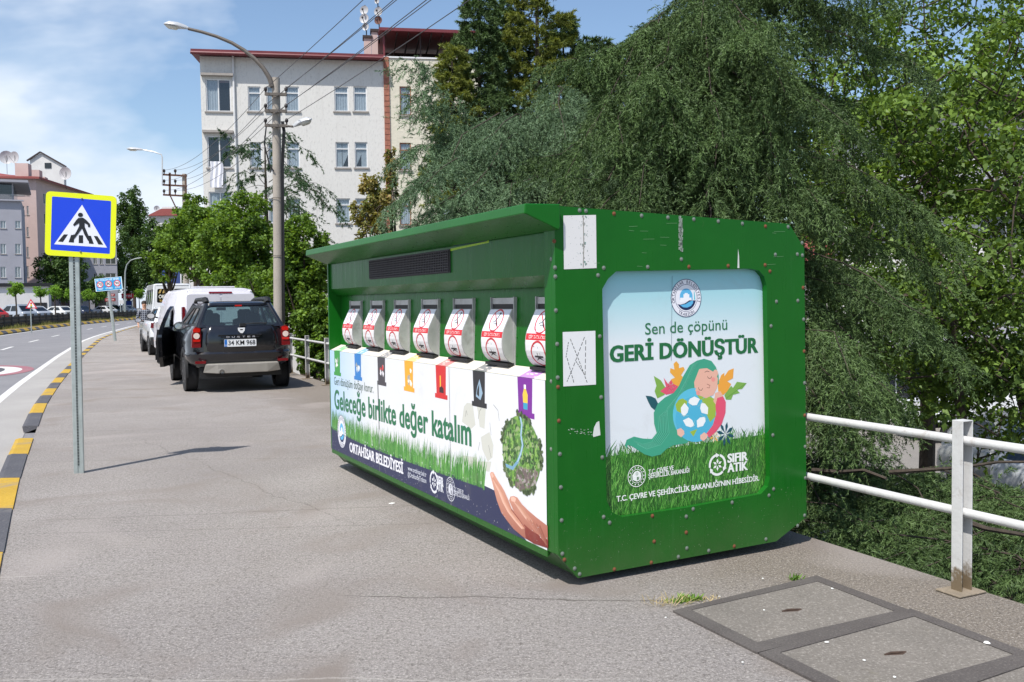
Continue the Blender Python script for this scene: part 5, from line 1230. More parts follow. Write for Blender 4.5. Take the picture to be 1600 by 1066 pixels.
mb=MB(); mb.box((-.85,-.03,.38),(.85,.06,.56)); mb.build('rear_bumper',m_black,van,bevel=.02)
mb=MB(); mb.box((-.45,.9,1.95),(.5,1.3,1.98)); mb.box((-.42,.95,1.88),(-.38,1.0,1.96)); mb.box((.42,.95,1.88),(.46,1.0,1.96)); mb.build('roof_rack',m_van,van)
mb=MB()
for yy in (1.9,3.05): mb.box((-.878,yy,.6),(-.873,yy+.012,1.1))
mb.box((-.885,.3,1.0),(-.873,3.6,1.03)); mb.build('side_trim',m_skid,van)
mirror(van,-.92,4.0,1.25,m_black); mirror(van,.92,4.0,1.25,m_black)
# ---- white crossover
m_wh=paint('white car paint',(220,222,224),.22,.6)
P=dict(paint=m_wh,pillar=m_black,hw=.9,tw=.21,wr=.335,wheels=(.82,3.42),glass=m_gld,
 low=[(.34,.80,.12,4.16,.2),(.46,.88,.03,4.25,.26),(.6,.90,.0,4.28,.28),(.78,.90,.04,4.26,.26),(.98,.88,.05,4.2,.24),(1.06,.80,.12,3.3,.22)],
 rocker=(.24,.4,.78,1.2,3.0),gh=(1.04,.79,.14,3.0,1.46,.58,.62,2.2),rear=[rrect(.06,.94,.1,.92,.1)],
 side=[[(.10,.14),(.42,.10),(.44,.86),(.32,.88)],[(.47,.10),(.74,.10),(.70,.86),(.47,.86)],[(.78,.14),(.9,.24),(.8,.7)]],seats=[(2.0,.26)])
xo=car('parked_crossover','white crossover with black wheel arches, left of the panel van','car',(-11.15,30.9,0),.465,P)
for s in (-1,1):
    ol=[(s*.89,.86),(s*.50,.88),(s*.52,1.0),(s*.87,1.02)]
    mb=MB(); mb.plate(ol if s>0 else ol[::-1],[],T=Trear(.02),th=.14); mb.build('tail_lamp',m_lampd,xo,bevel=.006)
    mb=MB(); mb.plate(rrect(s*.7-.12,s*.7+.12,.44,.53,.02),[],T=Trear(.0),th=.1); mb.build('reflector',m_lampd,xo)
    mirror(xo,s*.9,2.85,1.05,m_black)
mb=MB(); mb.loft([ring(z,w_,y0,.4,.2) for z,w_,y0 in ((.30,.80,.04),(.34,.88,.0),(.54,.905,-.012),(.58,.9,.01))]); mb.build('rear_bumper',m_black,xo,smooth=True)
# ---- white school minibus
P=dict(paint=m_wh,hw=.88,tw=.2,wr=.34,wheels=(1.1,4.3),glass=m_gld,
 low=[(.34,.80,.08,5.6,.16),(.44,.88,.0,5.65,.2),(.9,.89,.0,5.6,.2),(1.25,.87,.01,5.0,.16)],
 gh=(1.24,.86,.02,4.9,2.45,.75,.16,4.0),rear=[rrect(.10,.46,.36,.86,.05),rrect(.54,.90,.36,.86,.05)],
 side=[rrect(.05,.22,.2,.85,.03),rrect(.26,.48,.3,.85,.03),rrect(.52,.74,.3,.85,.03),rrect(.78,.95,.3,.85,.03)],seats=[(1.3,.5),(3,.5)])
mnb=car('parked_minibus','tall white school minibus farthest in the parked row','minibus',(-15.95,43.2,0),.45,P)
Tr=quadmap((-.86,.02,1.24),(.86,.02,1.24),(.75,.16,2.45),(-.75,.16,2.45))
ar=Art(lambda u,v,w_:Tr(u,v,-.004-w_),.002)
for i in range(3): ar.poly([(.13+.1*i,.70),(.18+.1*i,.70),(.22+.1*i,.84),(.17+.1*i,.84)],(176,150,90),up=False); 
ar.text('OKUL',(.14,.52),(.42,.52),.12,(228,226,216),.02); ar.text('TAŞITI',(.16,.40),(.40,.40),.06,(214,178,90),.02); ar.build('school_sign',m_sprint,mnb,fix=False)
for s in (-1,1):
    mb=MB(); mb.plate(rrect(s*.83-.04,s*.83+.04,.9,1.3,.02),[],T=Trear(-.005),th=.1); mb.build('tail_lamp',m_lampd,mnb)
    mirror(mnb,s*.95,4.9,1.35,m_black)
# ---- person by the white crossover
def skin(name,chain,mat,parent,loc_=(0,0,0)):
    """chain: list of (parent index, (x,y,z), radius)"""
    me=bpy.data.meshes.new(name); me.from_pydata([c[1] for c in chain],[(c[0],i) for i,c in enumerate(chain) if c[0]>=0],[])
    o=mobj(name,me,parent,[mat]); o.location=loc_
    o.modifiers.new('skin','SKIN'); o.modifiers.new('sub','SUBSURF').levels=1; o.modifiers['sub'].render_levels=1
    sv=me.skin_vertices[0].data
    for i,c in enumerate(chain): r=c[2]; sv[i].radius=r if isinstance(r,tuple) else (r,r)
    sv[0].use_root=True
    return o
m_skinp=M('skin',(196,150,124),.55,0,.05); m_hair=M('dark hair',(40,32,28),.7)
m_jean=M('dark trousers',(44,48,62),.85)
m_shirt=bpy.data.materials.new('checked shirt'); m_shirt.use_nodes=True
_n=m_shirt.node_tree; _b=_n.nodes['Principled BSDF']; _t=nn(_n,'ShaderNodeTexCoord').outputs['Object']; _s=nn(_n,'ShaderNodeSeparateXYZ'); _n.links.new(_t,_s.inputs[0])
_w=lambda o_:mth(_n,'GREATER_THAN',mth(_n,'FRACT',mth(_n,'MULTIPLY',o_,14.)),.72)
_n.links.new(mixc(_n,mth(_n,'MAXIMUM',_w(_s.outputs[0]),_w(_s.outputs[2])),s2l((50,54,66)),s2l((150,154,164))),_b.inputs['Base Color']); _b.inputs['Roughness'].default_value=.85
pe=thing('person','person in a dark checked shirt and dark trousers standing beside the white crossover','person',at(226,500,36.5).xy.to_3d(),.5)
pe.scale=(1.05,)*3
ch=[(-1,(0,0,.95),(.15,.11)),(0,(0,0,1.12),(.135,.10)),(1,(0,.0,1.3),(.165,.11)),(2,(0,0,1.43),(.10,.08)),(3,(0,0,1.5),.055),(4,(0,-.01,1.58),.075),(5,(0,-.01,1.67),.095),(6,(0,0,1.745),.06),
 (0,(-.09,0,.86),.09),(8,(-.10,-.01,.5),.058),(9,(-.11,.02,.12),.042),(10,(-.12,-.12,.04),.04),(0,(.09,0,.86),.09),(12,(.11,-.03,.5),.058),(13,(.12,0,.12),.042),(14,(.13,-.14,.04),.04),
 (3,(-.19,0,1.40),.058),(16,(-.25,.02,1.14),.044),(17,(-.24,-.10,.92),.034),(18,(-.24,-.13,.85),(.04,.018)),(3,(.19,0,1.40),.058),(20,(.24,.03,1.14),.044),(21,(.22,-.14,.98),.034),(22,(.20,-.2,.94),(.04,.018))]
for hx_,k in ((-.24,19),(.20,23)):
    for f in range(5):
        b_=ch[k][1]; ch.append((k,(b_[0]-.03+.016*f,b_[1]-.03-.005*f,b_[2]-.07+.01*abs(f-2)),.009))
bd=skin('body',ch,m_skinp,pe)
skin('trousers',[(-1,(0,0,.97),(.165,.125)),(0,(0,0,.9),(.165,.13)),(1,(-.09,0,.82),.1),(2,(-.10,-.01,.5),.075),(3,(-.11,.02,.1),.06),(1,(.09,0,.82),.1),(5,(.11,-.03,.5),.075),(6,(.12,0,.1),.06)],m_jean,pe)
skin('shirt',[(-1,(0,0,.98),(.175,.13)),(0,(0,0,1.14),(.16,.12)),(1,(0,0,1.32),(.185,.13)),(2,(0,0,1.43),(.12,.1)),(3,(-.19,0,1.40),.075),(4,(-.25,.02,1.14),.058),(5,(-.245,-.06,1.0),.048),(3,(.19,0,1.40),.075),(7,(.24,.03,1.14),.058),(8,(.23,-.08,1.04),.048)],m_shirt,pe)
mb=MB(); mb.ball((0,.02,1.71),(.10,.11,.10),10,8); mb.build('hair',m_hair,pe,smooth=True)
mb=MB(); mb.box((-.17,-.2,0),(-.07,.06,.07)); mb.box((.08,-.22,0),(.18,.04,.07)); mb.build('shoes',m_black,pe,bevel=.02)
mb=MB(); mb.ball((0,-.115,1.655),(.014,.02,.02),6,4); mb.build('nose',m_skinp,pe,smooth=True)
mb=MB(); mb.ball((-.035,-.098,1.685),.01,6,4); mb.ball((.035,-.098,1.685),.01,6,4); mb.build('eyes',m_black,pe)
mb=MB(); mb.box((-.025,-.105,1.613),(.025,-.09,1.62)); mb.build('mouth',m_lampd,pe)
# ------------------------------------------------------------------ buildings
def stucco(name,col,bump=.8,scale=6,var=.08,dirt=.15,streak=.12):
    return M(name,col,.92,0,var,.5,bump,scale,dirt=dirt,dcol=(130,124,116),streak=streak)
m_grey=bpy.data.materials.new('pitted grey render'); m_grey.use_nodes=True
_n=m_grey.node_tree; _b=_n.nodes['Principled BSDF']; _t=nn(_n,'ShaderNodeTexCoord').outputs['Object']
_mp=nn(_n,'ShaderNodeMapping'); _mp.inputs['Scale'].default_value=(7,7,3.2); _n.links.new(_t,_mp.inputs[0])
_f=noise(_n,_mp.outputs[0],1.6,5,.7); _c=mixc(_n,mth(_n,'MULTIPLY',mth(_n,'SUBTRACT',_f,.52),5,clamp=True),s2l((206,204,199)),s2l((180,178,174)))
_c=mixc(_n,mth(_n,'MULTIPLY',mth(_n,'SUBTRACT',noise(_n,_t,.35,4,.6),.5),1.5,clamp=True),_c,s2l((194,192,187)))
_mp2=nn(_n,'ShaderNodeMapping'); _mp2.inputs['Scale'].default_value=(1.6,1.6,.12); _n.links.new(_t,_mp2.inputs[0])
_c=mixc(_n,mth(_n,'MULTIPLY',mth(_n,'SUBTRACT',noise(_n,_mp2.outputs[0],1.5,6,.7),.55),2.5,clamp=True),_c,s2l((176,172,166)))
_n.links.new(_c,_b.inputs['Base Color']); _b.inputs['Roughness'].default_value=.95
_bn=nn(_n,'ShaderNodeBump'); _bn.inputs['Strength'].default_value=.5; _bn.inputs['Distance'].default_value=.02; _n.links.new(_f,_bn.inputs['Height']); _n.links.new(_bn.outputs[0],_b.inputs['Normal'])
m_cream=stucco('cream render',(206,200,182)); m_pink=stucco('pinkish render',(190,168,162),.3); m_gryw=stucco('pale grey render',(156,156,164),.3); m_whw=stucco('white render',(204,202,200),.3)
m_brick=M('terracotta strip',(150,96,78),.85,0,.3,6,.5,20); m_redroof=M('dark red roof sheet',(104,36,42),.5,0,.15,2); m_tile=M('red roof tiles',(136,70,66),.8,0,.2,4,.4,12)
m_pvc=M('white window frame',(214,214,214),.4,0,.04); m_terraf=M('terracotta window frame',(150,100,72),.6); m_pane=glass_mat('window glass',(206,216,224),.03,.85)
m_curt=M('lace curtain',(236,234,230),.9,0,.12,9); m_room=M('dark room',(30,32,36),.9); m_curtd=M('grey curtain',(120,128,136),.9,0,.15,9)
m_sill=M('stone sill',(150,144,138),.8,0,.12,4); m_pipe=M('white downpipe',(206,206,206),.5,0,.05); m_brown=M('dark rafters',(52,40,38),.8,0,.2)
def window(b,x0,x1,z0,z1,fm=None,style=0,dep=.05,sill=True,curt=None,name='window'):
    fm=fm or m_pvc; t=.055 if x1-x0>.5 else .04
    H=z1-z0; W=x1-x0
    if style==0: holes=[rect(x0+t,x1-t,z0+t,z0+H*.72),rect(x0+t,x1-t,z0+H*.72+t*.9,z1-t)]
    elif style==1: xm=(x0+x1)/2; holes=[rect(x0+t,xm-t/2,z0+t,z1-t),rect(xm+t/2,x1-t,z0+t,z1-t)]
    elif style==3: holes=[rect(x0+W*k/3+t/2,x0+W*(k+1)/3-t/2,z0+t,z1-t) for k in range(3)]
    else: holes=[rect(x0+t,x1-t,z0+t,z1-t)]
    mb=MB(); mb.plate(rect(x0,x1,z0,z1),holes,T=lambda u,v,w_:(u,dep+w_,v),th=.06); f=mb.build(name,fm,b)
    mb=MB(); mb.add([(x0+t,dep+.03,z0+t),(x1-t,dep+.03,z0+t),(x1-t,dep+.03,z1-t),(x0+t,dep+.03,z1-t)],[(0,1,2,3)]); mb.build('pane',m_pane,f,fix=False)
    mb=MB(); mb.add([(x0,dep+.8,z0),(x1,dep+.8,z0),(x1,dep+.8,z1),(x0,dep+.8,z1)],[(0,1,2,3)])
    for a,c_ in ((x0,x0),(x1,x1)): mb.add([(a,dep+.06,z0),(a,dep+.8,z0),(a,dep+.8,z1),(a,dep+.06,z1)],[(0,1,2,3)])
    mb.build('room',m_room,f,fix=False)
    if curt:
        mb=MB(); 
        for (a,c_,q) in curt:     # span a..c_ of width; q = lower-right cut
            n=14; vs=[];
            for i in range(n+1):
                u=a+(c_-a)*i/n; x=x0+t+(W-2*t)*u; y=dep+.07+.02*math.sin(i*2.1); vs+= [(x,y,z0+t+q*(i/n if q>0 else 0)*H*.8),(x,y,z1-t)]
            mb.add(vs,[(2*i,2*i+2,2*i+3,2*i+1) for i in range(n)])
        mb.build('curtain',m_curt,f,fix=False)
    if sill: mb=MB(); mb.box((x0-.08,-.07,z0-.07),(x1+.08,dep,z0)); mb.build('sill',m_sill,f)
    return f
def wall(b,x0,x1,z0,z1,holes,mat,depth,th=.3,name='wall'):
    mb=MB(); mb.plate(rect(x0,x1,z0,z1),[rect(*h) for h in holes],T=lambda u,v,w_:(u,w_,v),th=th)
    mb.box((x0,th,z0),(x0+.2,depth,z1)); mb.box((x1-.2,th,z0),(x1,depth,z1)); mb.box((x0,depth,z0),(x1,depth+.2,z1))
    return mb.build(name,mat,b)
# grey apartment block
BR=.166; BL_=at(318,300,47.); BL_.z=0
bd=thing('apartment_block','four-storey grey rendered apartment block with dark red eaves behind the utility pole','building',BL_,BR)
bo=lambda x,y:onp(x,y,BL_,BR,0)
xr=bo(600,150)[0]; ztop=bo(450,95)[1]+.1; xl=0
W1=[];W2=[]
for y0,y1,xs in ((135,174,((388,407),(417,436),(447,467),(523,544),(553,573))),(222,262,((391,409),(419,438),(449,468),(525,545),(555,574))),(310,349,((392,411),(421,440),(451,470),(526,547),(556,575))),(398,436,((393,412),(422,441),(452,471),(527,548),(557,576)))):
    for a,c_ in xs: u0,v0=bo(a,y1); u1,v1=bo(c_,y0); W1.append((u0,u1,v0,v0+(bo(a,y0)[1]-v0)))
big=[(bo(320,174),bo(360,124)),(bo(323,262),bo(361,213)),(bo(324,349),bo(362,300))]
bigs=[(max(.25,a[0]),c_[0],a[1],c_[1]) for a,c_ in big]
wall(bd,0,xr,-3.5,ztop,W1+bigs,m_grey,9)
for i,h in enumerate(W1):
    r=i//5; cu=[(0,1,0)] if r in (0,) or (r==1 and i%5<3) else ([(0,.5,.6),(.5,1,.001)] if i%5==4 else [(0,.45,.001),(.5,1,.6)]) if r==1 else [(0,1,0)]
    window(bd,*h,curt=cu)
for i,h in enumerate(bigs): window(bd,*h,style=1,dep=.04,curt=[(0,.55,0)] if i==0 else ([(0,1,0)] if i==2 else None),name='balcony_window')
mb=MB(); mb.prism([(-.55,.0),(-.55,.22),(9.5,.95),(9.5,.7)],-.35,xr,ax='x'); ro=mb.build('roof',m_redroof,bd); ro.location=(0,0,ztop)
mb=MB(); mb.tube([(-.35,-.6,ztop+.02),(xr,-.6,ztop+.02)],.08,8); mb.build('gutter_pipe',m_redroof,ro); 
for o in ro.children: o.location=(0,0,-ztop)
pdx=bo(366,150)[0]; mb=MB(); mb.tube([(pdx,-.08,ztop+.1),(pdx,-.08,-3)],.055,8); mb.build('downpipe',m_pipe,bd)
for k,(yy) in enumerate((124,213)):
    a=bo(318,yy-5); mb=MB(); mb.box((.05,-.25,a[1]),(bo(362,yy)[0]+.1,.1,a[1]+.12)); mb.build('balcony_canopy',m_sill,bd)
# sheet hanging from the balcony
a=bo(329,253); c_=bo(350,294); mb=MB(); n=10
vs=[]
for i in range(n+1):
    for j in range(7):
        vs.append((a[0]+(c_[0]-a[0])*i/n+.02*math.sin(j),-.16-.035*math.sin(i*1.7+j*.4)-.01*j,a[1]+(c_[1]-a[1])*j/6))
mb.add(vs,[(i*7+j,(i+1)*7+j,(i+1)*7+j+1,i*7+j+1) for i in range(n) for j in range(6)])
o=mb.build('hanging_sheet',M('white cloth',(214,214,220),.9,0,.04),None,smooth=True); o.location=BL_; o.rotation_euler=(0,0,BR); tag(o,'white sheet hanging from the lower glazed balcony of the grey block','laundry')
# cream block alongside
b2=thing('apartment_block','cream apartment block with terracotta window frames and an open attic under a red roof','building',BL_+Vector((math.cos(BR),math.sin(BR),0))*xr,BR)
L2=Vector(b2.location); b2o=lambda x,y:onp(x,y,L2,BR,0)
xe=b2o(748,150)[0]; zt2=b2o(650,92)[1]
W3=[]
for y0,y1 in ((135,180),(223,266),(311,352)):
    for a,c_ in ((625,642),(690,708)): u0,v0=b2o(a,y1); u1,_=b2o(c_,y0); W3.append((u0,u1,v0,b2o(a,y0)[1]))
wall(b2,.28,xe,-3.5,zt2,W3,m_cream,9)
for h in W3: window(b2,*h,fm=m_terraf,curt=[(0,1,0)])
mb=MB(); mb.box((.0,-.06,-3.5),(.28,.3,zt2+.05)); 
mb.build('brick_strip',m_brick,b2)
mb=MB()
for i in range(60): z=-3.4+i*.29; mb.box((-.005,-.075,z),(.285,-.06,z+.24))
mb.build('brick_face',m_brick,b2)
zr=b2o(600,52)[1]
mb=MB(); mb.prism([(-.5,0),(-.5,.16),(9.5,.9),(9.5,.7)],-.2,xe,ax='x'); o=mb.build('roof',m_redroof,b2); o.location=(0,0,zr)
mb=MB(); mb.box((-.1,-.05,zt2),(xe,.25,zt2+.08)); mb.build('parapet_cap',m_pvc,b2)
mb=MB(); mb.box((.1,4.5,zt2),(xe,4.7,zr+.2)); 
for i in range(3): mb.box((.02+i*1.9,.05,zt2),(.10+i*1.9,.12,zr+.02))
for i in range(int((xe-.3)/.6)): mb.box((.1+i*.6,-.3,zr-.1),(.16+i*.6,4.5,zr))
mb.build('attic_rafters',m_brown,b2)
mb=MB(); mb.prism([(-.1,0),(0,0),(0,zr-zt2+.2),(-.1,zr-zt2+.2)],0,.12); o=mb.build('attic_post',m_redroof,b2); o.location=(.1,0,zt2)
# chimney and dishes
def onB(x,y,dy): u,v=onp(x,y,BL_,BR,dy); return u,v
for (x0,x1,y0,y1,lab) in ((569,580,60,88,'narrower chimney on the dark red roof, left of the tall one'),(581,590,50,88,'taller chimney beside the attic roof')):
    u0,v0=onB(x0,y1,1.2); u1,v1=onB(x1,y0,1.2); t=thing('chimney',lab,'chimney',BL_,BR,'chimneys on the roof of the grey block')
    mb=MB(); mb.box((u0,1.2,v0-.5),(u1,1.7,v1)); mb.build('stack',m_pink,t); mb=MB(); mb.box((u0-.06,1.12,v1),(u1+.06,1.78,v1+.14)); mb.build('cap',m_brown,t)
m_dish=M('pale dish',(176,176,178),.5,0,.1); m_dishr=M('rusty dish',(96,62,52),.7,0,.3)
def dish(px,py,r,mat,lab,Lb,rzb,dy,group,az=2.9,mast=None):
    u,v=onp(px,py,Lb,rzb,dy); c_,s_=math.cos(rzb),math.sin(rzb); p=Vector((Lb[0]+u*c_-dy*s_,Lb[1]+u*s_+dy*c_,v))
    t=thing('satellite_dish',lab,'satellite dish',p,az,group)
    rings=[[(r*k*math.cos(a),.25*r*(k*k-1)+.0,r*k*math.sin(a)) for a in [2*PI*i/16 for i in range(16)]] for k in (1,.75,.5,.25,.02)]
    mb=MB(); mb.loft([[(x,-y,z) for x,y,z in q] for q in rings],0,False,True); mb.loft([[(x,-y-.015,z) for x,y,z in q] for q in rings],0,False,True); mb.build('reflector',mat,t,smooth=True)
    mb=MB(); mb.tube([(0,0,-r*.9),(0,-r*.9,-r*.1)],.02,5); mb.ball((0,-r*.9,-r*.05),.06,6,5); mb.build('feed_arm',m_dkgrey,t)
    if mast: mb=MB(); mb.tube([(0,.12,-mast),(0,.12,.3)],.03,6); mb.build('mast',m_dkgrey,t)
G_='satellite dishes above the grey block'
for x,y,r,m_,lb,ms in ((569,16,.24,m_dish,'top dish of the left mast',.4),(569,29,.26,m_dish,'second dish of the left mast',.4),(571,42,.20,m_dish,'lowest dish of the left mast',1.5),(591,18,.24,m_dish,'pale dish on the right mast over a rusty one',.4),(591,32,.22,m_dishr,'rusty dark dish on the right mast',1.2),(589,2,.14,m_dish,'small dish at the very top of the right mast',.5)):
    dish(x,y,r,m_,lb,BL_,BR,1.5,G_,az=-.25,mast=ms)
# right hand building beyond the trees and its street
LR=Vector((13.2,36.5,-3.5)); RR_=-.28
b3=thing('shop_building','pale building with balconies and ground floor shops, mostly hidden by the right-hand trees','building',LR,RR_)
W4=[(1.5+3.4*i,3.4+3.4*i,3.9+2.9*j,5.6+2.9*j) for j in range(3) for i in range(7)]
Sh=[(.6+4.8*i,4.8+4.8*i,.3,2.7) for i in range(5)]
wall(b3,0,25,0,12.5,W4+Sh,m_whw,9)
for i,h in enumerate(W4): window(b3,*h,style=1,curt=[(0,.4,0)] if i%2 else None)
for h in Sh: window(b3,*h,style=3,sill=False,name='shop_window')
mb=MB(); mb.prism([(-1.2,12.4),(-1.2,12.65),(9.5,13.2),(9.5,12.5)],-.8,25.8,ax='x'); mb.build('roof',m_brown,b3)
for j in range(3): mb=MB(); mb.box((.5,-1.1,3.2+2.9*j),(24.5,0,3.38+2.9*j)); mb.box((.5,-1.1,3.38+2.9*j),(24.5,-1.02,4.0+2.9*j)); mb.build('balcony',m_whw if j%2 else m_gryw,b3)
m_shop=M('shop sign',(150,52,48),.5); mb=MB(); mb.box((9.0,-.15,2.75),(15,-.02,3.15)); mb.build('shop_sign',m_shop,b3)
b4=thing('white_house','low white building seen under the trees beyond the lower street','building',Vector((3.5,42,-3.5)),-.05)
wall(b4,0,13,0,6.8,[(1+3*i,2.6+3*i,1+2.8*j,2.5+2.8*j) for i in range(4) for j in range(2)],m_whw,6)
for i in range(4):
    for j in range(2): window(b4,1+3*i,2.6+3*i,1+2.8*j,2.5+2.8*j,style=1)
mb=MB(); mb.prism([(-.4,6.8),(3,8.2),(6.6,6.8)],-.4,13.4,ax='x'); mb.build('roof',m_tile,b4)
# left hand buildings across the road
def block(name,label,corner_px,depth,rz,wins_f,wins_s,Wd,Dp,ztop,mat,roofm=None,roof='flat',z0=0,extra=None):
    L=at(*corner_px,depth); L.z=0; t=thing(name,label,'building',L,rz)
    return t,L
# far grey building (leftmost)
L=at(36,400,118); L.z=0; rz=.46
ga=thing('apartment_block','grey flat-roofed apartment block at the left edge with a glazed top floor','building',L,rz)
go=lambda x,y:onp(x,y,L,.46,0)
ztg=go(30,313)[1]; WG=[]
for ya,yb in ((345,357),(381,397),(417,434)):
    for xa,xb in ((-26,-18),(1,9),(24,32)): u0,v0=go(xa,yb); u1,_=go(xb,ya); WG.append((u0,u1,v0,go(xa,ya)[1]))
wall(ga,-22,0,0,ztg,WG,m_gryw,14)
for i,h in enumerate(WG): window(ga,*h,style=1,curt=[(0,1,0)] if i%3 else None)
mb=MB(); mb.box((-22,.8,ztg),(-.8,13,ztg+2.2)); mb.build('roof_storey',m_pane,ga)
for k in range(9): mb=MB(); mb.box((-21+2.5*k,.7,ztg),(-20.85+2.5*k,.8,ztg+2.2)); mb.build('mullion',m_gryw,ga)
mb=MB(); mb.box((-22.6,-.8,ztg+2.2),(.9,14,ztg+2.5)); mb.box((-22.3,-.4,ztg-.15),(.3,.02,ztg+.02)); mb.build('roof',m_gryw,ga)
# pink building : front facade to the left and a long side facade receding to the right
L=at(60,400,135); L.z=0; LP=L; rz=.2
pa=thing('apartment_block','pinkish apartment block with red tiled roof rising behind the crossing sign','building',L,rz)
go=lambda x,y:onp(x,y,L,rz,0)
ztp=go(40,277)[1]; WP=[]
for ya,yb in ((293,305),(322,336),(355,370),(386,402),(416,433)):
    for xa,xb in ((16,38),(42,44.6)): 
        u0,v0=go(xa,yb); u1,_=go(xb,ya); WP.append((u0,u1,v0,go(xa,ya)[1]))
wall(pa,-18,0,0,ztp,WP,m_pink,1.5)
for h in WP: window(pa,*h,style=1)
sd=1.46
# side wall placed as another wall of the same building, turned to recede along the road
th=bpy.data.objects.new('side_wall_frame',None)
mb=MB(); SW=21; dirv=Vector((math.cos(sd),math.sin(sd),0)); 
holes=[(2.5+4.4*i,4.2+4.4*i,2.2+3*j,3.9+3*j) for i in range(4) for j in range(6)]
TS_=lambda u,v,w_:(dirv.x*u-dirv.y*w_*1.0,dirv.y*u+dirv.x*w_,v)
mb.plate(rect(0,SW,0,ztp),[rect(*h) for h in holes],T=TS_,th=.3); mb.build('side_wall',m_pink,pa)
for h in holes:
    mb=MB(); mb.plate(rect(*h),[rect(h[0]+.1,(h[0]+h[1])/2-.05,h[2]+.1,h[3]-.1),rect((h[0]+h[1])/2+.05,h[1]-.1,h[2]+.1,h[3]-.1)],T=lambda u,v,w_:TS_(u,v,w_+.12),th=.06); f=mb.build('window',m_pvc,pa)
    mb=MB(); mb.add([TS_(u,v,.2) for u,v in rect(*h)],[(0,1,2,3)]); mb.build('pane',m_gld,f,fix=False)
    mb=MB(); mb.add([TS_(u,v,.29) for u,v in rect(*h)],[(0,1,2,3)]); mb.build('room',m_room,f,fix=False)
A_=Vector((-18.6,-.6,ztp)); B_=Vector((.7,-.8,ztp)); C_=B_+dirv*(SW+1); rg=Vector((-6,9,ztp+1.5)); rg2=rg+dirv*(SW-12)
mb=MB(); mb.add([A_,B_,rg,A_+Vector((0,9,3.2)),C_,rg2,C_+Vector((-14,2,0))],[(0,1,2,3),(1,4,5,2),(4,6,5)])
mb.add([A_,B_,B_-Vector((0,0,.3)),A_-Vector((0,0,.3)),C_,C_-Vector((0,0,.3))],[(0,1,2,3),(1,4,5,2)]); mb.build('roof',m_tile,pa)
for x,y in ((-2.2,1.2),(-9.5,2),(-2.6,8),(-4,16)): 
    mb=MB(); mb.box((x-.9,y,ztp+.2),(x+.9,y+1.6,ztp+2.2)); mb.build('chimney',m_pink,pa)
# white gabled house behind it
Lw=at(47,260,190); 
wh=thing('white_house','white gabled house with dark eaves rising over the pink roof','building',(Lw.x,Lw.y,0),.1); h1=Lw.z+.5
mb=MB(); mb.prism([(0,0),(0,h1+.8),(2.2,h1+2.2),(6.6,h1-.4),(6.6,0)],0,1.2); mb.build('wall',m_whw,wh)
mb=MB(); mb.bar((-.5,-.2,h1+.6),(2.2,-.2,h1+2.4),.4,.25); mb.bar((2.2,-.2,h1+2.4),(7.2,-.2,h1-.6),.4,.25); mb.build('roof',m_brown,wh)
mb=MB(); mb.box((2.9,-.1,h1-.9),(4.2,.0,h1+.2)); mb.build('window',m_gld,wh)
dG='satellite dishes and tanks over the pink block'
dish(10,246,1.0,m_dish,'large pale dish at the left edge over the red roof',LP,0,4,dG,az=.3,mast=2.5)
dish(22,246,.9,m_dish,'second large dish beside the leftmost one',LP,0,4,dG,az=-.3,mast=2.5)
dish(102,271,1.0,m_dish,'grey dish on the long red roof left of the crossing sign',LP,0,9,dG,az=-.1,mast=2.5)
# low annex at the far left, in front
L=at(-70,440,104); L.z=0
an=thing('annex','low pale building with a dark fascia under the leftmost block','building',L,.42)
wz=12.2
mb=MB(); mb.box((0,0,0),(9.4,6,4.2)); mb.build('wall',m_whw,an); mb=MB(); mb.box((-.3,-.3,4.2),(9.7,6,4.6)); mb.build('roof',m_room,an); mb=MB(); mb.box((7.4,-.06,.3),(9.2,-.01,2.3)); mb.build('garage_door',m_room,an)
# block behind the sign, lower storeys
L=at(128,440,142); L.z=0
mbk=thing('apartment_block','mauve-grey block between the crossing sign and the far trees','building',L,.4)
go=lambda x,y:onp(x,y,L,.4,0)
WM=[]
for ya,yb in ((402,413),(427,434)):
    for xa,xb in ((146,151.5),(156,160.5),(165,181)): u0,v0=go(xa,yb); u1,_=go(xb,ya); WM.append((u0,u1,v0,go(xa,ya)[1]))
um=go(183,420)[0]; wall(mbk,0,um,0,go(150,385)[1],WM,m_gryw,8)
for h in WM: window(mbk,*h,style=1)
mb=MB(); mb.box((um*.35,-.1,0),(um*.7,-.02,2.9)); mb.build('shopfront',m_room,mbk)
# distant white house with red roof on the right of the far trees
L=at(232,350,190); zb=L.z; 
fh=thing('white_house','distant white house with a red roof behind the second utility pole','building',(L.x,L.y,0),.0)
mb=MB(); mb.box((0,0,0),(9,6,zb+1.8)); mb.box((2.5,1,zb+1.8),(6,5,zb+3.6)); mb.build('wall',m_whw,fh)
mb=MB(); mb.prism([(0,zb+1.6),(8.2,zb+1.6),(6.5,zb+3),(3,zb+3)],-.8,0); mb.build('roof',m_tile,fh)
dish(245,326,.6,m_dish,'small dish on the distant white house',(L.x,L.y,0),0,1,None,az=.2,mast=1.2)
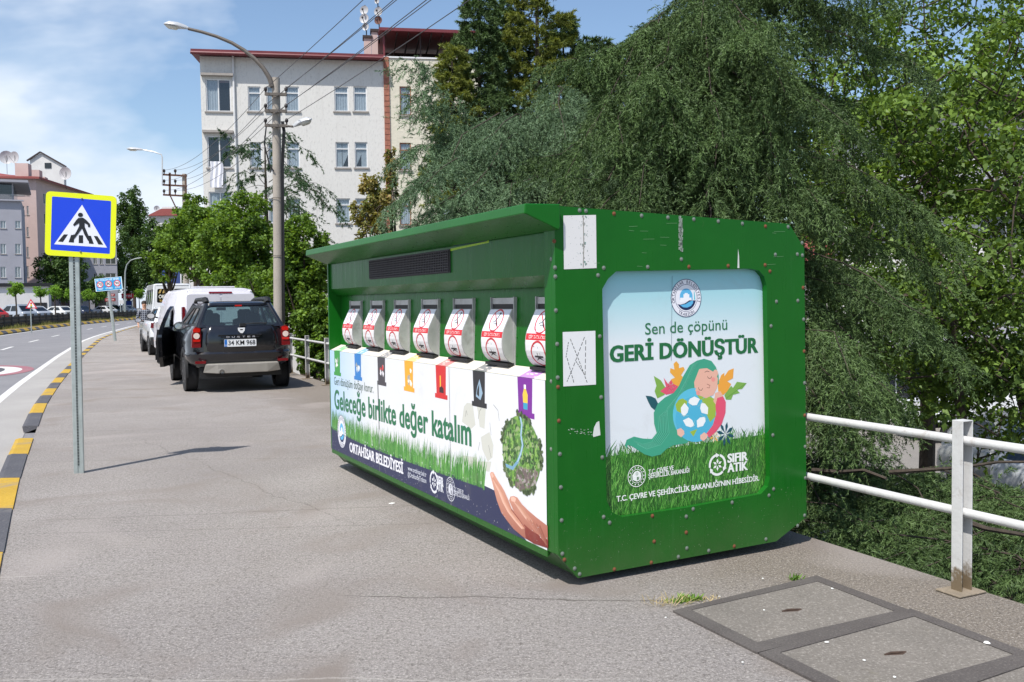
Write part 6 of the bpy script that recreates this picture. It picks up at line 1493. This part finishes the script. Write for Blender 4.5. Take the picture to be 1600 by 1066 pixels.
# ------------------------------------------------------------------ signs of the far shops, banner, billboard
m_rs=M('red shop sign',(188,34,40),.5); m_bs=M('blue shop sign',(40,70,140),.5); m_ws=M('white sign panel',(206,206,206),.5); m_bb=M('navy banner cloth',(36,58,112),.7)
def boxsign(name,label,x0,x1,y0,y1,Y,mat,text=None,tcol=(236,226,226),group=None,legs=True):
    a=at(x0,y1,Y); b=at(x1,y0,Y); t=thing(name,label,'sign',((a.x+b.x)/2,Y,.3),0,group); w2=(b.x-a.x)/2
    a.z-=.3; b.z-=.3
    mb=MB(); mb.box((-w2,0,a.z),(w2,.15,b.z)); p=mb.build('panel',mat,t)
    if text:
        ar=Art(lambda u,v,w_:(u,-.004-w_,v),.004); ar.text(text,(-w2*.8,a.z+(b.z-a.z)*.28),(w2*.8,a.z+(b.z-a.z)*.28),(b.z-a.z)*.42,tcol,.02); ar.build('lettering',m_sprint,p,fix=False)
    if legs: mb=MB(); mb.box((-w2*.8,.05,0),(-w2*.8+.12,.12,a.z)); mb.box((w2*.8-.12,.05,0),(w2*.8,.12,a.z)); mb.build('leg',m_galv,t)
    return t
boxsign('shop_sign','bright red shop sign at the foot of the far trees',190,208,459,466.5,148,m_rs,'ÇAY EVİ')
boxsign('shop_sign','upper of two dark red shop boards behind the leaning sign',166,179,459,463,142,M('dark red board',(150,50,54),.5),'KEBAP',group='dark red shop boards')
boxsign('shop_sign','lower of two dark red shop boards behind the leaning sign',164,180,466,471,141.5,M('dark red board',(150,50,54),.5),'LOKANTA',group='dark red shop boards')
boxsign('totem_sign','blue and white totem sign left of the minibus',197,206,470,477,150,m_bs); 
boxsign('notice_board','small pale square board on a post before the shop signs',186.5,193,469,475,138,m_ws)
t=boxsign('banner','navy blue vertical banner beside the pale flagpole behind the parked van',254,281,414,452,60,m_bb)
a=at(282.3,452,60); b=at(282.3,410,60); mb=MB(); mb.tube([(a.x-t.location.x,0,-3.5),(b.x-t.location.x,0,b.z-.3)],.05,8); mb.build('pole',m_pipe,t)
# ------------------------------------------------------------------ poles, lamps and cables
m_pole=M('concrete pole',(160,152,142),.9,0,.08,3,.4,50,dirt=.25,dcol=(118,110,102),streak=.2)
m_arm=M('weathered steel arm',(96,90,84),.7,.3,.2,8); m_lampm=M('lamp housing',(190,192,194),.4,.2,.06); m_lens=M('lamp glass',(206,206,196),.2,0,.05)
def lamp_head(t,p,d,L=.62,wd=.26):
    p=Vector(p); d=Vector(d).normalized(); s=d.cross(Vector((0,0,1))).normalized(); u=s.cross(d)
    rings=[]
    for f,w_,h in ((0,.05,.05),(.12,.10,.08),(.45,.5,.11),(.8,.5,.10),(1,.2,.03)):
        c_=p+d*L*f; rings.append([c_+s*wd*w_*math.cos(a)+u*h*math.sin(a)*(1 if math.sin(a)>0 else .35) for a in [2*PI*i/10 for i in range(10)]])
    mb=MB(); mb.loft(rings); h_=mb.build('lamp_head',m_lampm,t,smooth=True)
    rings=[]
    for f,w_,h in ((.42,.3,.0),(.5,.42,.05),(.8,.42,.055),(.94,.25,.0)):
        c_=p+d*L*f-u*.035; rings.append([c_+s*wd*w_*math.cos(a)+u*(h*math.sin(a) if math.sin(a)<0 else 0) for a in [2*PI*i/10 for i in range(10)]])
    mb=MB(); mb.loft(rings); mb.build('lens',m_lens,h_,smooth=True)
PB=at(434.5,500,23.6); PB.z=-3.5
up=thing('utility_pole','tall round concrete utility pole with a curved lamp arm behind the black SUV','utility pole',PB)
zt=at(431,122,23.6).z+3.5; xt=at(431,122,23.6).x-PB.x
mb=MB(); mb.tube([(0,0,0),(0,0,3),(xt*.5,0,zt*.6),(xt,0,zt)],[.175,.155,.125,.10],16); mb.build('pole',m_pole,up,smooth=True)
def pz(px,py,Y=23.6): p=at(px,py,Y); return Vector((p.x-PB.x,p.y-PB.y,p.z-PB.z))
arm=[pz(x,y,23.5) for x,y in ((425,136),(421,122),(411,106),(398,92),(382,79),(362,67),(338,57),(315,50),(294,45))]
mb=MB(); mb.tube(arm,[.06,.06,.055,.05,.048,.045,.042,.04,.038],8); mb.build('lamp_arm',m_arm,up,smooth=True)
lamp_head(up,pz(294,45,23.5),pz(262,39,23.4)-pz(294,45,23.5),.58,.3)
INS=[]
m_ins=M('dark insulator',(44,36,34),.4)
for y_,x0,x1 in ((147,414,448),(173,414,448),(196,414,449)):
    mb=MB(); mb.bar(pz(x0,y_,23.42),pz(x1,y_+1,23.42),.07,.07); mb.bar(pz(x0+2,y_,23.78),pz(x1-2,y_+1,23.78),.05,.05); ca=mb.build('cross_arm',m_arm,up)
    for x in (x0+1,x1-1):
        p=pz(x,y_,23.42); mb=MB(); mb.tube([p,p+Vector((0,0,.13))],.02,6); mb.ball(p+Vector((0,0,.12)),(.045,.045,.06),8,6); mb.build('insulator',m_ins,ca,smooth=True); INS.append(PB+p+Vector((0,0,.14)))
    mb=MB(); mb.tube([pz(431+5*math.cos(a)*1.2,y_+4,23.6) + Vector((0,.13*math.sin(a),0)) for a in [2*PI*i/12 for i in range(13)]],.012,5); mb.build('strap',m_arm,up)
lamp_head(up,pz(458,198,23.3),Vector((1,-.35,.28)),.55,.2)
mb=MB(); mb.tube([pz(446,197,23.42),pz(458,198,23.3)],.03,6); mb.build('lamp_arm',m_arm,up)
mb=MB()
for x,o in ((441,.0),(443.5,.05)): mb.tube([pz(x-1,190,23.5),pz(x+1.5,205,23.45),pz(x,235,23.5),pz(x-1,262,23.5),pz(x+.5,480,23.5),pz(x+1,505,23.5)],.022,6)
mb.tube([pz(416,198,23.4),pz(413,225,23.4),pz(421,258,23.45),pz(428,268,23.45)],.018,6)
mb.build('down_cable',m_black,up,smooth=True)
mb=MB()
for y_ in (310,400): c_=pz(434,y_,23.6); mb.tube([c_+Vector((.152*math.cos(a),.152*math.sin(a),0)) for a in [2*PI*i/14 for i in range(15)]],.008,5)
mb.build('band',m_arm,up)
# second pole
P2=at(288.5,435,50); P2.z=-3.5
u2=thing('utility_pole','farther concrete utility pole with a rusty lattice bracket and a thin lamp pipe','utility pole',P2)
def p2(px,py,Y=50): p=at(px,py,Y); return p-P2
mb=MB(); mb.tube([(0,0,0),p2(288,272)],[.2,.12],12); mb.build('pole',m_pole,u2,smooth=True)
INS2=[]
m_rb=M('rusty bracket',(84,58,46),.8,.2,.3,10)
mb=MB()
for y_ in (273,289,304.5): mb.bar(p2(255,y_,49.8),p2(292,y_+2,49.8),.09,.09)
mb.bar(p2(265.3,270,49.8),p2(265.3,305,49.8),.09,.09); mb.bar(p2(265.5,305,49.8),p2(279,333,49.85),.06,.06); mb.bar(p2(290,272,49.8),p2(291,330,49.8),.05,.05)
br_=mb.build('bracket',m_rb,u2)
for y_ in (273,289,304.5):
    for x in (256.5,274): 
        p=p2(x,y_,49.8); mb=MB(); mb.tube([p,p+Vector((0,0,.2))],.03,6); mb.ball(p+Vector((0,0,.2)),(.08,.08,.1),8,6); mb.build('insulator',m_ins,br_); INS2.append(P2+p+Vector((0,0,.25)))
mb=MB(); mb.tube([p2(253.5,290,49.7),p2(253.5,246,49.7),p2(252,241.5,49.7),p2(240,237.5,49.7),p2(224,234.5,49.7)],.035,6); mb.build('lamp_arm',m_lampm,u2,smooth=True)
lamp_head(u2,p2(224,234.5,49.7),p2(200,233,49.6)-p2(224,234.5,49.7),.85,.42)
# far street lamp
P3=at(195,474,133); P3.z=0; u3=thing('street_lamp','distant grey street lamp with a curved arm left of the minibus','street lamp',P3)
p3=lambda x,y:at(x,y,133)-P3
mb=MB(); mb.tube([(0,0,0),p3(195,455),p3(195.5,425),p3(198,414),p3(204,407),p3(213,404),p3(219,403.3)],[.16,.14,.11,.09,.08,.07,.07],8); mb.build('pole',m_galv,u3,smooth=True)
lamp_head(u3,p3(219,403.3),Vector((1,0,.08)),.9,.45)
# cables : pole to pole 2, and from the pole back over the pavement
m_cab=M('cable sheath',(84,82,84),.7); D3=Vector((.452,-.892,0))
def cable(a,b,sag,r,label,group):
    pts=[a.lerp(b,i/16)+Vector((0,0,-sag*4*(i/16)*(1-i/16))) for i in range(17)]; o_=pts[0].copy()
    mb=MB(); mb.tube([p-o_ for p in pts],r,5); o=mb.build('power_cable',m_cab); o.location=o_; tag(o,label,'cable',group)
ordn=['top left','top right','middle left','middle right','lowest left','lowest right']
for i,a in enumerate(INS):
    b=a+D3*36+Vector((.3*(i%2)-.1,0,.25-.12*(i//2))); cable(a,b,.35,.0075,'cable running overhead toward the upper right from the %s insulator of the near pole'%ordn[i],'cables between the utility poles')
for i,(a,b) in enumerate(zip(INS,INS2)): cable(a,b,.5,.008,'cable from the near pole\'s %s insulator down to the farther pole'%ordn[i],'cables between the utility poles')
# ------------------------------------------------------------------ median fence
m_fen=M('dark weathered fence',(56,54,52),.85,0,.25,2,dirt=.3,dcol=(96,84,72)); m_fwall=M('low median wall',(84,76,68),.95,0,.3,1.2,.4,10,dirt=.4)
fe=thing('median_fence','long low dark fence on the planted median across the road','fence',(0,0,0))
fx=lambda y:cv(FARK,y)-1.9
ys=[2+2.6*i for i in range(54)]
mb=MB()
for a,b in zip(ys[:-1],ys[1:]):
    for zz,h in ((.30,.09),(.62,.12),(.93,.17)): mb.bar((fx(a),a,zz),(fx(b),b,zz),.06,h)
mb.build('rail',m_fen,fe)
mb=MB()
for a in ys: mb.box((fx(a)-.09,a-.09,0),(fx(a)+.09,a+.09,1.12))
def fpost(a):
    mb=MB(); mb.box((-.09,-.09,0),(.09,.09,1.14)); mb.box((-.11,-.11,1.14),(.11,.11,1.18)); return mb.build('post',m_fen,fe)
fp=None
for a in ys:
    o=fpost(a) if fp is None else fp.copy()
    if fp is not None: C.objects.link(o); o.parent=fe
    fp=fp or o; o.location=(fx(a),a,0)
mb=MB(); y=2
while y<140: mb.box((fx(y)-.015,y-.03,.1),(fx(y)+.015,y+.03,1.0)); y+=.24
mb.build('pickets',m_fen,fe)
mb=MB()
for a,b in zip(ys[:-1],ys[1:]): mb.bar((fx(a)-.25,a,.35),(fx(b)-.25,b,.35),.2,.7)
mw=mb.build('median_wall',m_fwall); tag(mw,'low brownish wall directly behind the median fence','wall')
# median grass (nobody could count it)
g=np.random.default_rng(3); n=26000; yy_=2+138*g.random(n)**1.0; f=g.random(n); xx=np.interp(yy_,[k[0] for k in FARK],[k[1] for k in FARK])-.55-1.3*f
P_=np.stack([xx,yy_,np.full(n,-.02)],1); clump=(np.sin(yy_*1.7)+np.sin(yy_*.53+2)+2.2)/3
D_=unit(g.normal(size=(n,3))*np.array([.5,.5,.2])+np.array([0,0,1.])); W_=unit(np.cross(D_,g.normal(size=(n,3)))); L_=(.12+.38*g.random((n,1)))*clump[:,None]
o=leafmesh('median_grass',np.stack([P_-W_*.03,P_+W_*.03,P_+D_*L_],1),3,g.random(n),leaf_mat('rough grass',s2l((86,98,48)),s2l((152,146,84)),.3),None); tag(o,'rough grass and weeds between the striped kerb and the median fence','grass',kind='stuff')
ms=sheet('median_soil',lambda y:cv(FARK,y)-2.2,lambda y:cv(FARK,y)-.6,.004,m_soil)
# ------------------------------------------------------------------ cars across the median
def farcar(px0,px1,Y,col,label,h=1.46,vanlike=False,rz=1.25):
    a=at(px0,480,Y); b=at(px1,480,Y); mp=paint('far paint %d %d %d'%col,col,.3,.5)
    P=dict(paint=mp,pillar=mp,hw=.86,tw=.19,wr=.31,wheels=(.8,3.35),glass=m_gld,
      low=[(.28,.8,.08,4.2,.2),(.5,.86,.0,4.28,.25),(.8,.85,.03,4.2,.25),(.92,.80,.12,4.0,.24)],gh=(.92,.78,.3 if not vanlike else .1,3.0,h-.06,.60,.95 if not vanlike else .3,2.1),
      rear=[rrect(.08,.92,.12,.88,.08)],side=[rrect(.12,.48,.14,.86,.04),rrect(.53,.86,.14,.86,.04)],seats=None)
    return car('parked_car',label,'car',((a.x+b.x)/2,Y,.3),rz,P,'cars beyond the median fence')
for q in ((-8,12,80,(176,40,40),'red car at the left edge beyond the median fence',1.42,False,1.2),(36,62,87,(150,158,168),'silver-blue car just behind the warning triangle',1.62,False,1.25),(60,84,92,(166,172,180),'silver sedan right of the warning triangle',1.46,False,1.25),(100,122,106,(196,198,196),'white car beyond the fence, left of the sign post',1.45,False,1.25),(130,150,118,(44,52,74),'dark blue car beyond the fence, right of the sign post',1.5,False,1.25),(168,190,134,(190,192,194),'white car beyond the fence behind the leaning sign',1.45,False,1.3),(203,216,150,(214,214,214),'white car beyond the fence, left of the minibus',1.55,False,1.3),(182,193,140,(60,76,84),'dark car in front of the far shops',1.6,False,1.3)):
    farcar(*q[:3],q[3],q[4],q[5],q[6],q[7])
# cars in the lower street on the right
def lowcar(px,py,rz,col,label,h=1.5,big=False):
    p=gr(px,py,-3.5); mp=paint('low paint %d %d %d'%col,col,.3,.5)
    P=dict(paint=mp,pillar=mp,hw=.88,tw=.2,wr=.33,wheels=(.8,3.4),glass=m_gld,low=[(.3,.8,.08,4.2,.2),(.5,.88,.0,4.28,.25),(.85,.87,.03,4.2,.25),(1.0,.80,.12,4.0,.24)],
     gh=(1.0,.78,.2,3.0,h-.06,.60,.6,2.1),rear=[rrect(.08,.92,.12,.88,.08)],side=[rrect(.12,.48,.14,.86,.04),rrect(.53,.86,.14,.86,.04)],seats=None)
    return car('parked_car',label,'car',p,rz,P)
lowcar(1500,765,-1.2,(150,152,150),'grey off-roader in the lower street behind the railing post',1.8)
lowcar(1590,800,-1.2,(170,174,178),'silver car in the lower street at the right edge',1.5)
p=gr(1425,690,-3.5)
tk=thing('flatbed_truck','white flatbed truck parked in the lower street between the tree trunks','truck',p,-1.35)
mb=MB(); mb.box((-1,0,.8),(1,4.2,.92)); 
for zz in (.95,1.12,1.29): mb.box((-1.02,0,zz),(-.98,4.2,zz+.13)); mb.box((.98,0,zz),(1.02,4.2,zz+.13)); mb.box((-1,-.02,zz),(1,.02,zz+.13))
mb.build('bed',m_wh,tk)
mb=MB(); mb.loft([ring(z,w_,y0,y1,.15) for z,w_,y0,y1 in ((.5,.9,4.4,6.1),(1.3,.95,4.35,6.15),(2.1,.8,4.5,5.7),(2.2,.7,4.6,5.5))]); cb=mb.build('cab',m_wh,tk,smooth=True)
for s in (-1,1): mb=MB(); mb.plate(rrect(4.7,5.6,1.35,1.95,.08),[],T=lambda u,v,w_:(s*(.945-(v-1.3)*.17)+s*.012-w_*s,u,v),th=.02); mb.build('window',m_gld,cb)
mb=MB(); mb.box((-.4,.2,.5),(.4,5,.8)); mb.build('chassis',m_black,tk)
for s in (-1,1):
    for y in (.9,5.2): wheel(tk,s*.85,y,.38,.22)
# ------------------------------------------------------------------ vegetation
def crown(px,py,rpx,Y,label,cat_,group,seed,name='street_tree',mat=None,ls=.17,n=46,per=34,zb=0,ry=None,tr=.07):
    c_=at(px,py,Y); r=rpx/FPX*Y; ry=ry or r*.9
    return broadleaf(name,label,(c_.x,c_.y,zb),max(.6,c_.z-zb-ry*.8),tr,c_,(r,r,ry),n,per,ls,mat or m_round,seed,group,spread=(r*.3,r*.3,r*.24),limbs=5,shell=.45)
G_='clipped round street trees beyond the median'
for i,(x,y,r,Y,lb) in enumerate(((24,451,12.5,84,'round clipped tree nearest the left edge'),(63,456,10,94,'round clipped tree right of the warning triangle'),(85,456,12,99,'round clipped tree left of the crossing sign post'),(110,459,9,106,'round clipped tree just left of the crossing sign post'),(139,461,11,118,'round clipped tree just right of the crossing sign post'),(157,462,8,124,'round clipped tree left of the leaning sign post'),(217,459,9,156,'round clipped tree left of the minibus'))):
    crown(x,y,r,Y,lb,'tree',G_,50+i)
m_far=m_dark
def bigtree(px,py,rx,ry,Y,label,seed,n,per,ls,zb=0,mat=None,name='far_tree',dep=.8,tr=.3,group=None,spr=.2):
    c_=at(px,py,Y); r=rx/FPX*Y; h=ry/FPX*Y
    return broadleaf(name,label,(c_.x,c_.y,zb),max(1.5,(c_.z-zb)*.4),tr,c_,(r,r*dep,h),n,per,ls,mat or m_far,seed,group,spread=(r*spr,r*spr,h*spr*.8),limbs=8,shell=.5)
FG='large trees at the bend of the road'
bigtree(206,345,24,50,172,'tall dark tree with a pointed top, right of the crossing sign',61,130,90,.42,group=FG)
bigtree(200,418,32,52,162,'broad dark tree below the tall one, over the red shop sign',62,150,90,.4,group=FG)
bigtree(243,400,30,60,150,'dark tree behind the minibus and the second pole',63,140,90,.42,group=FG)
bigtree(97,428,38,42,122,'dark leafy tree behind the crossing sign post',64,140,90,.34,group=FG)
bigtree(262,440,26,36,120,'dark tree low behind the navy banner',65,90,80,.36,group=FG)
bigtree(150,452,22,26,138,'dark shrubby tree behind the leaning sign',66,80,70,.3,group=FG)
# bright green trees behind the parked row
def bt(px,py,rx,ry,Y,label,seed,n,per,ls=.14,zb=-3.5,mat=None,grp='fresh green trees behind the parked cars',tr=.16,spr=.17,dep=.8):
    return bigtree(px,py,rx,ry,Y,label,seed,n,per,ls,zb,mat or m_leaf,'maple_tree',dep,tr,grp,spr)
bt(315,378,62,60,36,'bright green tree left of the utility pole, in front of the grey block',71,190,80)
bt(376,394,68,92,33,'bright green tree directly left of the concrete pole',72,260,85)
bt(262,395,34,46,40,'bright green tree at the left end of the roadside row',73,110,70)
bt(470,415,50,80,27,'bright green tree right of the concrete pole',74,230,80,.12)
bt(492,520,38,70,23.5,'leafy young tree behind the railing left of the green container',75,160,75,.10,tr=.1)
bt(420,480,60,60,29,'bushy green tree low behind the black SUV',76,170,75,.12)
bt(300,345,34,40,38,'slim green tree top left of the cedar',77,90,60,.13)
bt(540,560,50,60,21,'shrubby tree behind the far end of the container',78,120,75,.10,tr=.1)
# cedar in front of the grey block
def bough(x0,y0,Y0,x1,y1,Y1,arch): return (at(x0,y0,Y0),at(x1,y1,Y1),arch)
bb=at(420,470,39); 
B=[bough(410,250,39,345,205,38,-.3),bough(410,260,39,352,240,37,.4),bough(415,240,39,492,252,38,.6),bough(420,285,39,505,320,38,.8),bough(425,330,39,535,345,37,1.0),bough(415,290,39,350,300,37,.7),bough(430,340,39,520,410,37,1.2),bough(418,230,39,455,215,38,.3),bough(425,300,39,470,330,36,.6),bough(428,340,39,500,380,36.5,.9),bough(418,250,39,470,280,37.5,.6),bough(420,320,39,540,330,39,1.1),bough(422,270,39,480,300,36,.7),bough(410,235,39,375,235,37,.3)]
B+=auto_boughs((bb.x,bb.y),(2,8.5),(3.2,1.0),31,26,droop=.3)
deodar('cedar_tree','dark cedar with arching boughs in front of the grey block, right of the concrete pole',(bb.x,bb.y,-3.5),12.3,.22,B,32,leaf_mat('dark cedar needles',s2l((44,68,46)),s2l((84,112,74)),.2),needle=.10,wd=.028,twstep=.17,hang=.7,dens=(7,4,3),side=.8)
# thin reddish tree beside the cream block
bigtree(585,330,32,66,17.5,'thin tree with reddish and green leaves beside the cream block',81,70,60,.07,-3.5,m_mixed,'slender_tree',.8,.08)
bigtree(612,270,12,40,18,'narrow top shoot of foliage against the cream wall',82,34,40,.06,-3.5,m_mixed,'slender_tree',.8,.05)
# conifers behind the cedars
def cone(px,Y,ytop,ybot,rpx,label,seed,mat,n=84,name='conifer'):
    a=at(px,ytop,Y); b=at(px,ybot,Y); r=rpx/FPX*Y; B=[]; g=random.Random(seed)
    for i in range(n):
        f=(i+.5)/n; z=b.z+(a.z-b.z)*f; L=r*(1.05-.85*f)*g.uniform(.7,1.15); an=i*2.4+g.uniform(-.3,.3); s=Vector((a.x,a.y,z)); B.append((s,s+Vector((math.cos(an)*L,math.sin(an)*L,L*.25)),.02))
    return deodar(name,label,(a.x,a.y,-3.5),a.z+3.5,.14,B,seed,mat,needle=.06,wd=.016,twstep=.09,hang=.22,dens=(9,5,3),side=.5,gap=.02)
cone(748,15.5,-4,330,84,'green conifer with upright spiky shoots behind the left cedar',91,m_ced)
cone(838,16,-120,330,95,'golden-tipped conifer rising behind the left cedar',92,m_gold)
cone(930,15.5,70,330,80,'dark green conifer filling the gap between the two weeping cedars',94,m_ced)
cone(795,16.6,8,330,80,'green conifer between the spiky one and the golden-tipped one',95,m_ced)
cone(880,17.5,30,330,70,'dark conifer right of the golden-tipped one',96,m_ced)
cone(706,14.8,75,330,52,'small golden conifer showing through beside the cream block',93,m_gold,46)
# the two big deodars behind the container
g=random.Random(2)
A0=at(868,400,13.2)
B=[bough(860,240,13.2,636,78,11.5,-.45),bough(850,260,13.2,650,130,11.6,-.3),bough(850,280,13,655,170,11.4,-.1),bough(860,230,13,605,330,11,.9),bough(865,260,13,620,250,11.2,1.0),bough(860,300,13,640,360,10.6,.8),bough(868,180,13,760,230,10.8,.6),bough(868,240,13,720,300,10.2,.8),bough(868,290,13,800,330,10,.7),bough(868,200,13,920,230,10.8,.6),bough(868,280,13,930,330,10.5,.6),bough(868,150,13,880,220,10.8,.5),bough(868,320,13,700,380,10.2,.7),bough(868,330,13,600,385,11.4,.9),bough(868,210,13,680,260,10.6,.9),bough(868,250,13,660,310,10.4,.9)]
B+=tiers((A0.x,A0.y),.3,3.7,.42,2.9,1.7,(PI*.95,PI*1.95),4,101)
B+=tiers((A0.x,A0.y),.5,3.5,.9,2.4,1.5,(0,PI*.9),3,103)
B=[(a,b+Vector((0,0,random.uniform(-.1,.18))),h*(.3+.5*random.random()) if h>.2 else h) for a,b,h in B]
deodar('cedar_tree','broad blue-green weeping cedar behind the left half of the container',(A0.x,A0.y,-3.5),8.4,.2,B,102,m_cedb,twstep=.03,needle=.038,wd=.009,gap=.2,side=.42,vz=.08,hang=1.15)
T0=at(1105,300,10.2)
B=[bough(1105,12,10.2,850,68,9.2,-.35),bough(1105,25,10.2,930,90,9.3,.05),bough(1105,60,10.2,930,200,8.9,.7),bough(1105,90,10.2,960,260,8.6,.7),bough(1105,140,10.2,880,270,8.9,.7),bough(1105,180,10.2,830,380,9.0,.35),bough(1105,160,10.2,1000,340,8.3,.6),bough(1105,100,10.2,1040,180,8.6,.5),bough(1105,50,10.2,1030,110,8.8,.4),bough(1105,0,10.2,1000,40,9.2,.1),bough(1105,220,10.2,960,350,8.6,.5),
 bough(1105,-20,10.2,1190,60,8.7,.5),bough(1105,40,10.2,1230,140,8.6,.6),bough(1105,100,10.2,1200,220,8.4,.6),bough(1105,160,10.2,1250,300,8.3,.5),bough(1105,-60,10.2,1100,40,8.6,.5),bough(1105,200,10.2,1120,320,8.2,.5),bough(1105,60,10.2,1110,170,8.4,.6),bough(1105,-80,10.2,1250,-20,9.2,.6),bough(1105,-40,10.2,1300,60,9.3,.7),
 bough(1150,330,10.2,1500,400,9.5,.42),bough(1150,360,10.2,1440,500,8.2,.35),bough(1150,440,10.2,1330,560,7.4,.25),bough(1150,470,10.2,1400,620,8.2,.45),bough(1150,500,10.2,1340,620,7.4,.35),bough(1150,540,10.2,1320,690,7.3,.35),bough(1150,390,10.2,1520,560,9.5,.3),bough(1150,520,10.2,1380,660,8.4,.5)]
B+=tiers((T0.x,T0.y),.9,2.7,.42,2.3,2.0,(PI*1.3,PI*2.0),3,111,droop=.3)
B+=tiers((T0.x,T0.y),2.7,4.1,.42,2.2,1.7,(PI*1.0,PI*1.95),4,115,droop=.34)
B+=tiers((T0.x,T0.y),4.2,8,.5,2.1,1.4,(-PI*.5,PI*.45),4,113)
B+=tiers((T0.x,T0.y),.5,4.2,1.1,2.0,1.6,(0,PI*.9),3,114)
B=[(a,b+Vector((0,0,random.uniform(-.1,.12))),h*(.45+.6*random.random()) if h>.1 else h) for a,b,h in B]
deodar('cedar_tree','tall dark weeping cedar behind the right half of the container',(T0.x,T0.y,-3.5),12.5,.22,B,112,m_ced,twstep=.03,needle=.038,wd=.009,gap=.17,side=.42,vz=.08,hang=1.15)
# low spreading cedar under the railing
B=[];g=random.Random(5)
c0=Vector((4.9,9.2,-.75))
for i in range(74):
    y=g.uniform(3.4,12.5); e_=cv(EDGE,min(y,60)); x=e_+g.uniform(.12,4.3); z=-.35-.10*g.random()+.16*min(1.6,(x-e_)*.55)+ (g.uniform(-.35,.1))
    if y>8.5: z-=.1
    s=c0+Vector((g.uniform(-1.2,1.0),g.uniform(-3.6,1.8),g.uniform(-.3,.12))); B.append((s,Vector((x,y,z)),g.uniform(.10,.3)))
deodar('low_cedar','low spreading cedar boughs filling the space beyond the white railing',(c0.x,c0.y,-3.5),2.9,.16,B,122,m_ced,twstep=.05,dens=(8,6,3),needle=.042,wd=.0085,hang=.45,side=.55,lk=.3,gap=.05)
mb=MB(); 
for pts in ([(1390,738,7.3),(1440,735,7.1),(1500,731,6.9),(1560,722,6.8),(1640,722,6.6)],[(1500,812,6.2),(1540,826,6.0),(1600,836,5.8),(1650,840,5.7)],[(1270,735,7.4),(1310,738,7.2),(1350,735,7.0),(1385,748,6.8)]):
    P_=[at(*p) for p in pts]; mb.tube(P_,[.022,.018,.014,.012,.008][:len(P_)],6)
br0=at(1390,738,7.3)
o=mb.build('bare_branches',m_bark2,smooth=True); tag(o,'bare pale branches lying over the low cedar boughs','branch')
# deciduous trees on the right
RG='leafy box elders right of the container'
def be(base,cen,rr,n,per,label,seed,ls=.115,tr=.13,spr=(.42,.42,.2),ex=()):
    return broadleaf('box_elder_tree',label,base,cen[2]-base[2]-rr[2]*.75,tr,cen,rr,n,per,ls,m_leaf2,seed,RG,spread=spr,limbs=10,shell=.55,extra=ex,droop=.7,aspect=.6)
a=gr(1452,735,-3.5)
be((8.6,19,-3.5),tuple(at(1452,250,17.5)),(3.6,3.2,4.0),290,64,'leafy tree with a pale trunk directly behind the railing post',131,tr=.15)
be((6.5,17.5,-3.5),tuple(at(1330,330,15.8)),(2.2,2.2,3.4),165,64,'leafy tree with a thin dark trunk left of the railing post',132,tr=.10)
be((9.6,14.5,-3.5),tuple(at(1640,300,14)),(2.6,2.6,3.8),210,64,'leafy tree at the right edge of the photo',133,tr=.14)
be((7.2,21,-3.5),tuple(at(1270,210,20)),(2.6,2.4,3.6),130,60,'leafy tree showing through right of the tall cedar',134,ls=.11)
be((10.4,17,-3.5),tuple(at(1530,560,14.5)),(2.3,2.2,1.7),150,66,'low leafy boughs of the tree above the railing post',135,tr=.10)
be((12.5,20,-3.5),tuple(at(1600,80,19)),(3.6,3,3.2),120,64,'tall leafy tree filling the top right corner',136,ls=.11)
be((7.4,14.5,-3.5),tuple(at(1450,470,13)),(1.7,1.6,1.2),100,60,'light green leafy tree just above the railing',137,ls=.085,tr=.08)
# backdrop of the wooded lower side, then dark backings painted as shade between boughs
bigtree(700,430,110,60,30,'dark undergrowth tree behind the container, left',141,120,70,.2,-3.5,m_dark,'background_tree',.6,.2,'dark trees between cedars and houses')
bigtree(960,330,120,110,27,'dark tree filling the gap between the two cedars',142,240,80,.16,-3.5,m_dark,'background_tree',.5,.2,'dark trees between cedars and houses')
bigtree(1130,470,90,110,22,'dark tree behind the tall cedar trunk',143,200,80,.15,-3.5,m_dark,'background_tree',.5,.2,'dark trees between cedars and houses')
bigtree(1060,230,150,170,15.5,'added dark foliage standing for the shade inside the tall cedar',145,420,80,.10,-3.5,leaf_mat('painted shade leaves',s2l((26,40,22)),s2l((58,76,40)),.1),'background_tree',.3,.2,'dark trees between cedars and houses')  # leaf colour darkened to stand for shade inside the cedar, seen through its gaps
bigtree(830,310,130,90,16.5,'added dark foliage standing for the shade inside the blue-green cedar',146,260,80,.10,-3.5,leaf_mat('painted shade leaves',s2l((26,40,22)),s2l((58,76,40)),.1),'background_tree',.3,.2,'dark trees between cedars and houses')  # added backing; its near-black leaves paint the shade between the blue-green boughs
